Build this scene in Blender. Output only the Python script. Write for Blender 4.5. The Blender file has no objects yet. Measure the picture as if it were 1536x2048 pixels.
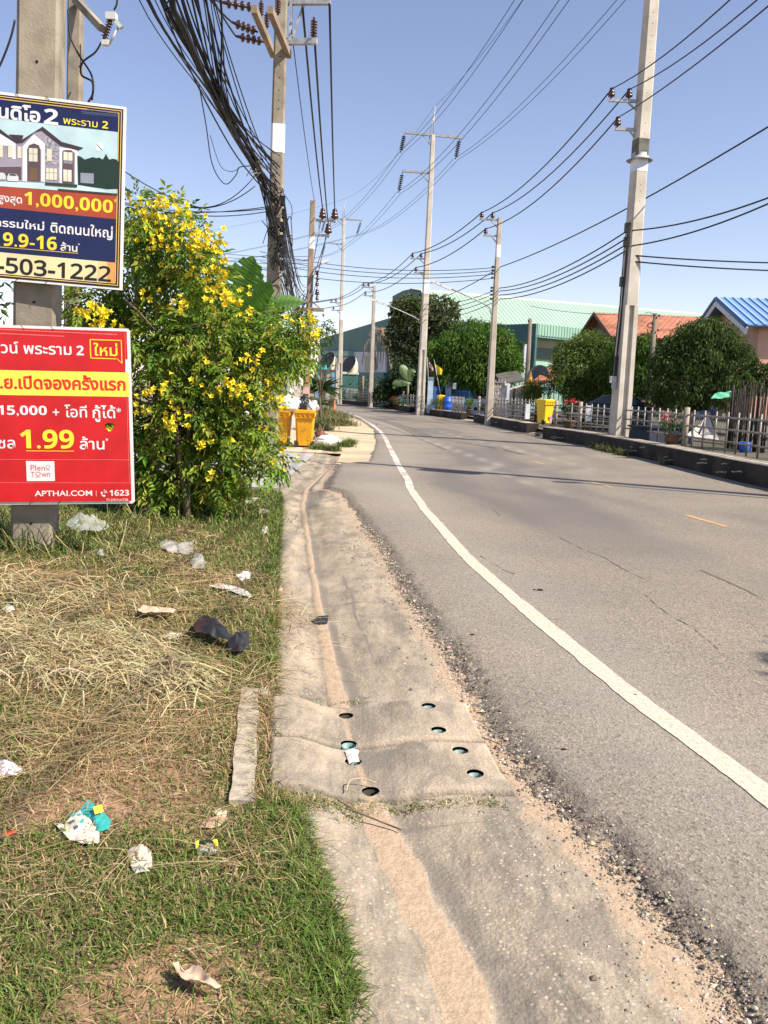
import bpy, math, random
import numpy as np
from mathutils import Vector, Matrix
SC = bpy.context.scene
COL = SC.collection
R = math.radians
# ---------------------------------------------------------------- camera
FPX, CAMZ = 1640.0, 1.7
PITCH, ROLL = math.atan((1024 - 780) / FPX), 0.038
cam = bpy.data.cameras.new('camera')
cam.sensor_fit = 'VERTICAL'; cam.sensor_height = 24.0; cam.lens = 24.0 * FPX / 2048
cam.clip_start = 0.05; cam.clip_end = 5000
camo = bpy.data.objects.new('camera', cam); COL.objects.link(camo)
CM = Matrix.Rotation(math.pi / 2 - PITCH, 3, 'X') @ Matrix.Rotation(ROLL, 3, 'Z')
camo.matrix_world = Matrix.Translation((0, 0, CAMZ)) @ CM.to_4x4()
SC.camera = camo
# ---------------------------------------------------------------- light
SUN_EL, SUN_AZ = R(45), R(-25)          # azimuth from +X, counter-clockwise
SUND = Vector((math.cos(SUN_EL) * math.cos(SUN_AZ), math.cos(SUN_EL) * math.sin(SUN_AZ), math.sin(SUN_EL)))
W = bpy.data.worlds.new('World'); SC.world = W; W.use_nodes = True
nt = W.node_tree
sky = nt.nodes.new('ShaderNodeTexSky'); sky.sky_type = 'NISHITA'; sky.sun_disc = False
sky.sun_elevation = SUN_EL; sky.sun_rotation = math.atan2(SUND.x, SUND.y)
sky.air_density = 1.0; sky.dust_density = 0.3; sky.ozone_density = 1.5; sky.altitude = 0
bg = nt.nodes['Background']; bg.inputs[1].default_value = 0.116
tint = nt.nodes.new('ShaderNodeMix'); tint.data_type = 'RGBA'; tint.blend_type = 'MULTIPLY'; tint.inputs[0].default_value = 1
tint.inputs[7].default_value = (1.05, 0.885, 0.895, 1)          # milky dry-season air: less cyan than a clear sky
nt.links.new(sky.outputs[0], tint.inputs[6]); nt.links.new(tint.outputs[2], bg.inputs[0])
sl = bpy.data.lights.new('sun', 'SUN'); sl.energy = 5.0; sl.angle = R(0.55); sl.color = (1.0, 0.90, 0.75)
so = bpy.data.objects.new('sun', sl); COL.objects.link(so)
so.rotation_euler = SUND.to_track_quat('Z', 'Y').to_euler()
SC.view_settings.view_transform = 'Standard'; SC.view_settings.look = 'None'
SC.view_settings.exposure = 0.80; SC.view_settings.gamma = 1.0; SC.view_settings.use_curve_mapping = False
SC.render.engine = 'CYCLES'
SC.cycles.use_denoising = True; SC.cycles.max_bounces = 6; SC.cycles.transparent_max_bounces = 8
# ---------------------------------------------------------------- helpers
def ray(u, v):
    return CM @ Vector(((u - 768) / FPX, -(v - 1024) / FPX, -1.0))
def A(u, v, y):                       # the point at distance y on the line of sight of a measured photo point
    d = ray(u, v); t = y / d.y
    return Vector((d.x * t, y, CAMZ + d.z * t))
def G(u, v, z=0.0):                   # the same, where it meets height z
    d = ray(u, v); t = (z - CAMZ) / d.z
    return Vector((d.x * t, d.y * t, z))
def rng(s): return np.random.default_rng(s)
def _hash(ix, iy, s):
    n = (ix.astype(np.int64) * 374761393 + iy.astype(np.int64) * 668265263 + s * 982451653) & 0x7fffffff
    n = ((n ^ (n >> 13)) * 1274126177) & 0x7fffffff
    return ((n ^ (n >> 16)) & 0xffff) / 65535.0
def vnoise(x, y, sc=1.0, s=0, octv=1):
    x = np.asarray(x, float); y = np.asarray(y, float); out = 0; a = 1.0; tot = 0
    for k in range(octv):
        X = x / sc * 2 ** k; Y = y / sc * 2 ** k
        ix = np.floor(X); iy = np.floor(Y); fx = X - ix; fy = Y - iy
        fx = fx * fx * (3 - 2 * fx); fy = fy * fy * (3 - 2 * fy)
        a00 = _hash(ix, iy, s + k); a10 = _hash(ix + 1, iy, s + k); a01 = _hash(ix, iy + 1, s + k); a11 = _hash(ix + 1, iy + 1, s + k)
        out = out + a * ((a00 * (1 - fx) + a10 * fx) * (1 - fy) + (a01 * (1 - fx) + a11 * fx) * fy)
        tot += a; a *= 0.5
    return out / tot
def sstep(a, b, x):
    t = np.clip((np.asarray(x, float) - a) / (b - a), 0, 1); return t * t * (3 - 2 * t)
# ---- materials
MATS = {}
def mat(name, col, rough=0.7, var=0.0, vs=4.0, bump=0.0, bs=60.0, metal=0.0, spec=0.4, col2=None, trans=0.0, alpha=1.0, attr=None, stretch=None, det=4):
    if name in MATS: return MATS[name]
    m = bpy.data.materials.new(name); m.use_nodes = True; n = m.node_tree; L = n.links
    b = n.nodes['Principled BSDF']
    b.inputs['Roughness'].default_value = rough; b.inputs['Metallic'].default_value = metal
    b.inputs['Specular IOR Level'].default_value = spec
    b.inputs['Base Color'].default_value = (*col, 1)
    tc = n.nodes.new('ShaderNodeTexCoord'); src = tc.outputs['Object']
    if stretch:
        mp = n.nodes.new('ShaderNodeMapping'); mp.inputs['Scale'].default_value = stretch
        L.new(src, mp.inputs[0]); src = mp.outputs[0]
    cs = None
    if attr:
        at = n.nodes.new('ShaderNodeAttribute'); at.attribute_name = attr; cs = at.outputs['Color']
    if var or col2:
        no = n.nodes.new('ShaderNodeTexNoise'); no.inputs['Scale'].default_value = vs; no.inputs['Detail'].default_value = det
        L.new(src, no.inputs['Vector'])
        rp = n.nodes.new('ShaderNodeValToRGB')
        c2 = col2 or tuple(max(0, c * (1 - var)) for c in col)
        c1 = col if col2 else tuple(min(1, c * (1 + var)) for c in col)
        rp.color_ramp.elements[0].color = (*c2, 1); rp.color_ramp.elements[1].color = (*c1, 1)
        rp.color_ramp.elements[0].position = 0.36; rp.color_ramp.elements[1].position = 0.62
        L.new(no.outputs['Fac'], rp.inputs[0]); cs2 = rp.outputs[0]
        if cs is not None:
            mx = n.nodes.new('ShaderNodeMix'); mx.data_type = 'RGBA'; mx.blend_type = 'MULTIPLY'; mx.inputs[0].default_value = 1
            L.new(cs, mx.inputs[6]); L.new(cs2, mx.inputs[7]); cs = mx.outputs[2]
        else: cs = cs2
    if cs is not None: L.new(cs, b.inputs['Base Color'])
    if bump:
        nb = n.nodes.new('ShaderNodeTexNoise'); nb.inputs['Scale'].default_value = bs; nb.inputs['Detail'].default_value = 5
        L.new(src, nb.inputs['Vector'])
        bp = n.nodes.new('ShaderNodeBump'); bp.inputs['Strength'].default_value = bump; bp.inputs['Distance'].default_value = 0.02
        L.new(nb.outputs['Fac'], bp.inputs['Height']); L.new(bp.outputs[0], b.inputs['Normal'])
    out = n.nodes['Material Output']
    if trans:
        tr = n.nodes.new('ShaderNodeBsdfTranslucent'); ms = n.nodes.new('ShaderNodeMixShader'); ms.inputs[0].default_value = trans
        if cs is not None: L.new(cs, tr.inputs[0])
        else: tr.inputs[0].default_value = (*col, 1)
        L.new(b.outputs[0], ms.inputs[1]); L.new(tr.outputs[0], ms.inputs[2]); L.new(ms.outputs[0], out.inputs[0])
    if alpha < 1: b.inputs['Alpha'].default_value = alpha
    MATS[name] = m; return m
# ---- mesh builder
class MB:
    def __init__(s): s.v = []; s.f = []; s.m = []; s.sm = []
    def add(s, v, f, mi=0, smooth=False):
        o = len(s.v); s.v.extend([tuple(p) for p in v])
        for q in f: s.f.append(tuple(i + o for i in q)); s.m.append(mi); s.sm.append(smooth)
    def box(s, c, size, mi=0, M=None, taper=1.0):
        x, y, z = [k / 2 for k in size]; v = []
        for dz in (-z, z):
            k = taper if dz > 0 else 1.0
            for dx, dy in ((-x, -y), (x, -y), (x, y), (-x, y)):
                p = Vector((dx * k, dy * k, dz))
                if M is not None: p = M @ p
                v.append(p + Vector(c))
        s.add(v, [(3, 2, 1, 0), (4, 5, 6, 7), (0, 1, 5, 4), (1, 2, 6, 5), (2, 3, 7, 6), (3, 0, 4, 7)], mi)
    def beam(s, a, b, w, h, mi=0, up=(0, 0, 1)):
        a = Vector(a); b = Vector(b); d = (b - a).normalized(); sd = d.cross(Vector(up))
        if sd.length < 1e-4: sd = d.cross(Vector((1, 0, 0)))
        sd.normalize(); uu = sd.cross(d)
        v = [p + sd * i * w / 2 + uu * j * h / 2 for p in (a, b) for i, j in ((-1, -1), (1, -1), (1, 1), (-1, 1))]
        s.add(v, [(0, 1, 2, 3), (7, 6, 5, 4), (0, 4, 5, 1), (1, 5, 6, 2), (2, 6, 7, 3), (3, 7, 4, 0)], mi)
    def tube(s, pts, r, n=6, mi=0, cap=True, smooth=True):
        pts = [Vector(p) for p in pts]; k = len(pts)
        rr = r if isinstance(r, (list, tuple)) else [r] * k
        v = []; ref = None
        for i, p in enumerate(pts):
            d = (pts[min(i + 1, k - 1)] - pts[max(i - 1, 0)])
            d = d.normalized() if d.length > 1e-9 else Vector((0, 0, 1))
            if ref is None: ref = d.cross(Vector((0.0, 0.3, 1))) if abs(d.z) < .9 else d.cross(Vector((1, 0, 0)))
            sd = (ref - d * ref.dot(d)).normalized(); ref = sd; up = d.cross(sd)
            for j in range(n):
                a = 2 * math.pi * j / n; v.append(p + (sd * math.cos(a) + up * math.sin(a)) * rr[i])
        f = [(i * n + j, i * n + (j + 1) % n, (i + 1) * n + (j + 1) % n, (i + 1) * n + j) for i in range(k - 1) for j in range(n)]
        if cap: f += [tuple(range(n - 1, -1, -1)), tuple((k - 1) * n + j for j in range(n))]
        s.add(v, f, mi, smooth)
    def lathe(s, prof, c=(0, 0, 0), n=12, mi=0, M=None, smooth=True, cap=True):
        v = []
        for r, z in prof:
            for j in range(n):
                a = 2 * math.pi * j / n; p = Vector((r * math.cos(a), r * math.sin(a), z))
                if M is not None: p = M @ p
                v.append(p + Vector(c))
        k = len(prof)
        f = [(i * n + j, i * n + (j + 1) % n, (i + 1) * n + (j + 1) % n, (i + 1) * n + j) for i in range(k - 1) for j in range(n)]
        if cap: f += [tuple(range(n - 1, -1, -1)), tuple((k - 1) * n + j for j in range(n))]
        s.add(v, f, mi, smooth)
    def poly(s, pts, mi=0): s.add(pts, [tuple(range(len(pts)))], mi)
    def slab(s, pts, off, mi=0):           # an outline swept by a vector: a solid prism
        pts = [Vector(p) for p in pts]; k = len(pts); o = Vector(off)
        f = [tuple(range(k - 1, -1, -1)), tuple(range(k, 2 * k))] + [(i, (i + 1) % k, k + (i + 1) % k, k + i) for i in range(k)]
        s.add(pts + [p + o for p in pts], f, mi)
    def build(s, name, mats, parent=None, org=(0, 0, 0)):
        me = bpy.data.meshes.new(name); o = Vector(org)
        me.from_pydata([(p[0] - o.x, p[1] - o.y, p[2] - o.z) for p in s.v], [], s.f)
        for mt in (mats if isinstance(mats, (list, tuple)) else [mats]): me.materials.append(mt)
        me.polygons.foreach_set('material_index', s.m); me.polygons.foreach_set('use_smooth', s.sm)
        me.update()
        ob = bpy.data.objects.new(name, me); COL.objects.link(ob)
        if parent is not None: ob.parent = parent
        else: ob.location = o
        return ob
def np_mesh(name, V, F, mats, parent=None, org=(0, 0, 0), cols=None, smooth=False, attrs=None, mi=None):
    me = bpy.data.meshes.new(name); V = np.asarray(V, np.float32) - np.array(org, np.float32); F = np.asarray(F, np.int32)
    k = F.shape[1]
    me.vertices.add(len(V)); me.vertices.foreach_set('co', V.ravel())
    me.loops.add(F.size); me.loops.foreach_set('vertex_index', F.ravel())
    me.polygons.add(len(F)); me.polygons.foreach_set('loop_start', np.arange(0, F.size, k, dtype=np.int32))
    me.polygons.foreach_set('use_smooth', np.full(len(F), smooth))
    for mt in (mats if isinstance(mats, (list, tuple)) else [mats]): me.materials.append(mt)
    if mi is not None: me.polygons.foreach_set('material_index', np.asarray(mi, np.int32))
    if cols is not None:
        a = me.color_attributes.new('Col', 'FLOAT_COLOR', 'POINT'); c = np.ones((len(V), 4), np.float32); c[:, :3] = cols
        a.data.foreach_set('color', c.ravel())
    for nm, arr in (attrs or {}).items():
        a = me.attributes.new(nm, 'FLOAT', 'POINT'); a.data.foreach_set('value', np.asarray(arr, np.float32).ravel())
    me.update(calc_edges=True); me.validate()
    ob = bpy.data.objects.new(name, me); COL.objects.link(ob)
    if parent is not None: ob.parent = parent
    else: ob.location = org
    return ob
def tag(o, label, cat, group=None, kind=None):
    if label: o['label'] = label
    if cat: o['category'] = cat
    if group: o['group'] = group
    if kind: o['kind'] = kind
    return o
def thing(name, label, cat, loc=(0, 0, 0), rz=0.0, group=None):
    o = bpy.data.objects.new(name, None); COL.objects.link(o)
    o.location = loc; o.rotation_euler = (0, 0, rz); o.empty_display_size = .2
    return tag(o, label, cat, group)
def copy_thing(src, loc, rz=None, label=None, scale=None):
    def rec(o, par):
        c = o.copy(); COL.objects.link(c); c.parent = par
        for ch in o.children: rec(ch, c)
        return c
    kids = list(src.children); c = src.copy(); COL.objects.link(c)
    for ch in kids: rec(ch, c)
    c.location = loc
    if rz is not None: c.rotation_euler = (0, 0, rz)
    if scale: c.scale = scale
    if label: c['label'] = label
    return c
def sag(a, b, s, n=14):
    a = Vector(a); b = Vector(b)
    return [a.lerp(b, i / n) - Vector((0, 0, 4 * s * (i / n) * (1 - i / n))) for i in range(n + 1)]
def grid_faces(nr, nc):
    i = np.arange(nr - 1)[:, None]; j = np.arange(nc - 1)[None, :]
    a = i * nc + j
    return np.stack([a, a + 1, a + nc + 1, a + nc], -1).reshape(-1, 4)
# ---- foliage
def leaf_np(P, D, N, L, Wd, fold=0.18, droop=0.15):
    n = len(P); B = np.cross(D, N); B /= np.linalg.norm(B, axis=1, keepdims=True) + 1e-9
    L = L[:, None]; Wd = Wd[:, None]
    v = np.stack([P, P + .42 * L * D + .5 * Wd * B + fold * Wd * N, P + L * D - droop * L * N, P + .42 * L * D - .5 * Wd * B + fold * Wd * N], 1)
    b = np.arange(n)[:, None] * 4
    f = np.stack([b + np.array([[0, 1, 2]]), b + np.array([[0, 2, 3]])], 1).reshape(-1, 3)
    return v.reshape(-1, 3), f
def unit(x): return x / (np.linalg.norm(x, axis=-1, keepdims=True) + 1e-9)
def pick(r, pal, n, jit=0.18):
    pal = np.array(pal); c = pal[r.integers(0, len(pal), n)]
    return np.clip(c * (1 + jit * r.normal(size=(n, 1))) * (1 + .06 * r.normal(size=(n, 3))), 0.004, 1)
def clump_points(r, cl, dens, inner=.5):
    P = []; O = []
    for c, rad in cl:
        n = max(6, int(dens * rad * rad)); d = unit(r.normal(size=(n, 3)))
        rr = rad * (inner + (1 - inner) * r.random((n, 1)) ** .6)
        lump = 1 + .22 * (vnoise(d[:, 0] * 3 + c[0] * 7, d[:, 2] * 3 + d[:, 1] * 2, .8, 5)[:, None] - .5) * 2
        P.append(np.array(c)[None] + d * rr * lump * np.array([[1, 1, .9]])); O.append(d)
    return np.concatenate(P), np.concatenate(O)
LEAF = mat('leaf', (1, 1, 1), rough=.55, attr='Col', trans=.34, spec=.22)
def leaves(name, parent, org, cl, dens, L, Wd, pal, seed, down=.6, inner=.5, jit=.2, m=None, droop=.15):
    r = rng(seed); P, O = clump_points(r, cl, dens, inner); n = len(P)
    D = unit(O * .6 + r.normal(size=(n, 3)) * .55 + np.array([[0, 0, -down]]))
    N = unit(O * .5 + np.array([[0, 0, .8]]) + r.normal(size=(n, 3)) * .35)
    N = unit(N - D * np.sum(N * D, 1, keepdims=True))
    V, F = leaf_np(P, D, N, L * (.6 + .8 * r.random(n)), Wd * (.7 + .6 * r.random(n)), droop=droop)
    sc = L * 4.5; tone = .62 + .8 * vnoise(P[:, 0] + P[:, 1] * .6 + 50, P[:, 2] + P[:, 1] * .5 + 50, sc, seed, 2)     # branches of older and younger leaves
    return np_mesh(name, V, F, m or LEAF, parent, org, cols=np.repeat(np.clip(pick(r, pal, n, jit) * tone[:, None], .004, 1), 4, 0))
def pclumps(lst, depth, dj, seed, back=True):       # clumps measured on the photo, given real depth and radius
    r = rng(seed); out = []
    for u, v, rp in lst:
        for s in ((-.5, .5) if back else (0,)):
            y = depth + s * dj + r.normal() * dj * .25
            out.append((tuple(A(u + r.normal() * rp * .15, v + r.normal() * rp * .1, y)), rp * depth / FPX * (.9 + .2 * r.random())))
    return out
def limbs(mb, base, targets, r0, seed, mi=0, fork=.45):
    r = random.Random(seed); base = Vector(base)
    top = base.lerp(sum((Vector(t) for t in targets), Vector()) / len(targets), fork)
    mid = base.lerp(top, .5) + Vector((r.uniform(-.1, .1), r.uniform(-.1, .1), 0)) * r0 * 6
    mb.tube([base - Vector((0, 0, .1)), base + Vector((0, 0, .02)), mid, top], [r0 * 1.35, r0 * 1.15, r0 * .85, r0 * .65], 9, mi)
    for t in targets:
        t = Vector(t); m2 = top.lerp(t, .5) + Vector((r.uniform(-.2, .2), r.uniform(-.2, .2), r.uniform(0, .3))) * (t - top).length * .3
        mb.tube([top - (t - top) * .03, m2, t], [r0 * .5, r0 * .32, r0 * .1], 6, mi)
# ================================================================ GROUND, ROAD, GUTTER
LE = np.array([(1.42, -4), (1.2, .6), (1.04, 2.04), (.98, 2.35), (.90, 2.67), (.81, 3.04), (.68, 3.45), (.55, 4.12), (.41, 5.27), (.16, 6.9), (-.09, 8.92), (-.48, 11.49), (-.74, 13.3), (-1.07, 13.9), (-1.13, 18.3), (-.5, 19.1), (-.43, 25.4), (-.68, 34.9), (-1.66, 45.6), (-3.03, 55.3)])
RE = np.array([(8.6, -4), (8.4, 1), (8.15, 10), (7.9, 16.9), (7.7, 20), (7.58, 23.5), (7.35, 28.6), (6.85, 34.5), (6.37, 38.5), (5.5, 48.5), (5.0, 54.4), (4.7, 56.5)])
def Lx(y): return np.interp(y, LE[:, 1], LE[:, 0])
def Rx_(y): return np.interp(y, RE[:, 1], RE[:, 0])
def Lraw(y): return Lx(y) + .05 * (vnoise(np.asarray(y, float), 0 * np.asarray(y, float), .35, 11, 3) - .5) + .035 * (vnoise(np.asarray(y, float), 3 + 0 * np.asarray(y, float), .07, 12) - .5)
GL = np.array([(.12, .6), (-.02, 1.99), (-.08, 2.29), (-.23, 2.83), (-.32, 3.11), (-.44, 3.27), (-.57, 4.28), (-.75, 5.71), (-1.10, 8.43), (-1.57, 12.25), (-1.77, 13.44), (-1.85, 22)])
GC = np.array([(.45, .6), (.29, 2.18), (.19, 2.55), (.09, 2.92), (-.01, 3.26), (-.12, 3.81), (-.21, 4.4), (-.40, 5.76), (-.69, 8.0), (-1.2, 12.0), (-1.34, 14), (-1.22, 18), (-1.2, 22)])
def gLx(y): return np.interp(y, GL[:, 1], GL[:, 0])
def gCx(y): return np.interp(y, GC[:, 1], GC[:, 0])
ROADZ = 0.05
def road_mat():
    m = bpy.data.materials.new('asphalt'); m.use_nodes = True; n = m.node_tree; L = n.links; b = n.nodes['Principled BSDF']
    b.inputs['Roughness'].default_value = .85; b.inputs['Specular IOR Level'].default_value = .3
    tc = n.nodes.new('ShaderNodeTexCoord')
    def noise(sc, det=3, st=None):
        x = n.nodes.new('ShaderNodeTexNoise'); x.inputs['Scale'].default_value = sc; x.inputs['Detail'].default_value = det
        if st:
            mp = n.nodes.new('ShaderNodeMapping'); mp.inputs['Scale'].default_value = st; L.new(tc.outputs['Object'], mp.inputs[0]); L.new(mp.outputs[0], x.inputs['Vector'])
        else: L.new(tc.outputs['Object'], x.inputs['Vector'])
        return x.outputs['Fac']
    def ramp(f, *st):
        r = n.nodes.new('ShaderNodeValToRGB'); L.new(f, r.inputs[0]); e = r.color_ramp.elements
        while len(e) < len(st): e.new(.5)
        for q, (p, c) in zip(e, st): q.position = p; q.color = (*c, 1)
        return r.outputs[0]
    def mix(f, a, b2, mode='MIX'):
        x = n.nodes.new('ShaderNodeMix'); x.data_type = 'RGBA'; x.blend_type = mode
        if isinstance(f, float): x.inputs[0].default_value = f
        else: L.new(f, x.inputs[0])
        L.new(a, x.inputs[6]); L.new(b2, x.inputs[7]); return x.outputs[2]
    def attr(k):
        x = n.nodes.new('ShaderNodeAttribute'); x.attribute_name = k; return x.outputs['Fac']
    vo = n.nodes.new('ShaderNodeTexVoronoi'); vo.inputs['Scale'].default_value = 95; L.new(tc.outputs['Object'], vo.inputs['Vector'])
    agg = ramp(vo.outputs['Color'], (.08, (.105, .087, .066)), (.4, (.232, .203, .168)), (.75, (.276, .241, .202)), (.96, (.41, .365, .315)))
    big = ramp(noise(.55, 5), (.3, (.80, .80, .82)), (.7, (1.10, 1.07, 1.02)))
    fine = ramp(noise(260, 2), (.3, (.72, .72, .72)), (.65, (1.12, 1.12, 1.12)))
    c = mix(1.0, mix(1.0, agg, big, 'MULTIPLY'), fine, 'MULTIPLY')
    vo2 = n.nodes.new('ShaderNodeTexVoronoi'); vo2.inputs['Scale'].default_value = 55; L.new(tc.outputs['Object'], vo2.inputs['Vector'])
    rub = ramp(vo2.outputs['Color'], (.1, (.04, .031, .023)), (.4, (.145, .118, .09)), (.85, (.27, .225, .18)), (.98, (.5, .45, .38)))
    c = mix(attr('edge'), c, rub)
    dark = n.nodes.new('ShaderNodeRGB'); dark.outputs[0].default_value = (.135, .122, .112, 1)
    c = mix(attr('wear_shade'), c, dark.outputs[0])
    lite = n.nodes.new('ShaderNodeRGB'); lite.outputs[0].default_value = (.46, .42, .37, 1)
    c = mix(attr('dust'), c, lite.outputs[0])
    L.new(c, b.inputs['Base Color'])
    ad = n.nodes.new('ShaderNodeMath'); ad.operation = 'ADD'; L.new(vo.outputs['Distance'], ad.inputs[0]); L.new(noise(160, 4), ad.inputs[1])
    bp = n.nodes.new('ShaderNodeBump'); bp.inputs['Strength'].default_value = .38; bp.inputs['Distance'].default_value = .008
    L.new(ad.outputs[0], bp.inputs['Height']); L.new(bp.outputs[0], b.inputs['Normal'])
    return m
ASPH = road_mat()
def build_road():
    ys = np.concatenate([np.arange(-4, 1.4, .3), np.arange(1.4, 5.5, .02), np.arange(5.5, 10, .05), np.arange(10, 20, .1), np.arange(20, 55.3, .5)])
    e = np.concatenate([[-.04, -.015], np.arange(0, .3, .018), [.32, .36, .42, .5, .6, .75], np.arange(.95, 10, .22)])
    far = [((-3.03, 55.3), (4.7, 56.5)), ((-5.5, 66), (2.9, 72.0)), ((-9, 77), (-.5, 82)), ((-14, 88), (-7, 95)), ((-25, 105), (-19, 112)), ((-60, 130), (-55, 142))]
    rows = []
    for y in ys: rows.append((Lraw(y), y, Rx_(y) + .1, y))
    for k in range(len(far) - 1):
        for t in np.linspace(0, 1, 12)[1:]:
            a, b2 = [np.array(far[k][i]) * (1 - t) + np.array(far[k + 1][i]) * t for i in (0, 1)]
            rows.append((a[0], a[1], b2[0], b2[1]))
    rows = np.array(rows, float); wid = np.hypot(rows[:, 2] - rows[:, 0], rows[:, 3] - rows[:, 1])
    E = e[None, :] * np.ones((len(rows), 1)); E = np.minimum(E, wid[:, None]); t = E / wid[:, None]
    X = rows[:, 0:1] * (1 - t) + rows[:, 2:3] * t; Y = rows[:, 1:2] * (1 - t) + rows[:, 3:4] * t
    edge = (1 - sstep(.02, .24, E + .2 * (vnoise(X, Y, .22, 31, 3) - .5))) * (.55 + .45 * sstep(.3, .55, vnoise(X, Y, .5, 37, 3)))
    Z = ROADZ * sstep(-.03, .2, E) - .045 * (E < -.02) + edge * (.03 * (vnoise(X, Y, .07, 3) - .5) + .034 * (vnoise(X, Y, .024, 4) - .5)) - .01 * edge
    st = np.concatenate([[0], np.cumsum(np.hypot(np.diff(rows[:, 0]), np.diff(rows[:, 1])))])[:, None] * np.ones_like(E)
    wear_shade = np.zeros_like(E)
    for c, s, a in ((2.35, .3, .8), (3.6, .32, .75), (4.6, .3, .45), (5.9, .3, .45), (2.9, .8, .5)):
        c2 = c + .5 * (vnoise(st, 0 * st, 9, 17) - .5)
        wear_shade += a * np.exp(-((E - c2) / s) ** 2) * (.1 + 1.3 * sstep(.3, .7, vnoise(st, E * 3, 4.5, 9, 3)))
    wear_shade *= sstep(5.5, 12, Y)
    wear_shade += .5 * np.exp(-(((X - 1.35) / .55) ** 2 + ((Y - 14.9) / .7) ** 2)) * (.4 + vnoise(X, Y, .3, 44, 2))
    wear_shade += .45 * np.exp(-(((X + .3) / 1.0) ** 2 + ((Y - 18.3) / .6) ** 2)) + .3 * np.exp(-(((X - 1.2) / .18) ** 2 + ((Y - 3.62) / .09) ** 2)) + .22 * np.exp(-(((X - 1.1) / .1) ** 2 + ((Y - 4.25) / .07) ** 2))  # first blob paints a stain and the pole's shadow tip as one
    dust = .3 * np.exp(-((E - .9) / .6) ** 2) * vnoise(st, E * 2, 2.5, 23, 3) + .35 * np.exp(-((wid[:, None] - E) / .35) ** 2)
    q = np.abs(E - (3.4 + .35 * np.sin(st * .13) - (st - 22) * .12)); dust += .35 * np.exp(-(q / .09) ** 2) * sstep(16, 22, st) * (1 - sstep(30, 42, st))
    q = np.abs(E - (5.0 - (st - 26) * .16)); dust += .3 * np.exp(-(q / .07) ** 2) * sstep(20, 26, st) * (1 - sstep(36, 46, st))
    V = np.stack([X, Y, Z], -1).reshape(-1, 3)
    o = np_mesh('road', V, grid_faces(*E.shape), ASPH, smooth=True, attrs={'edge': edge, 'wear_shade': np.clip(wear_shade, 0, .85), 'dust': np.clip(dust, 0, .6)})
    tag(o, None, None, kind='structure')
build_road()
def strip(name, pts, w, z, m, seed=0, rag=.011, step=.02):
    P = np.array([(p[0], p[1]) for p in pts], float); s = np.concatenate([[0], np.cumsum(np.hypot(*np.diff(P, axis=0).T))])
    n = max(2, int(s[-1] / step)); t = np.linspace(0, s[-1], min(n, 1500))
    x = np.interp(t, s, P[:, 0]); y = np.interp(t, s, P[:, 1])
    k = 9 if len(t) > 40 else 1
    if k > 1:
        ker = np.ones(k) / k; x[4:-4] = np.convolve(x, ker, 'valid'); y[4:-4] = np.convolve(y, ker, 'valid')
    dx = np.gradient(x); dy = np.gradient(y); ln = np.hypot(dx, dy) + 1e-9; nx, ny = -dy / ln, dx / ln
    ww = np.interp(t, s, w) if hasattr(w, '__len__') else w
    V = []
    for sd in (1, -1):
        o = sd * ww / 2 + rag * 2 * (vnoise(t, 0 * t + sd, .12, seed, 3) - .5) + rag * 1.6 * (vnoise(t, 0 * t + sd, .8, seed + 7) - .5)
        V.append(np.stack([x + nx * o, y + ny * o, np.full_like(x, z)], -1))
    V = np.stack(V, 1).reshape(-1, 3)
    return np_mesh(name, V, grid_faces(len(t), 2), m)
PAINT = mat('white_road_paint', (.60, .55, .445), .65, col2=(.44, .395, .315), vs=38, bump=.35, bs=110, det=6)
PAINTW = mat('worn_road_paint', (.66, .62, .54), .7, col2=(.32, .29, .26), vs=2.2, bump=.2, bs=60, det=8)
ORANGE = mat('faded_orange_paint', (.50, .30, .13), .7, col2=(.30, .235, .18), vs=5, det=8)
lp = [G((a + b) / 2, v, ROADZ) for v, a, b in ((1700, 1634, 1740), (1599, 1505, 1580), (1563, 1459, 1536), (1485, 1357, 1423.5), (1401, 1238, 1314), (1341, 1172, 1229), (1233, 1045, 1092), (1131, 936, 968), (1088, 894, 924.7), (1017, 835.6, 861), (976, 811, 829))]
lp = [Vector((1.95, 1.2, 0)), Vector((1.9, 2.2, 0))] + lp[1:]
lw = [.145] * 6 + [.14] * 3 + [.135] * 4
tag(strip('road_line', lp, lw[:len(lp)], ROADZ + .004, PAINT, 3), None, None, kind='structure')
lp2 = [lp[-1]] + [G(u, v, ROADZ) for u, v in ((816, 960), (797, 930), (789, 914), (771, 878), (760, 862), (742, 848), (718, 834), (700, 827))]
tag(strip('road_line', lp2, .14, ROADZ + .004, PAINTW, 9), None, None, kind='structure')
rl = [(RE[k][0] - .16, RE[k][1]) for k in range(1, 10)]
tag(strip('road_line', rl, .12, ROADZ + .004, mat('cream_road_paint', (.62, .53, .40), .7, col2=(.42, .36, .29), vs=1.5, det=6), 5, step=.08), None, None, kind='structure')
for a, b in (((1372, 1030), (1453, 1054)), ((1178, 963), (1226, 975)), ((1063, 922), (1090, 929)), ((990, 897), (1006, 901)), ((1700, 1120), (1860, 1170))):
    tag(strip('road_dash', [G(*a, ROADZ), G(*b, ROADZ)], .11, ROADZ + .004, ORANGE, 8, rag=.012), None, None, kind='structure')
CRK = mat('crack_tar', (.145, .125, .105), .95)
for cp_ in (((960, 1112), (985, 1126), (1008, 1140), (1030, 1148)), ((1120, 1075), (1165, 1098), (1215, 1118), (1250, 1140), (1290, 1160)), ((1290, 1190), (1330, 1225), (1385, 1255), (1440, 1300)), ((960, 1010), (985, 1018), (1000, 1030), (992, 1042)), ((1400, 1140), (1460, 1165), (1530, 1200))):
    tag(strip('road_crack', [G(u, v, ROADZ) for u, v in cp_], .004, ROADZ + .0035, CRK, int(cp_[0][0]), rag=.02, step=.012), None, None, kind='structure')
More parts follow.
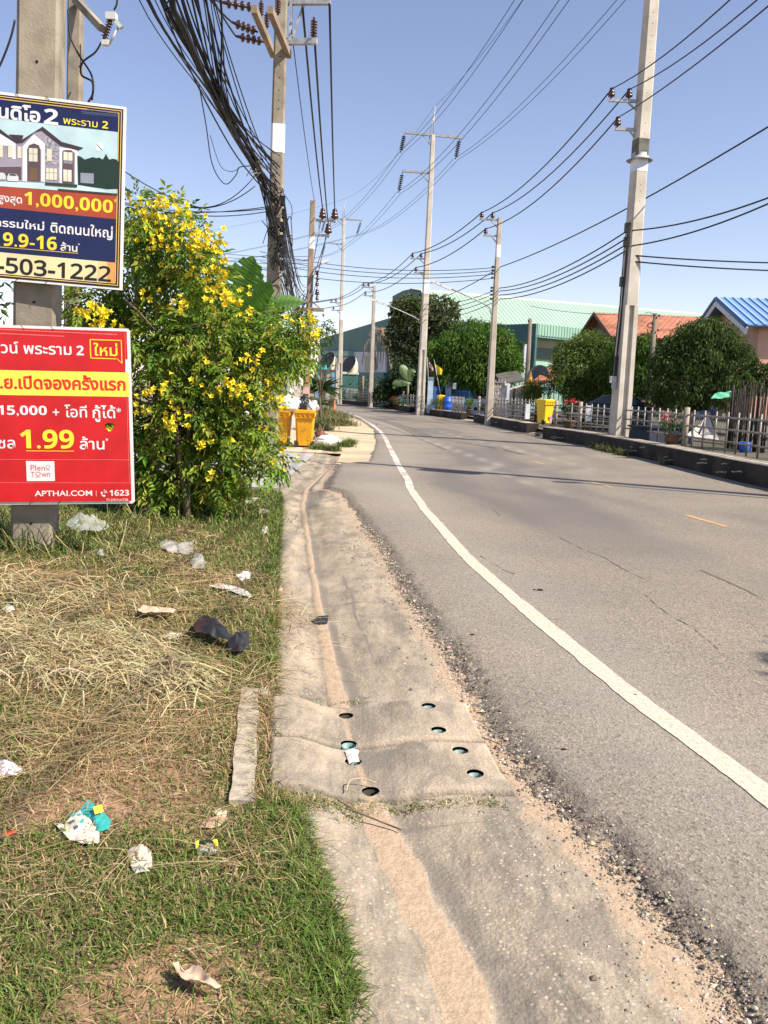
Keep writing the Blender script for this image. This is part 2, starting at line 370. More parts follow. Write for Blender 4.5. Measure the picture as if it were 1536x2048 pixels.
# ---- the ground sheet and its areas
EARTH = mat('earth', (.30, .23, .15), .95, col2=(.17, .15, .08), vs=.5, bump=.6, bs=9, det=8)
gm = MB(); gm.add([(-1500, -400, -.09), (1500, -400, -.09), (1500, 2200, -.09), (-1500, 2200, -.09)], [(0, 1, 2, 3)])
tag(gm.build('ground', EARTH), None, None, kind='structure')
def conc_mat(name, sand=True, rough_agg=1.0, base=(.46, .385, .295), dark=(.205, .18, .15)):
    m = bpy.data.materials.new(name); m.use_nodes = True; n = m.node_tree; L = n.links; b = n.nodes['Principled BSDF']
    b.inputs['Roughness'].default_value = .9; b.inputs['Specular IOR Level'].default_value = .25
    tc = n.nodes.new('ShaderNodeTexCoord')
    mp = n.nodes.new('ShaderNodeMapping'); mp.inputs['Scale'].default_value = (1, .38, 1); mp.inputs['Rotation'].default_value = (0, 0, -.16); L.new(tc.outputs['Object'], mp.inputs[0])
    def noise(sc, det=4, rg=.5, along=False):
        x = n.nodes.new('ShaderNodeTexNoise'); x.inputs['Scale'].default_value = sc; x.inputs['Detail'].default_value = det; x.inputs['Roughness'].default_value = rg
        L.new(mp.outputs[0] if along else tc.outputs['Object'], x.inputs['Vector']); return x.outputs['Fac']
    def speck(f, amt=.9):                     # breaks a soft mask into grain
        a = n.nodes.new('ShaderNodeMath'); a.operation = 'MULTIPLY_ADD'; L.new(noise(120, 3, .7), a.inputs[0]); a.inputs[1].default_value = amt
        b_ = n.nodes.new('ShaderNodeMath'); b_.operation = 'SUBTRACT'; L.new(f, a.inputs[2]); L.new(a.outputs[0], b_.inputs[0]); b_.inputs[1].default_value = amt * .5
        r_ = n.nodes.new('ShaderNodeMapRange'); r_.inputs[1].default_value = .28; r_.inputs[2].default_value = .62; L.new(b_.outputs[0], r_.inputs[0]); return r_.outputs[0]
    def ramp(f, *st):
        r = n.nodes.new('ShaderNodeValToRGB'); L.new(f, r.inputs[0]); e = r.color_ramp.elements
        while len(e) < len(st): e.new(.5)
        for q, (p, c) in zip(e, st): q.position = p; q.color = (*c, 1)
        return r.outputs[0]
    def mix(f, a, b2, mode='MIX'):
        x = n.nodes.new('ShaderNodeMix'); x.data_type = 'RGBA'; x.blend_type = mode
        if isinstance(f, float): x.inputs[0].default_value = f
        else: L.new(f, x.inputs[0])
        L.new(a, x.inputs[6]); L.new(b2, x.inputs[7]); return x.outputs[2]
    def attr(k):
        x = n.nodes.new('ShaderNodeAttribute'); x.attribute_name = k; return x.outputs['Fac']
    patch = ramp(noise(3.4, 13, .8, True), (.40, dark), (.51, tuple(.55 * i + .45 * j for i, j in zip(base, dark))), (.63, base))
    at = n.nodes.new('ShaderNodeAttribute'); at.attribute_name = 'agg'
    vo = n.nodes.new('ShaderNodeTexVoronoi'); vo.inputs['Scale'].default_value = 60; L.new(tc.outputs['Object'], vo.inputs['Vector'])
    peb = ramp(vo.outputs['Color'], (.1, (.15, .14, .13)), (.35, (.33, .29, .24)), (.55, (.24, .26, .29)), (.75, (.50, .44, .35)), (.97, (.58, .53, .45)))
    mk = n.nodes.new('ShaderNodeMapRange'); mk.inputs[1].default_value = .26; mk.inputs[2].default_value = .42; mk.inputs[3].default_value = 1; mk.inputs[4].default_value = 0; L.new(vo.outputs['Distance'], mk.inputs[0])
    sepc = n.nodes.new('ShaderNodeSeparateColor'); L.new(vo.outputs['Color'], sepc.inputs[0]); gt = n.nodes.new('ShaderNodeMapRange'); gt.inputs[1].default_value = .5; gt.inputs[2].default_value = .6; L.new(sepc.outputs[1], gt.inputs[0]); mm = n.nodes.new('ShaderNodeMath'); mm.operation = 'MULTIPLY'; L.new(mk.outputs[0], mm.inputs[0]); L.new(gt.outputs[0], mm.inputs[1])
    m2 = n.nodes.new('ShaderNodeMath'); m2.operation = 'MULTIPLY'; L.new(mm.outputs[0], m2.inputs[0]); L.new(attr('agg'), m2.inputs[1])
    c = mix(m2.outputs[0], patch, peb)
    fine = ramp(noise(190, 3), (.3, (.78, .78, .78)), (.68, (1.12, 1.12, 1.12)))
    c = mix(1.0, c, fine, 'MULTIPLY')
    streak = ramp(noise(9, 8, .7, True), (.35, (.86, .84, .80)), (.65, (1.06, 1.05, 1.03)))
    c = mix(1.0, c, streak, 'MULTIPLY')
    dk = n.nodes.new('ShaderNodeRGB'); dk.outputs[0].default_value = (.20, .175, .145, 1)
    c = mix(speck(attr('stain')), c, dk.outputs[0])
    if sand:
        s1 = ramp(noise(30, 5), (.3, (.36, .268, .185)), (.7, (.455, .345, .245)))
        s2 = mix(1.0, s1, fine, 'MULTIPLY')
        c = mix(speck(attr('sand'), .7), c, s2)
    L.new(c, b.inputs['Base Color'])
    ad = n.nodes.new('ShaderNodeMath'); ad.operation = 'ADD'; L.new(noise(140, 4), ad.inputs[0]); L.new(vo.outputs['Distance'], ad.inputs[1])
    bp = n.nodes.new('ShaderNodeBump'); bp.inputs['Strength'].default_value = .5; bp.inputs['Distance'].default_value = .005
    L.new(ad.outputs[0], bp.inputs['Height']); L.new(bp.outputs[0], b.inputs['Normal'])
    return m
CONC = conc_mat('gutter_concrete')
def gut_z(X, Y):
    c = gCx(Y); l = gLx(Y); r = Lx(Y)
    a = np.clip((c - X) / (c - l), 0, 1.3); b = np.clip((X - c) / (r - c), 0, 2)
    zl = .015 - .058 * (1 - sstep(.12, .75, a)); zr = .0 - .043 * (1 - sstep(.06, .5, b)) + .006 * np.sin(np.clip(b, 0, 1) * 3.1)
    return np.where(X < c, zl, zr)
def build_gutter(y0, y1, dy, nx=90):
    ys = np.arange(y0, y1 + dy * .5, dy); t = np.linspace(0, 1, nx)[None, :]; Y = ys[:, None] * np.ones_like(t)
    l = gLx(Y) - .03; r = Lx(Y) + .3; X = l + (r - l) * t
    Y = Y + .045 * (X - gCx(Y)) * (np.exp(-np.abs(Y - y0) / .4) * (y0 > 4) * (y0 < 5) + np.exp(-np.abs(Y - y1) / .4) * (y1 < 4))
    c = gCx(Y); near = 1 - sstep(4.0, 5.5, Y)
    Z = gut_z(X, Y) + (.006 * near + .0015) * (vnoise(X, Y, .12, 5, 3) - .5) + .005 * near * (vnoise(X, Y, .03, 6, 2) - .5)
    wob = .06 * (vnoise(X, Y, .3, 8, 3) - .5) * (1 - near) + .13 * near * (vnoise(X, Y, .2, 8, 4) - .5)
    sw = np.interp(Y, [1, 3.2, 4.4, 7, 13], [.085, .06, .05, .022, .03])
    s = 1 - sstep(.7, 1.25, np.abs(X - c + .01 + wob * .6) / sw)
    # ripples of washed sand
    rip = vnoise(X, Y * .35, .028, 91, 2)
    Z = np.where(s > .05, np.maximum(Z, -.037 + .003 * s) + .005 * s * (rip - .5), Z)
    d = Lraw(Y) - X
    s2 = (1 - sstep(.03, .17 + .12 * (vnoise(X, Y, .5, 33, 2) - .3), d + .14 * (vnoise(X, Y, .12, 34, 3) - .5))) * (.55 + .4 * near)
    sand = np.clip(np.maximum(s, s2), 0, 1)
    agg = near * (.75 + .6 * (vnoise(X, Y, .35, 61, 3) - .3))
    stain = .75 * np.exp(-((X - c - sw * 1.7) / (.055 + .03 * near)) ** 2) * (.35 + .8 * vnoise(X, Y, .25, 71, 3)) + .5 * near * sstep(.5, .66, vnoise(X, Y, .4, 73, 4)) + .4 * (1 - near) * sstep(.48, .68, vnoise((X - c) * 9, Y, 1.1, 74, 4)) + .7 * (1 - near) * np.exp(-((X - c - .26 - .01 * np.sin(Y * 5)) / .007) ** 2) * (Y < 7.4)
    for yj in (3.05, 4.42, 4.35): stain = stain + .5 * np.exp(-((Y - yj - .03 * (X - c)) / .012) ** 2)
    for yj in (6.4, 8.5, 10.6): stain = stain + .7 * np.exp(-((Y - yj - .05 * (X - c)) / .018) ** 2)
    stain = np.clip(stain * (1 - sand), 0, .8)
    V = np.stack([X, Y, Z], -1).reshape(-1, 3)
    return tag(np_mesh('gutter', V, grid_faces(*X.shape), CONC, smooth=True, attrs={'sand': sand, 'agg': np.clip(agg, 0, 1), 'stain': stain}), None, None, kind='structure')
build_gutter(.7, 3.265, .014, 110)
build_gutter(4.29, 13.4, .035)
build_gutter(13.42, 22.4, .06, 60)
# drain covers with round holes
TEAL = mat('teal_plastic_pipe', (.17, .28, .26), .5)
def cover(y0, y1, holes, label, seed):
    hp = [G(u, v, .006 if u > 800 else -.02) for u, v in holes]; rad = [.038] * len(hp)
    nx, ny = 190, 90
    t = np.linspace(0, 1, nx)[None, :]; q = np.linspace(0, 1, ny)[:, None]
    Y = y0 + (y1 - y0) * q + 0 * t; l = gLx(Y) - .005; r = Lx(Y) - np.interp(Y, [3.28, 4.27], [.12, .035]); X = l + (r - l) * t; Y = Y + (X - gCx(Y)) * .045
    rl = .022 * np.minimum(1, np.minimum(np.minimum(q, 1 - q) * (y1 - y0), np.minimum(t, 1 - t) * 1.0) / .02) ** .5 - .006
    Z = gut_z(X, Y) - .004 * np.exp(-((X - gCx(Y)) / .05) ** 2) + rl + .0015 * (vnoise(X, Y, .1, seed, 3) - .5) + .012
    # widen the V a little at its bottom and dish each half
    V = np.stack([X, Y, Z], -1).reshape(-1, 3); F = grid_faces(ny, nx); keep = np.ones(len(F), bool); cen = V[F].mean(1)
    for h, rr in zip(hp, rad):
        keep &= np.hypot(cen[:, 0] - h.x, (cen[:, 1] - h.y)) > rr
    used = np.zeros(len(V), bool); used[F[keep].ravel()] = True
    for h, rr in zip(hp, rad):
        d = V[:, :2] - np.array([h.x, h.y]); ln = np.hypot(*d.T); k = used & (ln < rr + .007)
        V[k, :2] = np.array([h.x, h.y]) + d[k] / ln[k][:, None] * rr
    # skirt round the edge so that the slab has thickness
    per = np.concatenate([np.arange(nx), np.arange(2 * nx - 1, nx * ny, nx), np.arange(nx * ny - 2, nx * (ny - 1) - 1, -1), np.arange(nx * (ny - 2), 0, -nx)])
    low = V[per].copy(); low[:, 2] -= .09; n0 = len(V); k = np.arange(len(per)); k2 = (k + 1) % len(per)
    F2 = np.stack([per[k2], per[k], n0 + k, n0 + k2], -1)
    V = np.concatenate([V, low]); F = np.concatenate([F[keep], F2])
    ox, oy = float(np.mean(X)), float(np.mean(Y)); one = np.ones(len(V))
    c = gCx(V[:, 1]); off = V[:, 0] - c
    stain = np.clip(.55 * np.exp(-((off - .1) / .09) ** 2) * (.4 + .8 * vnoise(V[:, 0], V[:, 1], .15, seed + 4, 3)) + .45 * sstep(.5, .64, vnoise(V[:, 0], V[:, 1], .3, seed + 3, 4)), 0, .7)
    root = thing('drain_cover', label, 'drain cover', (ox, oy, -.06))
    np_mesh('slab', V, F, CONC, root, (ox, oy, -.06), smooth=True, attrs={'sand': .8 * np.exp(-(off / .018) ** 2), 'agg': .25 * one, 'stain': stain})
    for h, rr in zip(hp, rad):
        z = float(gut_z(np.array([h.x]), np.array([h.y]))[0])
        z += .008; dark_sleeve = (h.x < .15 and h.y < 3.4) or (h.x < .15 and h.y > 4.05); mb = MB(); mb.lathe([(rr - .002, z - .13), (rr - .002, z + .006), (rr - .005, z + .006), (rr - .005, z - .13)], (h.x, h.y, 0), 20, 0, cap=False)  # some left-hand holes get near-black sleeves instead of teal
        mb.build('pipe_sleeve', mat('dark_pipe', (.035, .032, .026), .9) if dark_sleeve else TEAL, root, (ox, oy, -.06))
cover(3.28, 3.75, [(920, 1511), (950, 1558), (706, 1524), (741, 1583)], 'nearer concrete drain cover slab with white tissue stuck in a hole', 201)
cover(3.785, 4.27, [(857, 1421), (877, 1470), (692, 1432), (697, 1488)], 'farther concrete drain cover slab with four open round holes', 211)
def margin():
    ys = np.arange(3.24, 4.34, .02)[:, None]; t = np.linspace(0, 1, 26)[None, :]; Y = ys + 0 * t; r = Lx(Y) - np.interp(Y, [3.28, 4.27], [.12, .035]); X = r - .05 + (Lx(Y) + .3 - r + .05) * t; Y2 = Y + (X - gCx(Y)) * .045
    Z = -.001 + .008 * (vnoise(X, Y2, .1, 65, 3) - .5) + .004 * (vnoise(X, Y2, .03, 66) - .5) - .012 * (t < .12)
    one = np.ones_like(X); tag(np_mesh('gutter', np.stack([X, Y2, Z], -1).reshape(-1, 3), grid_faces(*X.shape), CONC, smooth=True, attrs={'sand': .55 + .45 * vnoise(X, Y2, .15, 67, 3), 'agg': .6 * one, 'stain': .35 * sstep(.5, .65, vnoise(X, Y2, .2, 68, 3))}), None, None, kind='structure')
margin()
pit = MB(); pit.box((.0, 3.78, -.085), (1.6, 1.3, .03)); tag(pit.build('drain_bed', mat('silt', (.16, .12, .08), .9, var=.4, vs=20)), None, None, kind='structure')
kb = MB()
a, b2 = Vector((-.75, 4.32, 0)), Vector((-.575, 3.08, 0)); k = 24
for i in range(k):
    p = a.lerp(b2, i / k); q = a.lerp(b2, (i + 1) / k)
    j = .004 * math.sin(i * .7) + .002 * math.sin(i * 2.1); j2 = .004 * math.sin((i + 1) * .7) + .002 * math.sin((i + 1) * 2.1)
    P = [(p.x + j, p.y, .052), (q.x + j2, q.y, .052), (q.x + .098 - j2, q.y + .01, .046), (p.x + .098 - j, p.y + .01, .046)]
    kb.add(P + [(x, y, -.08) for x, y, z in P], [(0, 1, 2, 3), (0, 4, 5, 1), (2, 6, 7, 3)] + ([(0, 3, 7, 4)] if i == 0 else []) + ([(1, 5, 6, 2)] if i == k - 1 else []))
kb.add([(-.75, 4.33, .049), (-.60, 4.33, .045), (-.60, 4.25, .045), (-.74, 4.25, .049), (-.75, 4.33, -.08), (-.58, 4.33, -.08), (-.58, 4.25, -.08), (-.74, 4.25, -.08)], [(3, 2, 1, 0), (0, 1, 5, 4), (1, 2, 6, 5), (2, 3, 7, 6)])
tag(kb.build('edging_block', mat('rough_concrete', (.42, .365, .28), .9, col2=(.24, .21, .165), vs=18, bump=.3, bs=60, det=8), None, (-.66, 3.7, 0)), 'narrow concrete edging strip between the lawn and the drain covers', 'edging')
# ---- left bank under the grass, driveway, sandy shoulder
def bank_z(x, y):
    d = gLx(y) - x
    return .0 + .035 * sstep(0, .25, d) + .1 * sstep(.5, 3.0, d) + .03 * (vnoise(x, y, .35, 21, 3) - .5) * sstep(.05, .3, d) + .06 * (vnoise(x, y, 1.3, 22) - .5) * sstep(.3, 1.2, d)
def dirt_mask(x, y):
    m = 0
    for u, v, r, a in ((250, 1585, .34, 1), (330, 1560, .22, .9), (410, 1640, .18, .8), (330, 1950, .22, .8), (560, 2010, .2, .9), (250, 2040, .2, .8), (420, 1900, .12, .6), (650, 2048, .12, .7), (140, 1600, .2, .5)):
        p = G(u, v, .05); m = m + 1.25 * a * np.exp(-(((x - p.x) / r) ** 2 + ((y - p.y) / r) ** 2))
    return np.clip(m * (.55 + .9 * vnoise(x, y, .14, 41, 3)), 0, 1)
def straw_mask(x, y):
    m = 0
    for u, v, rx, ry, a in ((150, 1180, 1.6, 1.0, 1), (80, 1330, 1.2, .8, 1), (300, 1330, .9, .7, 1.1), (300, 1170, 1.0, .8, .9), (60, 1480, .9, .6, 1), (470, 1220, .5, .9, 1), (430, 1100, .7, 1.2, .65), (60, 1800, .3, .3, .5), (520, 1700, .12, .3, .6), (250, 1480, .4, .25, .3), (620, 1230, .25, .2, .9), (350, 1060, 1, .8, .4), (250, 1750, .3, .15, .5)):
        p = G(u, v, .05); m = m + a * np.exp(-(((x - p.x) / rx) ** 2 + ((y - p.y) / ry) ** 2))
    return np.clip(m * .8, 0, 1) * (.42 + .7 * sstep(.36, .6, vnoise(x, y, .38, 43, 3)))
ys = np.concatenate([np.arange(.4, 5, .03), np.arange(5, 13.45, .07)]); t = np.linspace(0, 1, 150)[None, :] ** 1.6
Yb = ys[:, None] + 0 * t; Xb = gLx(Yb) + .01 - t * 12
Zb = bank_z(Xb, Yb); Zb[:, 0] = -.05
dm = dirt_mask(Xb, Yb)[..., None]; sm_ = straw_mask(Xb, Yb)[..., None]
colb = np.array([.075, .075, .03]) * (1 - sm_) + np.array([.19, .14, .07]) * sm_
colb = colb * (1 - dm) + np.array([.30, .185, .11]) * dm
BANK = mat('bank_soil', (1.1, 1.1, 1.1), .95, col2=(.62, .6, .55), vs=14, bump=.8, bs=45, attr='Col', det=8)
tag(np_mesh('verge', np.stack([Xb, Yb, Zb], -1).reshape(-1, 3), grid_faces(*Xb.shape), BANK, cols=colb.reshape(-1, 3), smooth=True), None, None, kind='structure')
SLABC = mat('driveway_concrete', (.40, .385, .37), .9, col2=(.27, .26, .245), vs=1.2, bump=.3, bs=50, det=8)
dv = MB(); dv.add([(-14, 13.46, .06), (-1.78, 13.46, .03), (-1.83, 21.0, .03), (-14, 21.0, .06)], [(0, 1, 2, 3)])
dv.add([(-14, 13.46, .06), (-1.78, 13.46, .03), (-1.78, 13.46, -.08), (-14, 13.46, -.08)], [(0, 3, 2, 1)])
tag(dv.build('driveway', SLABC), None, None, kind='structure')
SANDY = mat('sandy_shoulder', (.56, .44, .29), .95, col2=(.40, .32, .22), vs=.9, bump=.5, bs=25, det=8)
ys = np.concatenate([np.arange(18.3, 56, .35)]); t = np.linspace(0, 1, 40)[None, :]; Y2 = ys[:, None] + 0 * t; x1 = Lx(Y2) + .12; x0 = np.where(Y2 < 21.2, -1.15, -11.0); X2 = x1 + (x0 - x1) * t
Z2 = .022 + .02 * (vnoise(X2, Y2, .7, 52, 3) - .5) + .015 * sstep(.2, 1.5, x1 - X2)
tag(np_mesh('shoulder', np.stack([X2, Y2, Z2], -1).reshape(-1, 3), grid_faces(*X2.shape), SANDY, smooth=True), None, None, kind='structure')
# ---- loose stones along the broken asphalt edge
def stones():
    r = rng(77); n = 8500
    y = 1.6 + 8.5 * r.random(n) ** 1.9; e = r.normal(size=n) * .05 + .03; k = r.random(n) < .2; e[k] = -np.abs(r.normal(size=k.sum()) * .19) + .03
    x = Lraw(y) + e; sz = np.exp(r.normal(size=n) * .5) * .0034 * np.interp(y, [1.6, 5, 10], [1, 1.25, 1.8]); sz = np.clip(sz, .002, .017)
    z = np.where(e < 0, gut_z(x, y), ROADZ * sstep(-.03, .2, e)) + sz * .25
    B = np.array([(1, 0, 0), (-1, 0, 0), (0, 1, 0), (0, -1, 0), (0, 0, 1), (0, 0, -1)], float)
    V = B[None] * (.6 + .7 * r.random((n, 6, 1))) * sz[:, None, None]; V[..., 2] *= .7
    th = r.random(n) * 6.28; c, s = np.cos(th)[:, None], np.sin(th)[:, None]
    vx = V[..., 0] * c - V[..., 1] * s; vy = V[..., 0] * s + V[..., 1] * c
    V = np.stack([vx + x[:, None], vy + y[:, None], V[..., 2] + z[:, None]], -1)
    T = np.array([(0, 2, 4), (2, 1, 4), (1, 3, 4), (3, 0, 4), (2, 0, 5), (1, 2, 5), (3, 1, 5), (0, 3, 5)])
    F = (np.arange(n)[:, None, None] * 6 + T[None]).reshape(-1, 3)
    c = pick(r, [(.13, .105, .08), (.2, .165, .13), (.26, .22, .175), (.32, .275, .22), (.40, .35, .29), (.52, .46, .39), (.16, .135, .11), (.40, .30, .22)], n, .2)
    o = np_mesh('gravel', V.reshape(-1, 3), F, mat('stone', (1, 1, 1), .9, attr='Col'), cols=np.repeat(c, 6, 0))
    tag(o, 'loose dark chippings along the crumbling asphalt edge', 'gravel', kind='stuff')
stones()
# ---- grass and straw
GRASSM = mat('grass_blade', (1, 1, 1), .55, attr='Col', trans=.25, spec=.3)
def blades(name, P, L, Wd, az, lean, curl, cols, m, label, cat):
    n = len(P); hx, hy = np.cos(az), np.sin(az)
    H = np.stack([hx, hy, 0 * hx], -1); S = np.stack([-hy, hx, 0 * hx], -1); U = np.array([[0, 0, 1.0]])
    def at(t):
        a = lean + curl * t; return P + (L * t)[:, None] * (H * np.sin(a * .8 + .0)[:, None] + U * np.cos(a)[:, None])
    w = Wd[:, None]
    m1 = at(np.full(n, .5)); tp = at(np.ones(n))
    V = np.stack([P - S * w / 2, P + S * w / 2, m1 + S * w * .4, m1 - S * w * .4, tp], 1).reshape(-1, 3)
    b = np.arange(n)[:, None] * 5
    F = np.concatenate([b + np.array([[0, 1, 2]]), b + np.array([[0, 2, 3]]), b + np.array([[3, 2, 4]])])
    o = np_mesh(name, V, F, m, cols=np.repeat(cols, 5, 0)); tag(o, label, cat, kind='stuff'); return o
def grass():
    r = rng(5)
    n = 420000
    y = 1.5 + 11.5 * r.random(n) ** 2.1; d = r.random(n) ** 1.25 * np.interp(y, [1.5, 4, 8, 13], [1.5, 2.6, 4.6, 7]); x = gLx(y) - d
    d2 = d.copy()
    k = r.random(n) < .02; d2[k] = -.02 * r.random(k.sum()); x = gLx(y) - d2
    dm = dirt_mask(x, y); sm = straw_mask(x, y)
    edge = np.exp(-(d / .16) ** 2)
    patch = vnoise(x, y, .22, 81, 3)
    p = (.35 + .9 * sstep(.32, .6, patch) + .6 * edge) * (1 - .85 * dm) * (1 - .6 * sm * (1 - edge * .6))
    inblock = (y > 3.05) & (y < 4.33) & (x > np.interp(y, [3.08, 4.32], [-.585, -.76])) & (x < np.interp(y, [3.08, 4.32], [-.49, -.66]))
    keep = (r.random(n) < p) & ~inblock
    x, y, d, sm, edge = x[keep], y[keep], d[keep], sm[keep], edge[keep]; n = len(x)
    wf = np.interp(y, [1.5, 3, 6, 13], [1, 1.25, 2.0, 3.6])
    L = (.028 + .05 * r.random(n) ** 1.4) * (1 + .5 * edge) * np.interp(y, [1.5, 5, 13], [1, 1.35, 1.9])
    dry = r.random(n) < (np.interp(y, [2.4, 3.6], [.17, .24]) + .5 * sm - .15 * edge + .55 * ((y > 3.12) & (y < 4.36) & (d < .2)))
    cg = pick(r, [(.07, .13, .02), (.10, .17, .027), (.13, .205, .034), (.16, .21, .048), (.13, .15, .034)], n)
    cd = pick(r, [(.38, .28, .14), (.30, .21, .105), (.45, .35, .19), (.22, .15, .075)], n)
    c = np.where(dry[:, None], cd, cg)
    P = np.stack([x, y, bank_z(x, y) - .006], -1)
    blades('grass', P, L, (.0032 + .002 * r.random(n)) * wf, r.random(n) * 6.283, r.random(n) * .75, .5 + 1.1 * r.random(n), c, GRASSM, 'short green and yellowing grass on the verge', 'grass')
def straw():
    r = rng(6); n = 60000
    y = 1.6 + 9.0 * r.random(n) ** 1.5; d = r.random(n) ** 1.1 * np.interp(y, [1.5, 4, 8, 13], [1.5, 2.6, 4.6, 7]) - .02 ; x = gLx(y) - d
    k = r.random(n) < .012; y[k] = 5.6 + .5 * r.normal(size=k.sum()); x[k] = gLx(y[k]) + .38 * np.abs(r.normal(size=k.sum()) * .6)
    sm = straw_mask(x, y); dm = dirt_mask(x, y)
    keep = r.random(n) < (.12 + .85 * sm + .15 * dm); x, y, sm = x[keep], y[keep], sm[keep]; n = len(x)
    big = r.random(n) < .4 * sm
    L = np.where(big, .16 + .3 * r.random(n), .04 + .09 * r.random(n)); w = np.interp(y, [1.5, 3, 6, 13], [.0022, .003, .0046, .009]) * (.7 + .6 * r.random(n))
    az = r.random(n) * 6.283; up = r.random(n) ** 2 * .5 - .03
    K = 5; t = np.linspace(0, 1, K)[None, :]
    bend = (r.random(n) - .5)[:, None] * 1.6
    a = az[:, None] + bend * t
    z0 = np.where(x > gLx(y), gut_z(x, y) + .006, bank_z(x, y) + .004 + .05 * sm * r.random(n))
    px = x[:, None] + np.cumsum(np.cos(a), 1) * L[:, None] / K; py = y[:, None] + np.cumsum(np.sin(a), 1) * L[:, None] / K
    pz = z0[:, None] + L[:, None] * up[:, None] * t * (1.1 - t)
    nx, ny = -np.sin(a), np.cos(a); ww = w[:, None] * (1 - .75 * t) / 2
    tw = (r.random(n)[:, None] - .5) * 1.2
    V = np.stack([np.stack([px - nx * ww, py - ny * ww, pz - ww * tw], -1), np.stack([px + nx * ww, py + ny * ww, pz + ww * tw], -1)], 2).reshape(-1, 3)
    b = np.arange(n)[:, None, None] * (2 * K); q = np.arange(K - 1)[None, :, None] * 2
    F = (b + q + np.array([[[0, 1, 3, 2]]])).reshape(-1, 4)
    c = pick(r, [(.48, .37, .20), (.40, .28, .145), (.56, .46, .27), (.32, .22, .115), (.36, .30, .15)], n)
    o = np_mesh('straw', V, F, GRASSM, cols=np.repeat(c, 2 * K, 0)); tag(o, 'dry cut straw lying in swathes over the grass', 'straw', kind='stuff')
def hay():
    r = rng(16); n = 5200; P = []
    for u, v, rx, ry, k in ((60, 1290, .75, .3, .42), (230, 1330, .5, .28, .32), (330, 1360, .35, .18, .12), (80, 1190, .8, .4, .14)):
        p = G(u, v, .08); m = int(n * k); P.append(np.stack([p.x + rx * r.normal(size=m) * .6, p.y + ry * r.normal(size=m) * .7, np.full(m, np.exp(0))], -1))
    P = np.concatenate(P); bk = G(440, 1288, .08); P = P[(P[:, 0] < gLx(P[:, 1]) - .35) & (np.hypot(P[:, 0] - bk.x, (P[:, 1] - bk.y) * .8) > .36)]; n = len(P); K = 7; t = np.linspace(0, 1, K)[None, :]
    L = .16 + .38 * r.random(n) ** 1.5; a = (.15 + r.normal(size=n) * .8 + np.where(r.random(n) < .5, 0, 3.14))[:, None] + ((r.random(n) - .5) * 1.3)[:, None] * t
    z0 = bank_z(P[:, 0], P[:, 1]) + .015 + .075 * r.random(n)
    px = P[:, :1] + np.cumsum(np.cos(a), 1) * L[:, None] / K - .5 * L[:, None] * np.cos(a[:, :1]); py = P[:, 1:2] + np.cumsum(np.sin(a), 1) * L[:, None] / K - .5 * L[:, None] * np.sin(a[:, :1]); pz = z0[:, None] + .05 * np.sin(3.14 * t) * r.random((n, 1)) - .03 * (2 * np.abs(t - .5)) ** 2
    w = (.0028 + .002 * r.random(n))[:, None] * (1 - .6 * t); nx, ny = -np.sin(a), np.cos(a); tw = (r.random(n)[:, None] - .5)
    V = np.stack([np.stack([px - nx * w, py - ny * w, pz - w * tw], -1), np.stack([px + nx * w, py + ny * w, pz + w * tw], -1)], 2).reshape(-1, 3); b = np.arange(n)[:, None, None] * (2 * K); q = np.arange(K - 1)[None, :, None] * 2
    F = (b + q + np.array([[[0, 1, 3, 2]]])).reshape(-1, 4); c = pick(r, [(.50, .42, .24), (.42, .34, .18), (.58, .50, .32), (.40, .40, .2), (.34, .25, .13)], n)
    tag(np_mesh('hay', V, F, GRASSM, cols=np.repeat(c, 2 * K, 0)), 'heap of long pale dry hay lying at the left edge', 'hay', kind='stuff')
grass(); straw(); hay()
def far_weeds(name, px, n, hgt, pal, seed, label, w=.02, spread=.35):
    r = rng(seed); P = []
    for u, v, k in px:
        b = G(u, v, .03); m = int(n * k); a = np.stack([b.x + r.normal(size=m) * spread * k, b.y + r.normal(size=m) * spread * k * 1.4, np.full(m, .02)], -1); P.append(a)
    P = np.concatenate(P); m = len(P)
    return blades(name, P, hgt * (.4 + .8 * r.random(m)), w * (.6 + .7 * r.random(m)), r.random(m) * 6.28, r.random(m) * .5, .4 + .9 * r.random(m), pick(r, pal, m), GRASSM, label, 'weeds')
# ================================================================ POLES, WIRES, SIGNS
CPOLE = mat('pole_concrete', (.30, .262, .205), .9, col2=(.185, .16, .125), vs=3.5, bump=.22, bs=45, det=8)
CPOLE2 = mat('pale_pole_concrete', (.54, .50, .435), .85, col2=(.42, .385, .33), vs=1.6, bump=.2, bs=40, det=7)
CPOLE3 = mat('brown_pole_concrete', (.34, .26, .19), .9, col2=(.22, .17, .13), vs=2.2, bump=.3, bs=40, det=7)
GALV = mat('galvanised_steel', (.36, .37, .38), .55, var=.2, vs=8, metal=.3)
BROWNP = mat('brown_porcelain', (.06, .022, .018), .25, spec=.6)
BLACKR = mat('black_rubber', (.012, .012, .013), .5)
WIREM = mat('cable_black', (.014, .014, .016), .55)
WHITEP = mat('white_pole_band', (.72, .75, .80), .6, col2=(.60, .64, .70), vs=3)
DARKST = mat('dark_stained_band', (.16, .16, .13), .8, col2=(.08, .08, .07), vs=4)
HOLEM = mat('hole_dark', (.02, .018, .015), 1)
def chamfer(w, dpt, c):
    x, y = w / 2, dpt / 2
    return [(-x + c, -y), (x - c, -y), (x, -y + c), (x, y - c), (x - c, y), (-x + c, y), (-x, y - c), (-x, -y + c)]
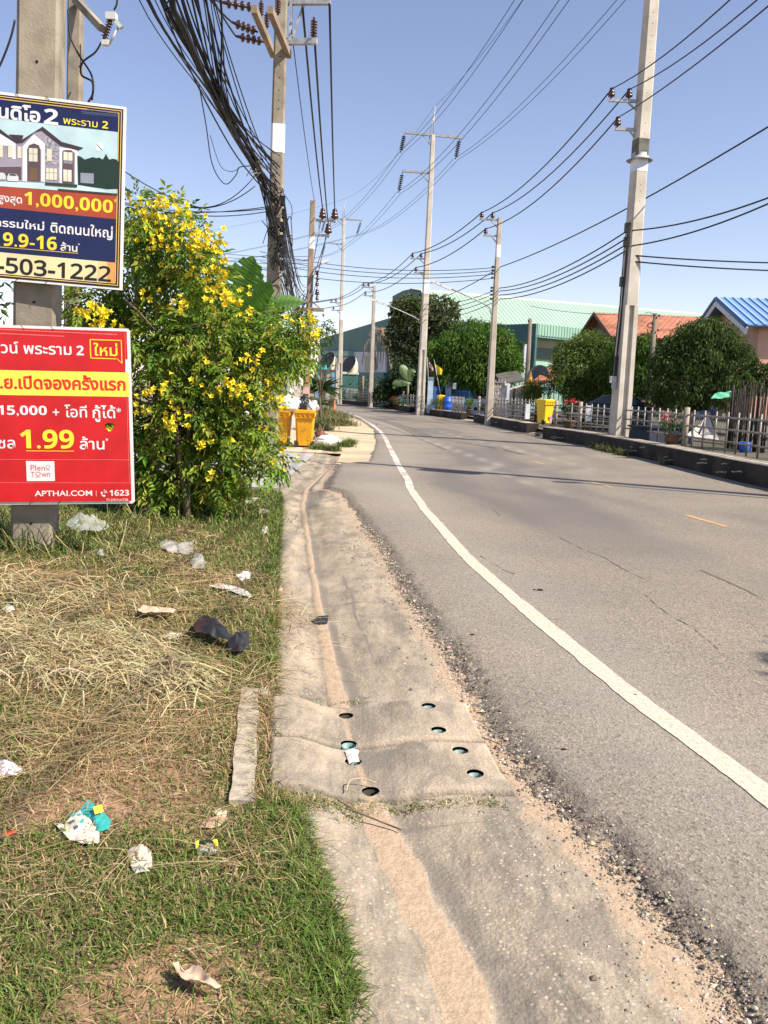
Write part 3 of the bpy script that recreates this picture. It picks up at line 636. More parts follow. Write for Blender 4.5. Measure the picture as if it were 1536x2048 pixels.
def shaft(mb, b, t, w0, w1, rot, d0=None, d1=None, ch=.12, mi=0, n=1):
    b = Vector(b); t = Vector(t); c, s = math.cos(rot), math.sin(rot); v = []
    for i in range(n + 1):
        k = i / n; p = b.lerp(t, k); w = w0 + (w1 - w0) * k; d = (d0 or w0) + ((d1 or d0 and d0 * w1 / w0 or w1) - (d0 or w0)) * k
        v += [(p.x + x * c - y * s, p.y + x * s + y * c, p.z) for x, y in chamfer(w, d, w * ch)]
    f = [tuple(range(7, -1, -1)), tuple(n * 8 + j for j in range(8))]
    for i in range(n): f += [(i * 8 + j, i * 8 + (j + 1) % 8, i * 8 + 8 + (j + 1) % 8, i * 8 + 8 + j) for j in range(8)]
    mb.add(v, f, mi)
def pin_insulator(parent, org, p, s=1.0):
    mb = MB(); mb.lathe([(.02, -.10), (.025, 0), (.085, .01), (.095, .05), (.06, .07), (.075, .09), (.08, .12), (.05, .14), (.06, .17), (.055, .2), (.03, .22)], p, 10, 0, Matrix.Scale(s, 3))
    return mb.build('insulator', BROWNP, parent, org)
def string_insulator(parent, org, a, b, n=7, r=.11, m=None):
    a = Vector(a); b = Vector(b); d = b - a; q = d.to_track_quat('Z', 'Y').to_matrix(); L = d.length; pr = [(.02, 0)]
    for i in range(n):
        z = L * (.12 + .76 * i / n); st = L * .76 / n
        pr += [(.022, z), (r, z + st * .25), (r * .95, z + st * .42), (.035, z + st * .55)]
    pr += [(.02, L)]
    mb = MB(); mb.lathe(pr, a, 10, 0, q); return mb.build('insulator', m or BLACKR, parent, org)
def frac(b, t, z): return b + (t - b) * ((z - b.z) / (t.z - b.z))
def zpix(b, t, v):                       # height on a pole's axis at image row v
    lo, hi = 0.0, 1.6
    for _ in range(40):
        m = (lo + hi) / 2; p = b + (t - b) * m; q = CM.transposed() @ (p - Vector((0, 0, CAMZ)))
        if 1024 - FPX * q.y / -q.z > v: lo = m
        else: hi = m
    return (b + (t - b) * lo)
class Pole:
    def __init__(s, name, label, bu, bv, d, tu, tv, w0, w1, rot=0.12, m=None, H=None, z0=None, group='utility poles along the road', ch=.12, d0=None):
        b = A(bu, bv, d); t = A(tu, tv, d); dirv = (t - b) / (t.z - b.z)
        s.ax = (b, t)
        zb = b.z if z0 is None else z0
        s.b = b + dirv * (zb - b.z); s.t = s.b + dirv * ((H if H else t.z) - zb); s.rot = rot; s.d = d; s.m = m or CPOLE2
        s.r = thing(name, label, 'utility pole', s.b, 0, group)
        s.w0, s.w1 = w0, w1; s.ch = ch; s.dirv = dirv; s.d0 = d0
    def shaft(s, groove=None):
        mb = MB(); e = s.dirv * .25
        if groove:
            g = zpix(*s.ax, groove); k = (g.z - s.b.z) / (s.t.z - s.b.z); wg = s.w0 + (s.w1 - s.w0) * k
            shaft(mb, g, s.t, wg, s.w1, s.rot, ch=s.ch, n=6)
            c, sn = math.cos(s.rot), math.sin(s.rot); X = Vector((c, sn, 0)); Y = Vector((-sn, c, 0)); bb = s.b - e
            for o, w in ((-.34, .32), (.34, .32)): shaft(mb, bb + X * o * s.w0, g + X * o * wg, s.w0 * w, wg * w, s.rot, s.w0, wg, .06)
            shaft(mb, bb, g, s.w0 * .37, wg * .37, s.rot, s.w0 * .62, wg * .62, .02)
        else: shaft(mb, s.b - e, s.t, s.w0, s.w1, s.rot, d0=s.d0, ch=s.ch, n=6)
        mb.build('shaft', s.m, s.r, s.b); return s
    def band(s, v0, v1, m, name='band', k=1.03):
        a, b = zpix(*s.ax, v1), zpix(*s.ax, v0); f = lambda p: (s.w0 + (s.w1 - s.w0) * (p.z - s.b.z) / (s.t.z - s.b.z)) * k
        mb = MB(); dd = (s.d0 / s.w0) if s.d0 else 1; shaft(mb, a, b, f(a), f(b), s.rot, d0=f(a) * dd, d1=f(b) * dd, ch=s.ch); mb.build(name, m, s.r, s.b)
    def holes(s, vs):
        c, sn = math.cos(s.rot), math.sin(s.rot)
        for v in vs:
            mb = MB(); p = zpix(*s.ax, v); w = s.w0 + (s.w1 - s.w0) * (p.z - s.b.z) / (s.t.z - s.b.z); dd = (s.d0 / s.w0) if s.d0 else 1
            q = p + Vector((sn, -c, 0)) * (w * dd / 2 - .008); M = Matrix.Rotation(s.rot, 3, 'Z') @ Matrix.Rotation(math.pi / 2, 3, 'X')
            mb.lathe([(.012, 0), (.012, .012)], q, 10, 0, M)
            mb.build('bolt_hole', HOLEM, s.r, s.b)
    def arm(s, pa, pb, w=.09, h=.1, m=None, brace=None):
        mb = MB(); mb.beam(pa, pb, w, h)
        if brace: mb.beam(brace[0], brace[1], .05, .05)
        mb.build('crossarm', m or GALV, s.r, s.b)
def wire(name, label, a, b, s, r, group, n=16, k=5):
    mb = MB(); mid = (Vector(a) + Vector(b)) / 2
    mb.tube(sag(a, b, s, n), r, k); o = mb.build(name, WIREM, None, mid); tag(o, label, 'cable', group); return o
def side_pole(P, va, vb, ins, xoff_px, ins_d):
    """two side brackets to the left carrying pin insulators"""
    out = []
    for v, us in ins:
        p = zpix(*P.ax, v + 6); tip = A(us[0] - 4, v + 6, P.d) ; tip.z = p.z
        P.arm(p, tip, .08, .09, brace=(p - P.dirv * .45, p.lerp(tip, .45) - Vector((0, 0, .05))))
        for u in us:
            q = A(u, v + 6, P.d); q.z = p.z + .1; pin_insulator(P.r, P.b, q, 1.25); out.append(q + Vector((0, 0, .24)))
    return out
T1 = Pole('utility_pole', 'tall pale pole standing in front of the parked dark car, grooved at its foot', 1238, 870, 27.5, 1303, 0, .52, .30, .20, H=20.5, z0=.2).shaft(612)
T1.band(280, 314, DARKST); T1.band(314, 345, WHITEP)
T1.holes([30, 52, 76, 104, 130, 160, 190, 222, 250, 270, 372, 385, 405, 430])
i1 = side_pole(T1, 0, 0, [(197, (1222, 1257)), (254, (1234,))], 0, 0)
p = zpix(*T1.ax, 318); mb = MB(); mb.lathe([(.25, .16), (.255, .05), (.31, -.01), (.42, -.05), (.41, -.06), (.27, -.03)], p, 16, 0, cap=False); mb.build('bird_guard', GALV, T1.r, T1.b)
for v in (458, 486): 
    q = zpix(*T1.ax, v) + Vector((-.27, -.15, 0)); mb = MB(); mb.box(q, (.16, .16, .3)); mb.build('cable_clamp', BLACKR, T1.r, T1.b)
q = zpix(*T1.ax, 565) + Vector((-.31, -.1, 0)); mb = MB(); mb.box(q, (.12, .14, .3)); mb.build('cable_clamp', BLACKR, T1.r, T1.b)
q = zpix(*T1.ax, 760) + Vector((-.36, -.1, 0)); mb = MB(); mb.box(q, (.2, .16, .22)); mb.box(q + Vector((.05, 0, -.2)), (.14, .12, .2)); mb.build('meter_box', GALV, T1.r, T1.b)
q = zpix(*T1.ax, 736) + Vector((-.3, -.08, 0)); mb = MB(); mb.box(q, (.09, .1, .75)); mb.tube([q + Vector((-.02, -.02, -.5)), q + Vector((.06, 0, 2)), zpix(*T1.ax, 470) + Vector((-.25, -.2, 0))], .03, 6); mb.tube([q + Vector((-.12, -.02, -.4)), q + Vector((-.02, 0, 2)), zpix(*T1.ax, 490) + Vector((-.34, -.2, 0))], .018, 6); mb.build('riser_conduit', BLACKR, T1.r, T1.b)
P1 = Pole('utility_pole', 'shorter brownish grey pole with a fluorescent lamp arm, beside the round mango tree', 977, 842, 44, 999.5, 436, .36, .2, .15, m=mat('grey_pole_concrete', (.46, .41, .34), .85, col2=(.36, .31, .25), vs=1.5, bump=.2, bs=30), z0=.3).shaft()
P1.band(490, 515, WHITEP)
i2 = side_pole(P1, 0, 0, [(434, (963, 985)), (466, (971,))], 0, 0)
mb = MB()
for v in (534, 541, 548, 556, 576, 582, 590, 598): q = zpix(*P1.ax, v) + Vector((-.22, -.05, 0)); mb.lathe([(.03, -.05), (.09, -.03), (.05, 0), (.09, .03), (.03, .05)], q, 8)
mb.build('spool_rack', BLACKR, P1.r, P1.b)
T2 = Pole('utility_pole', 'tall pale pole with double crossarms rising behind the blue gate flags', 840, 822, 57.5, 866, 270, .52, .26, .15, z0=.2).shaft(700)
T2.band(560, 588, WHITEP)
T3 = Pole('utility_pole', 'tall slender pale pole farthest down the road with double crossarms', 678.5, 800, 86, 688, 437, .5, .26, .15, z0=.1).shaft(727)
T3.band(622, 640, WHITEP)
P2 = Pole('utility_pole', 'short brown grey pole in the bend with the drooping dead palm behind it', 740.5, 808, 76, 749, 572, .4, .26, .15, m=MATS['grey_pole_concrete'], z0=.2).shaft()
i3 = side_pole(T2, 0, 0, [(512, (825, 842)), (540, (832,))], 0, 0)
i4 = side_pole(P2, 0, 0, [(569, (727, 737)), (586, (731,))], 0, 0)
i5 = side_pole(T3, 0, 0, [(600, (663, 672)), (615, (667,))], 0, 0)
def hv(P, arms, strs, spike):
    for (ua, va), (ub, vb), v in arms:
        p = zpix(*P.ax, v); a = A(ua, va, P.d); b = A(ub, vb, P.d); P.arm(a, b, .14, .13, brace=(p - P.dirv * .75, a.lerp(p, .6)) if ua < ub - 60 or True else None)
    out = []
    for (ua, va), (ub, vb) in strs:
        a, b = A(ua, va, P.d), A(ub, vb, P.d); string_insulator(P.r, P.b, a, b, 8, .15); out.append(b)
    t = A(*spike, P.d); mb = MB(); mb.tube([P.t - P.dirv * .2, t], .035, 6); mb.tube([P.t + Vector((-.25, 0, -.3)), P.t.lerp(t, .75)], .03, 5); mb.build('lightning_spike', GALV, P.r, P.b)
    return out + [t]
h2 = hv(T2, [((810, 265), (923, 276), 271), ((804, 342), (863, 346), 346)], [((809, 268), (801, 306)), ((919, 278), (911, 319)), ((805, 345), (797, 386))], (870, 212))
h3 = hv(T3, [((645, 435), (725, 441), 438), ((648, 485), (687, 489), 488)], [((651, 438), (643, 464)), ((722, 443), (713, 471)), ((650, 488), (643, 513))], (690, 398))
LV = 'overhead lines on the right poles'
names = ('upper left', 'upper right', 'lower')
ex = [(1466, 0), (1522, 0), (1536, 40)]
for k in range(3):
    pth = [i1[k], i2[k], i3[k], i4[k], i5[k]]
    e = A(*ex[k], 18.3); far = Vector((i1[k].x + (e.x - i1[k].x) * 1.6, -3, i1[k].z)); t_ = (i1[k].y - 18.3) / (i1[k].y + 3); sg = (i1[k].z - e.z) / (4 * t_ * (1 - t_))
    wire('power_line', 'black power line from pole by the dark car out of view, %s insulator' % names[k], i1[k], far, sg, .018, LV, 24)
    wire('power_line', 'black power line from the pole by the car to lamp-arm pole, %s insulator' % names[k], i1[k], i2[k], .55 if k < 2 else .6, .024, LV)
    for j, (nm, s) in enumerate((('lamp-arm pole to tall double-crossarm pole', .35), ('tall double-crossarm pole to short pole in the bend', .5), ('short pole in the bend to farthest tall pole', .3))):
        wire('power_line', 'line from %s, %s insulator' % (nm, names[k]), pth[j + 1], pth[j + 2], s, .028, LV)
    wire('power_line', 'thin black power line leaving the farthest tall pole towards the left, %s insulator' % names[k], i5[k], i5[k] + Vector((-16, 14, -.4)), .3, .034, LV)
HN = ('upper left', 'right', 'lower left', 'top earth')
for k in range(4):
    rel = h2[k] - T2.b; c, s = math.cos(-.12), math.sin(-.12); q = T1.b + Vector((rel.x * c - rel.y * s, rel.x * s + rel.y * c, rel.z + .2))
    for dx in ((-.16, .16) if k < 3 else (0,)):
        o = Vector((dx, 0, 0)); nm = '' if k == 3 else (' outer' if dx < 0 else ' inner')
        wire('high_voltage_line', 'high line from double-crossarm pole up to the top of the view,%s %s arm' % (nm, HN[k]), h2[k] + o, q + o, .9, .014 if k < 3 else .010, LV, 20)
        wire('high_voltage_line', 'high line dipping from double-crossarm pole to farthest tall pole,%s %s arm' % (nm, HN[k]), h2[k] + o, h3[k] + o, .9, .014 if k < 3 else .010, LV, 20)
        wire('high_voltage_line', 'high line leaving the farthest tall pole towards the left,%s %s arm' % (nm, HN[k]), h3[k] + o, h3[k] + o + Vector((-30, 22, -1)), .9, .014 if k < 3 else .010, LV, 20)
ta = [A(1251, v, 27.3) for v in (464, 478, 490, 502)]; tb = [A(1000, v, 43.9) for v in (576, 582, 590, 598)]; tc = [A(850, v, 57.3) for v in (608, 618, 628, 640)]
N4 = ('topmost', 'second', 'third', 'lowest')
for k in range(4):
    wire('telephone_cable', 'low black cable from the car-side pole to the lamp-arm pole, %s of four' % N4[k], ta[k], tb[k], .35, .024, LV)
    wire('telephone_cable', 'low black cable before the green roof, left of lamp-arm pole, %s of four' % N4[k], tb[k], tc[k], .3, .02, LV)
for lab, a, b, s in (('single cable from high on the right edge down to lamp-arm pole', A(1640, 190, 20), A(1000, 534, 44), .35), ('cable from lamp-arm pole down across the dark broad tree to crossarm pole', A(1000, 534, 44), A(862, 602, 57.4), .2),
                     ('upper of two cables slanting from the car-side pole up to the right edge', A(1264, 461, 27.3), A(1700, 325, 20), .3), ('lower of two cables slanting from the car-side pole up to the right edge', A(1262, 492, 27.3), A(1700, 326, 20), .3),
                     ('upper of two nearly level cables from the car-side pole to the right edge', A(1268, 511, 27.3), A(1800, 524, 26), .12), ('lower of two nearly level cables from the car-side pole to the right edge', A(1267, 523, 27.3), A(1800, 543, 26), .12)):
    wire('telephone_cable', lab, a, b, s, .024, LV)
for k, (v0, v1) in enumerate(((517, 535), (527, 541), (537, 548), (552, 556))):
    wire('telephone_cable', 'distant level wire from the lamp-arm pole to the left poles, %s of four' % N4[k], A(992, v1, 43.9), A(520, v0 - 14, 48), .5, .018, LV)
# street lamps on the poles (each is fixed to its pole: a part of it)
LAMPM = mat('lamp_housing', (.72, .72, .70), .4)
def tubelamp(P, v, pts, lamp, nm='lamp_arm'):
    a = [zpix(*P.ax, v)] + [A(u, w, P.d - k) for u, w, k in pts]
    mb = MB(); mb.tube(a, .035, 6); o = mb.build(nm, GALV, P.r, P.b)
    p, q = A(*lamp[0], P.d - lamp[2]), A(*lamp[1], P.d - lamp[2]); mb = MB(); mb.beam(p, q, .22, .12); h = mb.build('lamp_head', LAMPM, P.r, P.b)
tubelamp(P1, 632, [(982, 628, .1), (980, 617, .3), (968, 607, .6), (940, 594, .9), (902, 578, 1.0)], ((902, 579), (864, 562), 1.0))
tubelamp(T2, 650, [(838, 646, .1), (837, 640, .2), (830, 635, .4), (800, 621, .8), (775, 610, 1.0)], ((775, 610), (741, 598), 1.0))
# ---------------------------------------------------------------- left side poles
N1 = Pole('utility_pole', 'massive square concrete pole carrying the two advertising boards', 70, 1098, 7.48, 84, 0, .365, .30, .21, m=CPOLE, H=10.4, z0=.03, group='utility poles along the road', ch=.08).shaft()
N1.holes([138, 608, 1040])
mb = MB(); c, sn = math.cos(.21), math.sin(.21)
for v in (40, 300, 640): pass
L2 = Pole('utility_pole', 'narrow grey pole with a tilted fuse cutout, behind the upper board', 142, 1000, 14.0, 152, 0, .26, .2, .1, m=CPOLE, H=9.4, z0=0).shaft()
a = zpix(*L2.ax, 8) + Vector((.05, -.15, 0)); b = A(205, 58, 13.4); L2.arm(a, b, .1, .1, m=CPOLE)
cu, cl = A(222, 38, 13.3), A(207, 80, 13.3); string_insulator(L2.r, L2.b, cl, cu, 6, .055, BROWNP)
mb = MB(); mb.box(cu + Vector((.01, 0, .03)), (.15, .12, .1)); mb.beam(cu + Vector((.05, 0, 0)), cu + Vector((.16, 0, -.12)), .07, .06); mb.box(cl + Vector((.03, 0, -.04)), (.1, .08, .07)); mb.tube([cu + Vector((.12, 0, -.1)), cl + Vector((.08, 0, -.06))], .02, 8); mb.build('fuse_holder', mat('cutout_metal', (.6, .6, .58), .4), L2.r, L2.b)
for lab, pts in (('cable looping from the fuse cutout to the narrow pole behind the boards', [(203, 84), (190, 105), (165, 125), (163, 150), (185, 165), (184, 200)]), ('cable rising from the fuse cutout to the top of the view', [(228, 20), (234, 5), (233, -30)]), ('cable hanging beside the narrow pole behind the boards', [(136, 20), (140, 70), (158, 110), (183, 150), (186, 185), (176, 205)]), ('wire at the far left beside the massive pole', [(30, 40), (20, 80), (0, 130), (-20, 160)])):
    P_ = [A(u, v, 13.6) for u, v in pts]; mb = MB()
    fine = [];
    for i in range(len(P_) - 1):
        p0, p1, p2, p3 = P_[max(i - 1, 0)], P_[i], P_[i + 1], P_[min(i + 2, len(P_) - 1)]
        for k in range(5): 
            t = k / 5; fine.append(.5 * ((2 * p1) + (p2 - p0) * t + (2 * p0 - 5 * p1 + 4 * p2 - p3) * t * t + (3 * p1 - p0 - 3 * p2 + p3) * t ** 3))
    fine.append(P_[-1]); mb.tube(fine, .016, 6); tag(mb.build('cable', WIREM, None, P_[0]), lab, 'cable', 'cables by the narrow pole')
L3 = Pole('utility_pole', 'brown grey pole wrapped in tangled cables, with brown porcelain strings on two beams', 540, 870, 18.0, 563, 0, .36, .235, .12, m=CPOLE, H=10.9, z0=.0, ch=.14).shaft()
L3.band(251, 308, WHITEP); L3.holes([118, 135, 160, 185, 205, 222, 330, 350, 365, 395])
for (u0, v0), (u1, v1), x in (((555, 108), (508, 2), -.16), ((566, 108), (540, 2), .16)):
    p = zpix(*L3.ax, 104) + Vector((x, -.05, 0)); e = A(u1, v1 + 6, 16.1); e.z = p.z; L3.arm(p + Vector((0, .2, 0)), e, .11, .13, m=CPOLE3)
PORC = mat('white_brown_porcelain', (.06, .028, .024), .25, spec=.6)
for k, ((u0, v0), (u1, v1), nm) in enumerate((((440, 4), (510, 16), 'upper'), ((463, 44), (515, 64), 'middle'), ((471, 72), (528, 84), 'lowest'))):
    a = A(u1, v1, 16.4 + .6 * k); b = A(u0, v0, 16.0 + .6 * k); string_insulator(L3.r, L3.b, a, b, 4, .085, PORC)
    wire('power_line', 'twisted line leading from the %s porcelain string towards the fuse pole' % nm, b, A(200 + 40 * k, -260 - 40 * k, 10), .2, .018, 'lines from the porcelain strings')
p = zpix(*L3.ax, 84); tip = A(634, 82, 17.9); tip.z = p.z; L3.arm(p, tip, .1, .11)
p0 = zpix(*L3.ax, 4); tip0 = A(661, 8, 17.9); tip0.z = p0.z; L3.arm(p0, tip0, .1, .11)
mb = MB(); mb.beam(p + Vector((.2, 0, 0)), p0 + Vector((.2, 0, 0)), .16, .05); mb.beam(p + Vector((.25, 0, .1)), p0 + Vector((.45, 0, -.05)), .05, .05); mb.build('side_bracket', GALV, L3.r, L3.b)
q = A(627, 79, 17.9); string_insulator(L3.r, L3.b, q, q + Vector((0, 0, .42)), 6, .075, BROWNP); q2 = A(505, 30, 16.6)
for u, v in ((522, 34), (533, 58), (556, 30)):
    q3 = A(u, v, 17.2); string_insulator(L3.r, L3.b, q3, q3 + Vector((0, 0, .3)), 5, .055, BROWNP)
L4 = Pole('utility_pole', 'rusty brown pole past the yellow bins with a white band and pin insulators', 612, 800, 38.5, 626, 402, .34, .24, .1, m=CPOLE3, z0=0).shaft()
L4.band(474, 498, WHITEP)
out4 = []
for v, us, e in ((440, (645, 669), 672), (470, (656,), 660)):
    p = zpix(*L4.ax, v); tp = A(e, v, 38.5); tp.z = p.z; L4.arm(p, tp, .1, .1)
    for u in us: q = A(u, v, 38.5); q.z = p.z + .1; pin_insulator(L4.r, L4.b, q, 1.9); out4.append(q + Vector((0, 0, .38)))
mb = MB(); mb.beam(zpix(*L4.ax, 440) + Vector((.32, 0, 0)), zpix(*L4.ax, 470) + Vector((.32, 0, 0)), .06, .06); mb.build('side_bracket', GALV, L4.r, L4.b)
p = A(590, 618, 38.4); q = A(648, 620, 38.4); L4.arm(p, q, .14, .16, m=CPOLE3, brace=(A(620, 600, 38.4), A(640, 617, 38.4)))
for u, v, s in ((634, 550, .3), (635, 560, .3), (634, 572, .34), (634, 590, .4), (634, 600, .3)): pin_insulator(L4.r, L4.b, A(u, v, 38.3), s * 3)
tubelamp(L4, 545, [(630, 537, .1), (645, 525, .5)], ((643, 526), (657, 521), .5))
for u0, v0, k, lab in ((605, 14, 0, 'left'), (659, 8, 1, 'right'), (628, 62, 2, 'middle')):
    wire('power_line', '%s line dropping from the cable-wrapped pole bracket to the rusty pole insulators' % lab, A(u0, v0, 17.8), out4[(0, 1, 2)[k]], .25, .026, 'lines between the left poles')
wire('power_line', 'thin wire dropping left of three thicker lines to the rusty pole top', A(583, 60, 17.8), A(629, 402, 38.5), .2, .012, 'lines between the left poles')
for k, (u, v) in enumerate(((600, 640), (585, 650), (605, 660))): wire('power_line', 'line running on from the rusty pole towards the houses, %s insulator' % ('left', 'right', 'lower')[k], out4[k], A(u, v, 75), .6, .02, 'lines between the left poles')
rnd = random.Random(4)
def curve3(mb, P_, r, k=5, seg=6):
    fine = []
    for i in range(len(P_) - 1):
        p0, p1, p2, p3 = P_[max(i - 1, 0)], P_[i], P_[i + 1], P_[min(i + 2, len(P_) - 1)]
        for s in range(seg):
            t = s / seg; fine.append(.5 * ((2 * p1) + (p2 - p0) * t + (2 * p0 - 5 * p1 + 4 * p2 - p3) * t * t + (3 * p1 - p0 - 3 * p2 + p3) * t ** 3))
    fine.append(P_[-1]); mb.tube(fine, r, k)
BG = 'cables in the sagging bundle between the left poles'
for k in range(34):
    t = rnd.random(); u0 = 285 + 175 * (k / 37) + rnd.uniform(-8, 8); core = rnd.random() < .6
    s = (k / 37)
    start = A(u0 - 75 + 30 * s, -330, 9.4 + 1.2 * s + rnd.uniform(-.3, .3)); m0 = A(u0, 0, 11.6 + 1.5 * s + rnd.uniform(-.2, .2))
    if core:
        c1 = A(430 + 30 * s + rnd.uniform(-10, 10), 205 + rnd.uniform(-12, 12), 14.2); c2 = A(511 + rnd.uniform(-7, 7), 335 + rnd.uniform(-14, 10), 16.9 + rnd.uniform(-.1, .1))
        end = A(545 + rnd.uniform(-10, 14), 425 + rnd.uniform(-55, 60), 17.8 + rnd.uniform(-.12, .1))
        pts = [start, m0, c1, c2, end]
    else:
        end = A(553 + rnd.uniform(-8, 8), 345 + rnd.uniform(-40, 60), 17.8); c1 = m0.lerp(end, .5) - Vector((0, 0, .18 + .25 * rnd.random())); pts = [start, m0, c1, end]
    mb = MB(); curve3(mb, pts, rnd.choice((.008, .01, .011, .013, .016)), 5, 8)
    tag(mb.build('bundled_cable', WIREM, None, m0), 'black cable strand in the bundle sagging down to the cable-wrapped pole', 'cable', BG)
mb = MB(); curve3(mb, [A(352, -60, 11.4), A(345, 10, 11.8), A(368, 60, 12.3), A(430, 200, 14.2), A(480, 290, 16), A(513, 335, 16.9)], .045, 8, 8)
tag(mb.build('trunk_cable', WIREM, None, A(430, 200, 14.2)), 'thickest black trunk cable in the middle of the sagging bundle', 'cable', BG)
for lab, P_, r in (('coil of spare cable hooked on the thick trunk cable near the top of the view', [(338, 0), (330, 20), (340, 50), (358, 62), (364, 48), (350, 20), (335, 18), (342, 40), (360, 58)], .012), ('slack loop of cable hanging below the bundle before the cable-wrapped pole', [(398, 170), (412, 250), (425, 330), (450, 368), (472, 350), (478, 335), (500, 332)], .010), ('thin slack loop hanging beside the larger cable loop', [(420, 270), (440, 330), (460, 343), (478, 338)], .006)):
    Q = [A(u, v, 11.8 + (v / 335) * 5) for u, v in P_]; mb = MB(); curve3(mb, Q, r, 5, 6); tag(mb.build('cable_loop', WIREM, None, Q[0]), lab, 'cable')
for k in range(7):
    mb = MB(); c = A(512 + rnd.uniform(-8, 8), 338 + rnd.uniform(-16, 14), 16.8); curve3(mb, [c + Vector((rnd.uniform(-.12, .12), rnd.uniform(-.08, .08), rnd.uniform(-.12, .12))) for _ in range(6)], .007, 4, 4)
    tag(mb.build('tie_wire', mat('grey_tie_wire', (.35, .33, .3), .6), None, c), 'curl of grey tie wire binding the sagging bundle', 'wire', 'tie wires on the bundle')
# tangle on the pole and drops to the rusty pole
for k in range(16):
    c = A(548 + rnd.uniform(-6, 26), rnd.uniform(385, 560), 17.75); pts = [c + Vector((rnd.uniform(-.22, .2), rnd.uniform(-.1, .1), rnd.uniform(-.5, .4))) for _ in range(5)]
    mb = MB(); curve3(mb, pts, rnd.choice((.008, .011, .014)), 4, 5); tag(mb.build('tangled_cable', WIREM, None, c), 'short black cable tangled round the cable-wrapped pole', 'cable', 'tangled cables on the wrapped pole')
for k in range(6):
    c = A(566 + rnd.uniform(-4, 4), 400 + 26 * k, 17.75); mb = MB(); mb.box(c, (.09, .09, .16)); mb.lathe([(.03, -.12), (.06, -.1), (.04, -.06)], c, 8); tag(mb.build('splice_box', BLACKR, None, c), 'small black splice box among the tangled cables on the wrapped pole', 'splice box', 'splice boxes on the wrapped pole')
for k in range(24):
    a = A(556 + rnd.uniform(-8, 14), rnd.uniform(385, 560), 17.8); b = A(613 + rnd.uniform(-6, 6), rnd.uniform(560, 690), 38.2)
    wire('drop_cable', 'black cable drooping from the wrapped pole towards the rusty pole', a, b, rnd.uniform(.15, 1.0), rnd.choice((.009, .012, .015, .02)), 'cables drooping between the two left poles', 14, 4)
for k in range(12):
    a = A(613 + rnd.uniform(-6, 6), rnd.uniform(560, 640), 38.2); b = A(560 + rnd.uniform(-25, 30), rnd.uniform(520, 660), 30 + rnd.uniform(-6, 10))
    wire('drop_cable', 'thin black cable sagging from the rusty pole towards the houses', a, b, rnd.uniform(.3, 1.1), .014, 'cables sagging at the rusty pole', 12, 4)
for k, (u0, v0, u1, v1, s) in enumerate(((225, 405, 545, 416, .12), (225, 398, 545, 421, .2), (330, 425, 545, 412, .05), (245, 340, 420, 420, .1), (380, 412, 515, 345, .25), (380, 415, 510, 372, .15))):
    wire('service_wire', ('upper level wire', 'lower level wire', 'rising wire', 'slanting thin wire', 'upper drooping wire', 'lower drooping wire')[k] + ' between the board and the cable-wrapped pole, above the yellow flowers', A(u0, v0, 16), A(u1, v1, 17.8), s, .010, 'wires above the flowering bush')
for k, v in enumerate((505, 512, 519, 527, 545)):
    wire('service_wire', 'far level wire behind the cable-wrapped pole, %s of five' % ('first', 'second', 'third', 'fourth', 'fifth')[k], A(430, v, 55), A(625, v + 7, 55), .15, .016, 'far level wires')
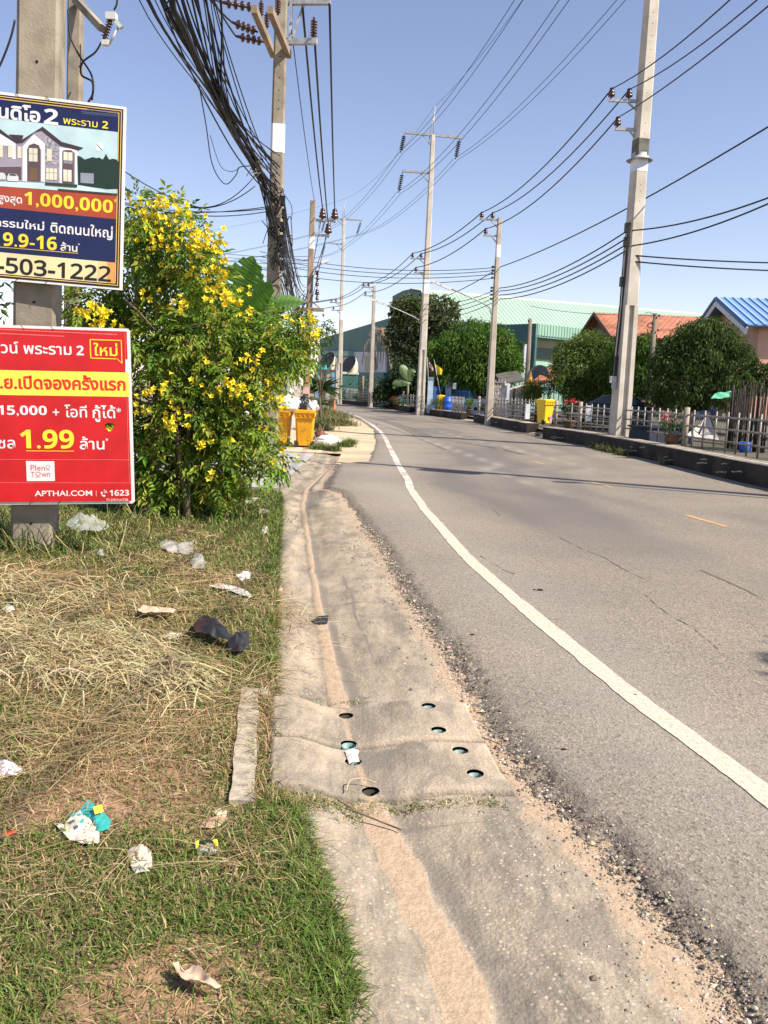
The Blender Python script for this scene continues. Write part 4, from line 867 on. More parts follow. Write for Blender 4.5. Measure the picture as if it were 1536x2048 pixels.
# ---------------------------------------------------------------- advertising boards
class Board:
    def __init__(s, name, label, BR, yR, BL, yL, TR, uL, scale, offs, cat='signboard'):
        a, b = A(*BL, yL), A(*BR, yR); s.u = (b - a).normalized(); s.n = s.u.cross(Vector((0, 0, 1))).normalized(); s.v = s.n.cross(s.u) * -1
        if s.v.z < 0: s.v = -s.v
        s.o = b; s.sc = scale; s.of = offs; s.k = 0
        s.H = s.ab(TR)[1]; s.wl = s.ab((uL, BL[1]))[0]
        s.r = thing(name, label, cat, b)
    def ab(s, px):
        d = ray(*px); c = Vector((0, 0, CAMZ)); t = (s.o - c).dot(s.n) / d.dot(s.n); p = c + d * t - s.o
        return p.dot(s.u), p.dot(s.v)
    def z(s, x, y): return s.ab((x / s.sc + s.of[0], y / s.sc + s.of[1]))
    def P(s, a, b, h): return s.o + s.u * a + s.v * b + s.n * h
    def polys(s, name, lst, m, h):
        mb = MB()
        one = name in ('small_print', 'gold_rim', 'speech_bubble_border', 'phone_logo', 'line_print', 'logo_print', 'bars_print')
        for q in lst:
            mb.poly([s.P(a, b, h) for a, b in q][::-1])
            if not one: o = mb.build(name, m, s.r, s.o); mb = MB()
        return mb.build(name, m, s.r, s.o) if one else o
    def zp(s, name, lst, m, h): return s.polys(name, [[s.z(*p) for p in q] for q in lst], m, h)
    def bar(s, b0, b1, name, m, h, a0=None, a1=0): return s.polys(name, [[(a0 if a0 is not None else s.wl, b0), (a1, b0), (a1, b1), (a0 if a0 is not None else s.wl, b1)]], m, h)
    def text(s, name, items, m, h, bold=.018):
        for body, x0, yb, x1, hh in items:
            vs = []; fs = []
            c = bpy.data.curves.new('t', 'FONT'); c.body = body; c.offset = min(bold, .004) if any(0x1D7EC <= ord(q) <= 0x1D7F5 for q in body) else bold; c.resolution_u = 3; c.fill_mode = 'FRONT'
            o = bpy.data.objects.new('t', c); COL.objects.link(o); bpy.context.view_layer.update()
            me = bpy.data.meshes.new_from_object(o.evaluated_get(bpy.context.evaluated_depsgraph_get()))
            X = np.array([v.co[:2] for v in me.vertices]); mn, mx = X.min(0), X.max(0)
            a0, b0 = s.z(x0, yb); a1 = s.z(x1, yb)[0]; b1 = s.z(x0, yb - hh)[1]
            X = (X - mn) / (mx - mn) * np.array([a1 - a0, b1 - b0]) + np.array([a0, b0])
            k = len(vs); vs += [s.P(a, b, h) for a, b in X]; fs += [tuple(i + k for i in p.vertices) for p in me.polygons]
            bpy.data.objects.remove(o); bpy.data.curves.remove(c); bpy.data.meshes.remove(me)
            mb = MB(); mb.add(vs, fs); o = mb.build(name, m, s.r, s.o)
        return o
def vin(name, c, r=.38): return mat(name, c, r, spec=.45, var=.09, vs=5, bump=.12, bs=5, det=7)
RED, YEL, WHT, NAVY, ORG, BLK = vin('red_vinyl', (.48, .010, .014)), vin('yellow_vinyl', (.80, .66, .04)), vin('white_vinyl', (.68, .68, .69)), vin('navy_vinyl', (.008, .014, .07)), vin('rust_vinyl', (.34, .055, .025)), vin('black_vinyl', (.012, .012, .014))
GOLD = vin('gold_vinyl', (.75, .50, .16)); BACK = mat('board_back', (.62, .62, .62), .7); YEL2 = vin('golden_yellow_vinyl', (.80, .58, .03)); REDT = vin('red_letter_vinyl', (.70, .03, .02)); CREAM = vin('cream_vinyl', (.70, .60, .34)); AMBER = vin('amber_vinyl', (.70, .30, .08))
# upper board
B1 = Board('advertising_board', 'upper navy and gold board with a house picture, tied to the massive pole', (244, 580.5), 7.33, (0, 559.5), 7.17, (252.5, 214), -105, 5.486, (0, 180))
mb = MB(); w, H = B1.wl, B1.H
def boardbox(B, mb, t0, t1):
    v = [B.P(a, b, h) for h in (t0, t1) for a, b in ((B.wl, 0), (0, 0), (0, B.H), (B.wl, B.H))]
    mb.add(v, [(3, 2, 1, 0), (4, 5, 6, 7), (0, 1, 5, 4), (1, 2, 6, 5), (2, 3, 7, 6), (3, 0, 4, 7)])
boardbox(B1, mb, -.03, 0); mb.build('panel', WHT, B1.r, B1.o)
e = .022
B1.polys('border', [[(w + e, e * .8), (-e, e * .8), (-e, H - e), (w + e, H - e)]], BLK, .002)
def rim(B, k, t, m, h):
    w, H = B.wl, B.H; q = []
    for a0, b0, a1, b1 in ((w + k, k, -k, k + t), (w + k, H - k - t, -k, H - k), (-k - t, k + t, -k, H - k - t), (w + k, k + t, w + k + t, H - k - t)): q.append([(a0, b0), (a1, b0), (a1, b1), (a0, b1)])
    B.polys('gold_rim', q, m, h)
rim(B1, .034, .006, GOLD, .0035); rim(B1, .054, .006, GOLD, .0035)
I = .062; bb = lambda y: B1.z(900, y)[1]
Bs = [B1.H - .064, B1.ab((240, 265))[1], B1.ab((238, 391))[1], B1.ab((237, 439))[1], B1.ab((236, 526))[1], B1.ab((235, 568))[1]]
for (b1, b0), nm, m in zip(zip(Bs[:-1], Bs[1:]), ('header', 'picture', 'price_band', 'text_band', 'phone_band'), (NAVY, vin('picture_sky', (.42, .58, .62)), ORG, NAVY, CREAM)): B1.bar(b0, b1, nm, m, .005, w + I, -I)
B1.bar(Bs[5], Bs[4], 'phone_band_end', AMBER, .0065, -.125, -I)
B1.bar(Bs[5], Bs[4], 'phone_band_fade', vin('amber_cream_vinyl', (.80, .52, .24)), .0065, -.2, -.125)
ZP = lambda n, l, m, h: B1.zp(n, l, m, h)
ZP('ground_print', [[(-300, 1015), (240, 1000), (900, 1050), (1310, 1150), (-300, 1035)]], vin('picture_pool', (.50, .68, .70)), .0062)
ZP('treeline_print', [[(850, 720), (900, 740), (930, 765), (980, 750), (1020, 738), (1060, 750), (1090, 742), (1130, 765), (1150, 730), (1165, 702), (1180, 735), (1200, 765), (1240, 755), (1280, 765), (1310, 800), (1310, 1085), (1180, 1090), (860, 1045)]], vin('picture_dark_green', (.012, .03, .022)), .0066)
ZP('house_print', [[(-280, 560), (-120, 420), (0, 440), (180, 570), (245, 560), (380, 460), (470, 420), (660, 590), (850, 640), (845, 1045), (500, 1020), (-280, 990)]], vin('picture_mauve', (.30, .27, .34)), .0072)
ZP('stone_print', [[(495, 500), (560, 540), (650, 610), (650, 830), (495, 810)]], mat('picture_stonework', (.42, .41, .46), .5, col2=(.16, .15, .19), vs=55, det=2), .0078)
ZP('white_trim_print', [[(252, 620), (375, 490), (495, 590), (495, 660), (250, 640)], [(250, 640), (300, 645), (300, 1005), (250, 1000)], [(455, 655), (495, 660), (495, 1010), (455, 1008)], [(655, 632), (850, 655), (850, 690), (655, 680)], [(655, 680), (685, 682), (680, 1025), (655, 1022)], [(828, 690), (850, 690), (846, 1042), (826, 1040)], [(-120, 500), (0, 480), (175, 590), (175, 760), (140, 760), (140, 620), (-120, 600)]], vin('picture_white', (.74, .74, .78)), .0084)
ZP('roof_print', [[(-300, 560), (-130, 405), (5, 432), (190, 575), (240, 575), (250, 545), (470, 405), (680, 572), (920, 638), (855, 668), (660, 612), (520, 500), (460, 450), (385, 470), (250, 585), (180, 590), (0, 478), (-120, 445), (-280, 590)], [(95, 490), (260, 500), (240, 575), (190, 575)]], vin('picture_roof_brown', (.045, .03, .04)), .009)
ZP('portal_print', [[(305, 650), (320, 610), (375, 588), (430, 610), (445, 650), (445, 1005), (305, 1000)], [(-200, 850), (238, 845), (238, 985), (-200, 975)], [(690, 670), (720, 660), (790, 665), (812, 690), (812, 1030), (690, 1022)]], vin('picture_shade', (.10, .07, .08)), .0095)
ZP('window_print', [[(320, 640), (415, 645), (415, 790), (320, 785)], [(515, 645), (572, 650), (572, 785), (515, 780)], [(700, 680), (798, 690), (798, 815), (700, 808)], [(698, 875), (788, 882), (788, 1010), (698, 1003)], [(508, 858), (628, 866), (628, 992), (508, 985)], [(92, 605), (140, 610), (140, 745), (92, 742)], [(195, 622), (240, 624), (240, 752), (195, 750)], [(-20, 600), (35, 603), (35, 742), (-20, 740)]], vin('picture_window_cream', (.66, .64, .50)), .0101)
ZP('door_print', [[(325, 855), (412, 860), (412, 995), (325, 992)]], vin('picture_door_brown', (.16, .09, .05)), .0101)
ZP('bars_print', [[(364, 640), (370, 640), (370, 790), (364, 790)], [(320, 700), (415, 704), (415, 709), (320, 705)], [(745, 685), (752, 685), (752, 812), (745, 812)], [(540, 860), (545, 860), (545, 988), (540, 988)], [(590, 862), (595, 862), (595, 990), (590, 990)], [(738, 878), (744, 878), (744, 1006), (738, 1006)], [(508, 905), (628, 912), (628, 917), (508, 910)], [(700, 770), (798, 778), (798, 815), (700, 808)]], vin('picture_bar_grey', (.22, .22, .25)), .0106)
ZP('car_print', [[(82, 955), (100, 922), (180, 925), (208, 960), (208, 995), (195, 1005), (90, 1000), (80, 985)], [(-30, 945), (-10, 908), (50, 912), (70, 950), (70, 985), (-30, 985)]], vin('picture_car_silver', (.55, .58, .62)), .0106)
ZP('car_glass_print', [[(105, 942), (112, 925), (175, 928), (185, 946)]], BLK, .0111)
ZP('hedge_print', [[(500, 1015), (850, 1040), (850, 1072), (690, 1060), (500, 1045)], [(640, 1085), (1300, 1140), (1300, 1155), (640, 1100)]], vin('picture_hedge_green', (.03, .05, .03)), .0106)
ZP('fence_print', [[(885, 910), (1030, 918), (1030, 1030), (885, 1020)]], vin('picture_fence_grey', (.24, .26, .33)), .0072)
cx, cy = 1095, 630; ZP('peeled_spot', [[(cx + 45 * math.cos(t * .35), cy + 46 * math.sin(t * .35)) for t in range(18)]], vin('pale_spot', (.70, .74, .80)), .0062); ZP('peeled_slit', [[(1060, 600), (1068, 598), (1125, 660), (1118, 666)]], BLK, .0066)
B1.text('heading_lettering', [('นดิโอ', -20, 312, 445, 182), ('𝟮', 482, 372, 640, 172)], WHT, .0065, .03)
B1.text('district_name_lettering', [('พระราม 𝟮', 695, 372, 1188, 82)], YEL, .0065, .03)
B1.of = (0, 380)
B1.text('discount_lettering', [('สูงสุด', -20, 155, 243, 100), ('กรรมใหม่', -60, 395, 487, 100), ('ติดถนนใหญ่', 555, 490, 1237, 155), ('ล้าน', 665, 665, 850, 96), ('*', 857, 606, 876, 20)], WHT, .0065, .015)
B1.text('discount_sum_lettering', [('𝟭,𝟬𝟬𝟬,𝟬𝟬𝟬', 268, 182, 1240, 168), ('*', 1250, 135, 1280, 38), ('𝟵.𝟵-𝟭𝟲', 35, 612, 625, 150)], YEL2, .0065, .006)
B1.zp('underline', [[(-200, 607), (858, 693), (858, 699), (-200, 613)]], GOLD, .0065)
B1.text('phone_number_lettering', [('-𝟧𝟢𝟥-𝟣𝟤𝟤𝟤', -30, 905, 1220, 178)], BLK, .0075, .022)
B1.of = (0, 180)
FAINT = vin('faint_print', (.10, .12, .2)); q = []
r_ = random.Random(3)
for y0, x0 in ((212, 960), (235, 890), (252, 900)):
    x = x0
    while x < 1290:
        d = r_.uniform(6, 16); yy = y0 + (x - x0) * .088; q.append([(x, yy), (x + d, yy + d * .088), (x + d, yy + 9 + d * .088), (x, yy + 9)]); x += d + r_.uniform(3, 6)
B1.zp('small_print', q, FAINT, .0065)
# lower board
B2 = Board('advertising_board', 'lower red board with a yellow band and a torn hole, tied to the massive pole', (266, 1004.5), 7.36, (0, 1007), 7.13, (252, 660), -115, 5.39, (0, 640))
w, H = B2.wl, B2.H
nx, ny = 150, 140; hx, hy = B2.z(1180, 1150)
aa = np.linspace(w, 0, nx); b_ = np.linspace(0, H, ny); AA, BB = np.meshgrid(aa, b_)
def holed(B, h, m, name, rr, e):
    a2 = np.clip(AA, w + e, -e); b2 = np.clip(BB, e, H - e); V = np.stack([a2.ravel(), b2.ravel()], -1); F = grid_faces(ny, nx); cen = V[F].mean(1)
    keep = np.hypot(cen[:, 0] - hx, cen[:, 1] - hy) > rr
    us = np.zeros(len(V), bool); us[F[keep].ravel()] = True; d = V - np.array([hx, hy]); ln = np.hypot(*d.T); k = us & (ln < rr + .012)
    V[k] = np.array([hx, hy]) + d[k] / ln[k][:, None] * (rr * (1 + .12 * np.sin(np.arctan2(d[k][:, 1], d[k][:, 0]) * 3)))[:, None]
    bow = .004 * np.sin(V[:, 1] / H * 9 + 1) * 0
    X = np.array(B.o)[None] + V[:, :1] * np.array(B.u)[None] + V[:, 1:] * np.array(B.v)[None] + (h + bow)[:, None] * np.array(B.n)[None] if hasattr(bow, '__len__') else None
    return np_mesh(name, X, F[keep], m, B.r, B.o)
holed(B2, 0.0, RED, 'panel', .038, .012)
holed(B2, -.012, WHT, 'backing', .07, 0)
mb = MB()
for (a0, c0), (a1, c1) in (((w, 0), (0, 0)), ((0, 0), (0, H)), ((0, H), (w, H)), ((w, H), (w, 0)), ((w, H * .5), (-.3, H * .5))): mb.beam(B2.P(a0, c0, -.028), B2.P(a1, c1, -.028), .025, .03, up=B2.n)
mb.build('frame', BACK, B2.r, B2.o)
yb0, yb1 = B2.z(700, 818)[1], B2.z(700, 553)[1]; B2.bar(yb0, yb1, 'yellow_band', vin('lemon_vinyl', (.76, .71, .08)), .0015, w + .012, -.006)
B2.zp('peeled_edge', [[(1352, 425), (1400, 428), (1408, 500), (1400, 566), (1352, 564)]], WHT, .003)
B2.text('heading_lettering', [('วน์', 12, 358, 200, 128), ('พระราม', 255, 366, 772, 95), ('𝟮', 826, 380, 905, 105), ('𝟭𝟱,𝟬𝟬𝟬', -22, 1036, 508, 118), ('+', 570, 1030, 640, 72), ('โอที', 700, 1050, 940, 138), ('กู้ได้', 1000, 1098, 1248, 182), ('*', 1256, 998, 1306, 52), ('ซล', -25, 1385, 166, 95), ('ล้าน', 862, 1396, 1128, 140), ('*', 1138, 1305, 1166, 30), ('APTHAI.COM', 375, 1900, 995, 60), ('𝟭𝟲𝟮𝟯', 1182, 1896, 1392, 64)], WHT, .0022, .012)
B2.text('yellow_lettering', [('𝟭.𝟵𝟵', 222, 1385, 802, 205), ('ใหม่', 1012, 385, 1268, 142)], YEL, .0022, .012)
B2.text('red_lettering', [('.ย.เปิดจองครั้งแรก', 2, 742, 1355, 168)], REDT, .0035, .03)
B2.zp('underline', [[(280, 1407), (800, 1410), (800, 1417), (280, 1414)]], YEL2, .0022)
B2.zp('speech_bubble_border', [[(965, 205), (1312, 216), (1312, 226), (965, 216)], [(965, 205), (977, 205), (985, 415), (973, 415)], [(973, 405), (1250, 414), (1250, 424), (973, 415)], [(1302, 216), (1312, 216), (1320, 470), (1310, 455)], [(1250, 412), (1262, 416), (1318, 462), (1318, 474)]], YEL2, .0022)
B2.zp('logo_plate', [[(280, 1520), (585, 1523), (593, 1735), (290, 1737)]], WHT, .0022)
B2.text('logo_lettering', [('Plen', 333, 1622, 487, 60), ('O', 495, 1606, 542, 46), ('T', 338, 1695, 375, 58), ('O', 384, 1682, 440, 48), ('wn', 448, 1692, 542, 44)], vin('logo_red', (.55, .06, .10)), .0034, -.004)
B2.zp('logo_print', [[(495, 1612), (542, 1613), (542, 1619), (495, 1618)], [(386, 1687), (440, 1689), (440, 1695), (386, 1693)]], vin('logo_red', (.55, .06, .10)), .0034)
B2.zp('divider', [[(1035, 1838), (1039, 1838), (1040, 1900), (1036, 1900)]], WHT, .0022)
B2.zp('line_print', [[(-300, 1500), (1420, 1506), (1420, 1509), (-300, 1503)], [(-300, 1752), (1420, 1755), (1420, 1758), (-300, 1755)], [(1345, 140), (1348, 140), (1396, 1755), (1393, 1755)]], vin('pale_red', (.84, .22, .20)), .0022)
ph = [(1086, 1862), (1092, 1852), (1104, 1852), (1108, 1868), (1100, 1874), (1112, 1888), (1124, 1884), (1138, 1890), (1134, 1902), (1118, 1906), (1098, 1892)]
arcs = []
for rr in (16, 28, 40):
    for t in range(5):
        t0, t1 = -1.45 + t * .25, -1.45 + (t + 1) * .25; arcs.append([(1114 + k * math.cos(x) , 1872 + k * math.sin(x)) for k, x in ((rr, t0), (rr + 5, t0), (rr + 5, t1), (rr, t1))])
B2.zp('phone_logo', [ph] + arcs, WHT, .0022)
B2.text('small_code_lettering', [('𝟭𝟭-𝟮/𝟵/กันย/𝟭𝟯𝟴', 1147, 1952, 1380, 30)], vin('pale_red2', (.85, .5, .45)), .0022, .01)
q = []
for y0, x0, x1 in ((96, -50, 1260), (140, -50, 690)):
    x = x0
    while x < x1:
        d = r_.uniform(5, 14); yy = y0 + x * .045; q.append([(x, yy), (x + d, yy + d * .04), (x + d, yy + 9 + d * .04), (x, yy + 9)]); x += d + r_.uniform(3, 6)
B2.zp('small_print', q, vin('pale_red', (.84, .22, .20)), .0022)
mb = MB()
for B in (B1, B2):
    mb = MB()
    for a in (-.86, -.62):
        for b in (B.H + .01, -.01): mb = MB(); mb.tube([B.P(a - .02, b, .006), B.P(a, b - (.03 if b > .1 else -.03), .006), B.P(a + .005, b, -.05)], .003, 5); mb.build('tie_wire', BLACKR, B.r, B.o)
# ================================================================ LEFT SIDE: BUSH, BINS, WALLS, WEEDS
BARK = mat('bark', (.19, .14, .10), .9, col2=(.10, .075, .055), vs=8, bump=.5, bs=30)
BUSHPAL = [(.10, .19, .022), (.15, .25, .03), (.20, .30, .037), (.07, .135, .018), (.25, .33, .042), (.32, .34, .05), (.22, .29, .036)]
def compound(name, parent, org, cl, nper, L, seed, pal, nl=7, LL=.085, WW=.036):
    r = rng(seed); P, O = clump_points(r, cl, nper, .45); n = len(P)
    D = unit(O * .8 + r.normal(size=(n, 3)) * .5 + np.array([[0, 0, -.25]])); U = unit(np.array([[0, 0, 1.0]]) + O * .4 + r.normal(size=(n, 3)) * .3)
    U = unit(U - D * np.sum(U * D, 1, keepdims=True)); S = np.cross(D, U)
    ps, ds, ns, ls = [], [], [], []; sc = .75 + .5 * r.random(n)
    for j in range(nl):
        t, sd = (1.0, 0) if j == nl - 1 else (.3 + .27 * (j // 2), 1 if j % 2 else -1)
        p = P + D * (L * t * sc)[:, None] - U * (L * .25 * t * t * sc)[:, None]
        d = unit(D * (1 if sd == 0 else .65) + S * sd * .85 - np.array([[0, 0, .35 * t + .12]]) + r.normal(size=(n, 3)) * .12)
        nn = unit(U + r.normal(size=(n, 3)) * .25); nn = unit(nn - d * np.sum(nn * d, 1, keepdims=True))
        ps.append(p); ds.append(d); ns.append(nn); ls.append(sc * (1.15 if sd == 0 else .95))
    P2, D2, N2, l2 = [np.concatenate(k) for k in (ps, ds, ns, ls)]
    m = len(P2); base = pick(r, pal, n, .16); c = np.tile(base, (nl, 1)) * (1 + .1 * r.normal(size=(m, 1)))
    V, F = leaf_np(P2, D2, N2, LL * l2 * (.85 + .3 * r.random(m)), WW * l2, fold=.16, droop=.22)
    return np_mesh(name, V, F, LEAF, parent, org, cols=np.repeat(np.clip(c, .004, 1), 4, 0))
bx = G(330, 1035, .08)
bush = thing('flowering_bush', 'large yellow trumpet-flowered bush leaning over the verge beside the boards', 'bush', bx)
BC = [(285, 425, 26), (290, 450, 40), (345, 440, 34), (388, 482, 36), (300, 510, 48), (345, 520, 48), (400, 535, 40), (425, 555, 24), (255, 560, 45), (345, 590, 56), (410, 600, 44), (445, 612, 26), (460, 655, 36), (505, 668, 30), (545, 658, 30), (588, 660, 26), (614, 668, 15), (515, 700, 36), (560, 720, 30), (596, 715, 22), (390, 680, 62), (300, 690, 66), (445, 760, 54), (500, 770, 34), (385, 830, 66), (300, 840, 60), (455, 850, 48), (510, 850, 32), (525, 900, 26), (545, 925, 20), (425, 920, 54), (340, 935, 54), (465, 945, 34), (300, 955, 40), (380, 985, 34), (440, 985, 26), (330, 1000, 30), (210, 620, 48), (222, 850, 34), (225, 800, 30), (230, 900, 34), (165, 610, 34), (200, 680, 40), (160, 660, 30), (265, 480, 30), (250, 640, 50)]
cl = pclumps(BC, 10.6, .9, 8) + pclumps([(u, v, r) for u, v, r in BC if v > 640 and u > 230], 9.9, .3, 18, back=False)
compound('foliage', bush, bx, cl, 720, .185, 9, BUSHPAL)
mb = MB(); r_ = random.Random(9)
b0 = [bx + Vector((dx, dy, 0)) for dx, dy in ((-.5, .1), (-.2, 0), (.1, .1), (.3, -.1), (0, .3))]
for k, (u, v) in enumerate(((290, 430), (400, 480), (300, 560), (440, 590), (545, 650), (600, 690), (480, 780), (520, 880), (330, 620), (390, 850), (200, 620), (160, 610))):
    e = A(u, v, 10.6 + r_.uniform(-.5, .5)); s = b0[k % 5]; m1 = s.lerp(e, .35) + Vector((r_.uniform(-.15, .15), 0, .3)); m2 = s.lerp(e, .7) + Vector((0, r_.uniform(-.15, .15), .2))
    mb.tube([s, m1, m2, e], [.032, .026, .018, .006], 7)
for (u0, v0, u1, v1) in ((268, 775, 305, 715), (270, 830, 320, 790), (380, 755, 450, 705), (265, 870, 300, 835), (360, 860, 410, 830), (250, 600, 310, 660), (330, 700, 400, 685), (350, 665, 420, 645)):
    mb.tube([A(u0, v0, 10.0), A((u0 + u1) / 2, (v0 + v1) / 2 - 4, 9.75), A(u1, v1, 9.7)], [.016, .012, .006], 6)
mb.build('stems', BARK, bush, bx)
FLM = mat('yellow_petal', (1, 1, 1), .5, attr='Col', trans=.3, spec=.2)
def flower_cluster(px, n, seed, depth):
    r = rng(seed); c0 = A(*px, depth); V = []; F = []; C = []
    for i in range(n):
        c = np.array(c0) + r.normal(size=3) * np.array([.075, .06, .06]) * (1 if n > 3 else .5)
        ax = unit(r.normal(size=3) * .8 + np.array([.2, -.9, .35])); t1 = unit(np.cross(ax, [.1, .2, 1])); t2 = np.cross(ax, t1); s = .65 + .4 * r.random()
        rings = [(.006, -.05), (.012, -.02), (.018, 0), (.036, .012)]; o = len(V); K = 10
        for ri, (rad, h) in enumerate(rings):
            for j in range(K):
                a = 2 * math.pi * j / K; q = rad * (1 + (.28 * math.cos(5 * a) if ri == 3 else 0))
                V.append(c + s * (t1 * q * math.cos(a) + t2 * q * math.sin(a) + ax * (h + (.006 * math.sin(5 * a + i) if ri == 3 else 0))))
        col = np.array([.90, .70, .03]) * (.9 + .2 * r.random()); col2 = np.array([.95, .82, .09])
        for ri in range(4): C += [col if ri < 3 else col2] * K
        for ri in range(3): F += [(o + ri * K + j, o + ri * K + (j + 1) % K, o + (ri + 1) * K + (j + 1) % K, o + (ri + 1) * K + j) for j in range(K)]
    np_mesh('blossom', V, F, FLM, bush, bx, cols=np.array(C), smooth=True)
FC = [(223, 857, 2, 1), (258, 388, 2, 0), (285, 400, 4, 0), (300, 412, 6, 0), (290, 428, 6, 0), (298, 445, 4, 0), (312, 405, 5, 0), (335, 415, 4, 0), (350, 410, 2, 0), (365, 425, 6, 0), (378, 440, 6, 0), (328, 440, 4, 0), (345, 455, 3, 0), (388, 460, 8, 0), (405, 470, 10, 0), (395, 485, 9, 0), (412, 490, 8, 0), (425, 505, 8, 0), (436, 490, 4, 0), (380, 490, 4, 0), (428, 470, 4, 0), (303, 482, 7, 0), (325, 495, 4, 0), (336, 492, 4, 0), (358, 515, 3, 0), (410, 540, 4, 0), (432, 525, 4, 0), (450, 545, 5, 0), (440, 570, 4, 0), (288, 588, 4, 0), (352, 610, 6, 0), (362, 606, 4, 0), (415, 575, 4, 0), (430, 588, 6, 0), (450, 592, 7, 0), (460, 600, 5, 0), (470, 610, 4, 0), (405, 560, 3, 0), (378, 552, 2, 0), (487, 585, 4, 0), (493, 622, 2, 0), (475, 625, 3, 0), (620, 635, 6, 0), (628, 665, 4, 0), (640, 675, 2, 0), (540, 655, 2, 0), (575, 635, 2, 0), (468, 766, 6, 0), (485, 785, 7, 0), (450, 775, 3, 0), (495, 790, 4, 0), (530, 775, 3, 0), (548, 770, 3, 0), (340, 845, 8, 0), (355, 848, 6, 0), (370, 850, 3, 0), (400, 893, 4, 0), (345, 815, 3, 0), (305, 780, 4, 0), (285, 800, 3, 0), (287, 815, 5, 0), (565, 915, 4, 0), (530, 848, 3, 0), (420, 955, 2, 0), (468, 880, 2, 0), (170, 630, 6, 1), (182, 636, 6, 1), (200, 645, 6, 1), (215, 640, 6, 1), (188, 622, 4, 1), (222, 655, 4, 1), (178, 612, 2, 1), (490, 715, 4, 0), (497, 730, 3, 0), (350, 755, 3, 0), (520, 720, 2, 0), (405, 720, 2, 0), (400, 775, 2, 0), (555, 800, 4, 0), (570, 815, 5, 0), (590, 915, 1, 0)]
for k, (u, v, n, q) in enumerate(FC): flower_cluster((u, v), n + (1 if n > 2 else 0), 300 + k, (9.75 if v < 640 or u > 520 else 9.45) if not q else 9.3)
# dead brown curled leaf and yellowing spray in the bush
leaves('yellowing_foliage', bush, bx, [(tuple(A(u, v, 9.75)), .12) for u, v in ((350, 700), (375, 695), (400, 705), (330, 712), (365, 705))], 1500, .07, .026, [(.42, .34, .04), (.35, .30, .04), (.5, .36, .06)], 33)
# banana plant
BANM = mat('banana_leaf', (1, 1, 1), .4, attr='Col', trans=.35, spec=.45)
def banana_leaf(parent, org, pts, wid, seed, tears=4, col=(.055, .13, .025), tint=(.09, .2, .035), roll=0.0):
    r = rng(seed); n = 60; P = [Vector(p) for p in pts]; mid = []
    for i in range(n + 1):
        t = i / n; mid.append((1 - t) ** 2 * P[0] + 2 * t * (1 - t) * P[1] + t * t * P[2])
    V = []; C = []; F = []; tearset = set(r.integers(8, n - 2, tears).tolist()); idx = {}
    for side in (-1, 1):
        prev = None
        for i in range(n + 1):
            t = i / n; d = (mid[min(i + 1, n)] - mid[max(i - 1, 0)]).normalized(); s = d.cross(Vector((.15, -1, .45))).normalized()
            s = Matrix.Rotation(roll, 3, d) @ s; up = s.cross(d)
            w = wid * (max(0, math.sin(math.pi * min(1, .06 + t * .93)) ** .55)) * .5
            row = []
            sh = d * (.012 * math.sin(i * .9 + side)) 
            for k in (0, .5, 1.0):
                q = mid[i] + s * side * w * k + up * (.10 * w * k - .28 * w * k * k + .006 * math.sin(i * 1.7) * k) + sh * k * 2
                row.append(len(V)); V.append(q); f = .92 + .12 * ((i * 7) % 5) / 5 * (k > 0) + .06 * r.random(); C.append(np.array(tint if k == 0 else col) * f)
            if prev and i not in tearset: F += [(prev[0], row[0], row[1], prev[1]), (prev[1], row[1], row[2], prev[2])]
            elif prev: F += [(prev[0], row[0], row[1], prev[1])]
            prev = row
    o = np_mesh('leaf', np.array(V), F, BANM, parent, org, cols=np.array(C), smooth=True)
    mb = MB(); mb.tube([m - Vector((0, 0, .012)) for m in mid[::6]], [.022 * (1 - .8 * i / 10) + .003 for i in range(11)], 6)
    mb.build('midrib', mat('banana_midrib', (.25, .33, .10), .5), o, (0, 0, 0))
bp = A(520, 960, 13.2); bp.z = 0
ban = thing('banana_plant', 'banana plant with broad torn leaves behind the flowering bush', 'banana plant', bp)
mb = MB(); hub = A(470, 650, 13.2); mb.tube([Vector((hub.x, hub.y, 0)), Vector((hub.x + .02, hub.y, hub.z * .6)), hub], [.12, .1, .06], 10); mb.build('trunk', mat('banana_trunk', (.22, .24, .10), .6, col2=(.13, .11, .06), vs=6), ban, bp)
D = 13.0
for a, b, c, w, s, rl in (((472, 640, 0), (480, 560, -.1), (512, 520, -.2), .62, 1, .1), ((470, 640, 0), (500, 600, -.3), (545, 570, -.5), .42, 2, .5), ((475, 650, 0), (530, 595, -.2), (608, 606, -.4), .42, 3, -.2), ((465, 640, 0), (420, 580, .2), (370, 610, .3), .5, 4, 0), ((470, 650, 0), (500, 640, -.5), (560, 665, -.8), .45, 5, .2), ((465, 650, 0), (390, 640, .1), (330, 690, .1), .5, 6, .1)):
    banana_leaf(ban, bp, [A(x, y, D + k) for x, y, k in (a, b, c)], w, 60 + s, col=(.12, .27, .035) if s in (1, 2) else (.16, .30, .08), roll=rl)
mb = MB(); c = A(416, 645, 12.6)
curve3(mb, [c, c + Vector((.05, -.03, .1)), c + Vector((.11, 0, .06)), c + Vector((.12, 0, -.08)), c + Vector((.07, 0, -.18))], [.05] * 25 if False else .035, 8, 6)
mb.build('dead_leaf', mat('dead_leaf_brown', (.36, .17, .07), .8, var=.3, vs=9), ban, bp)
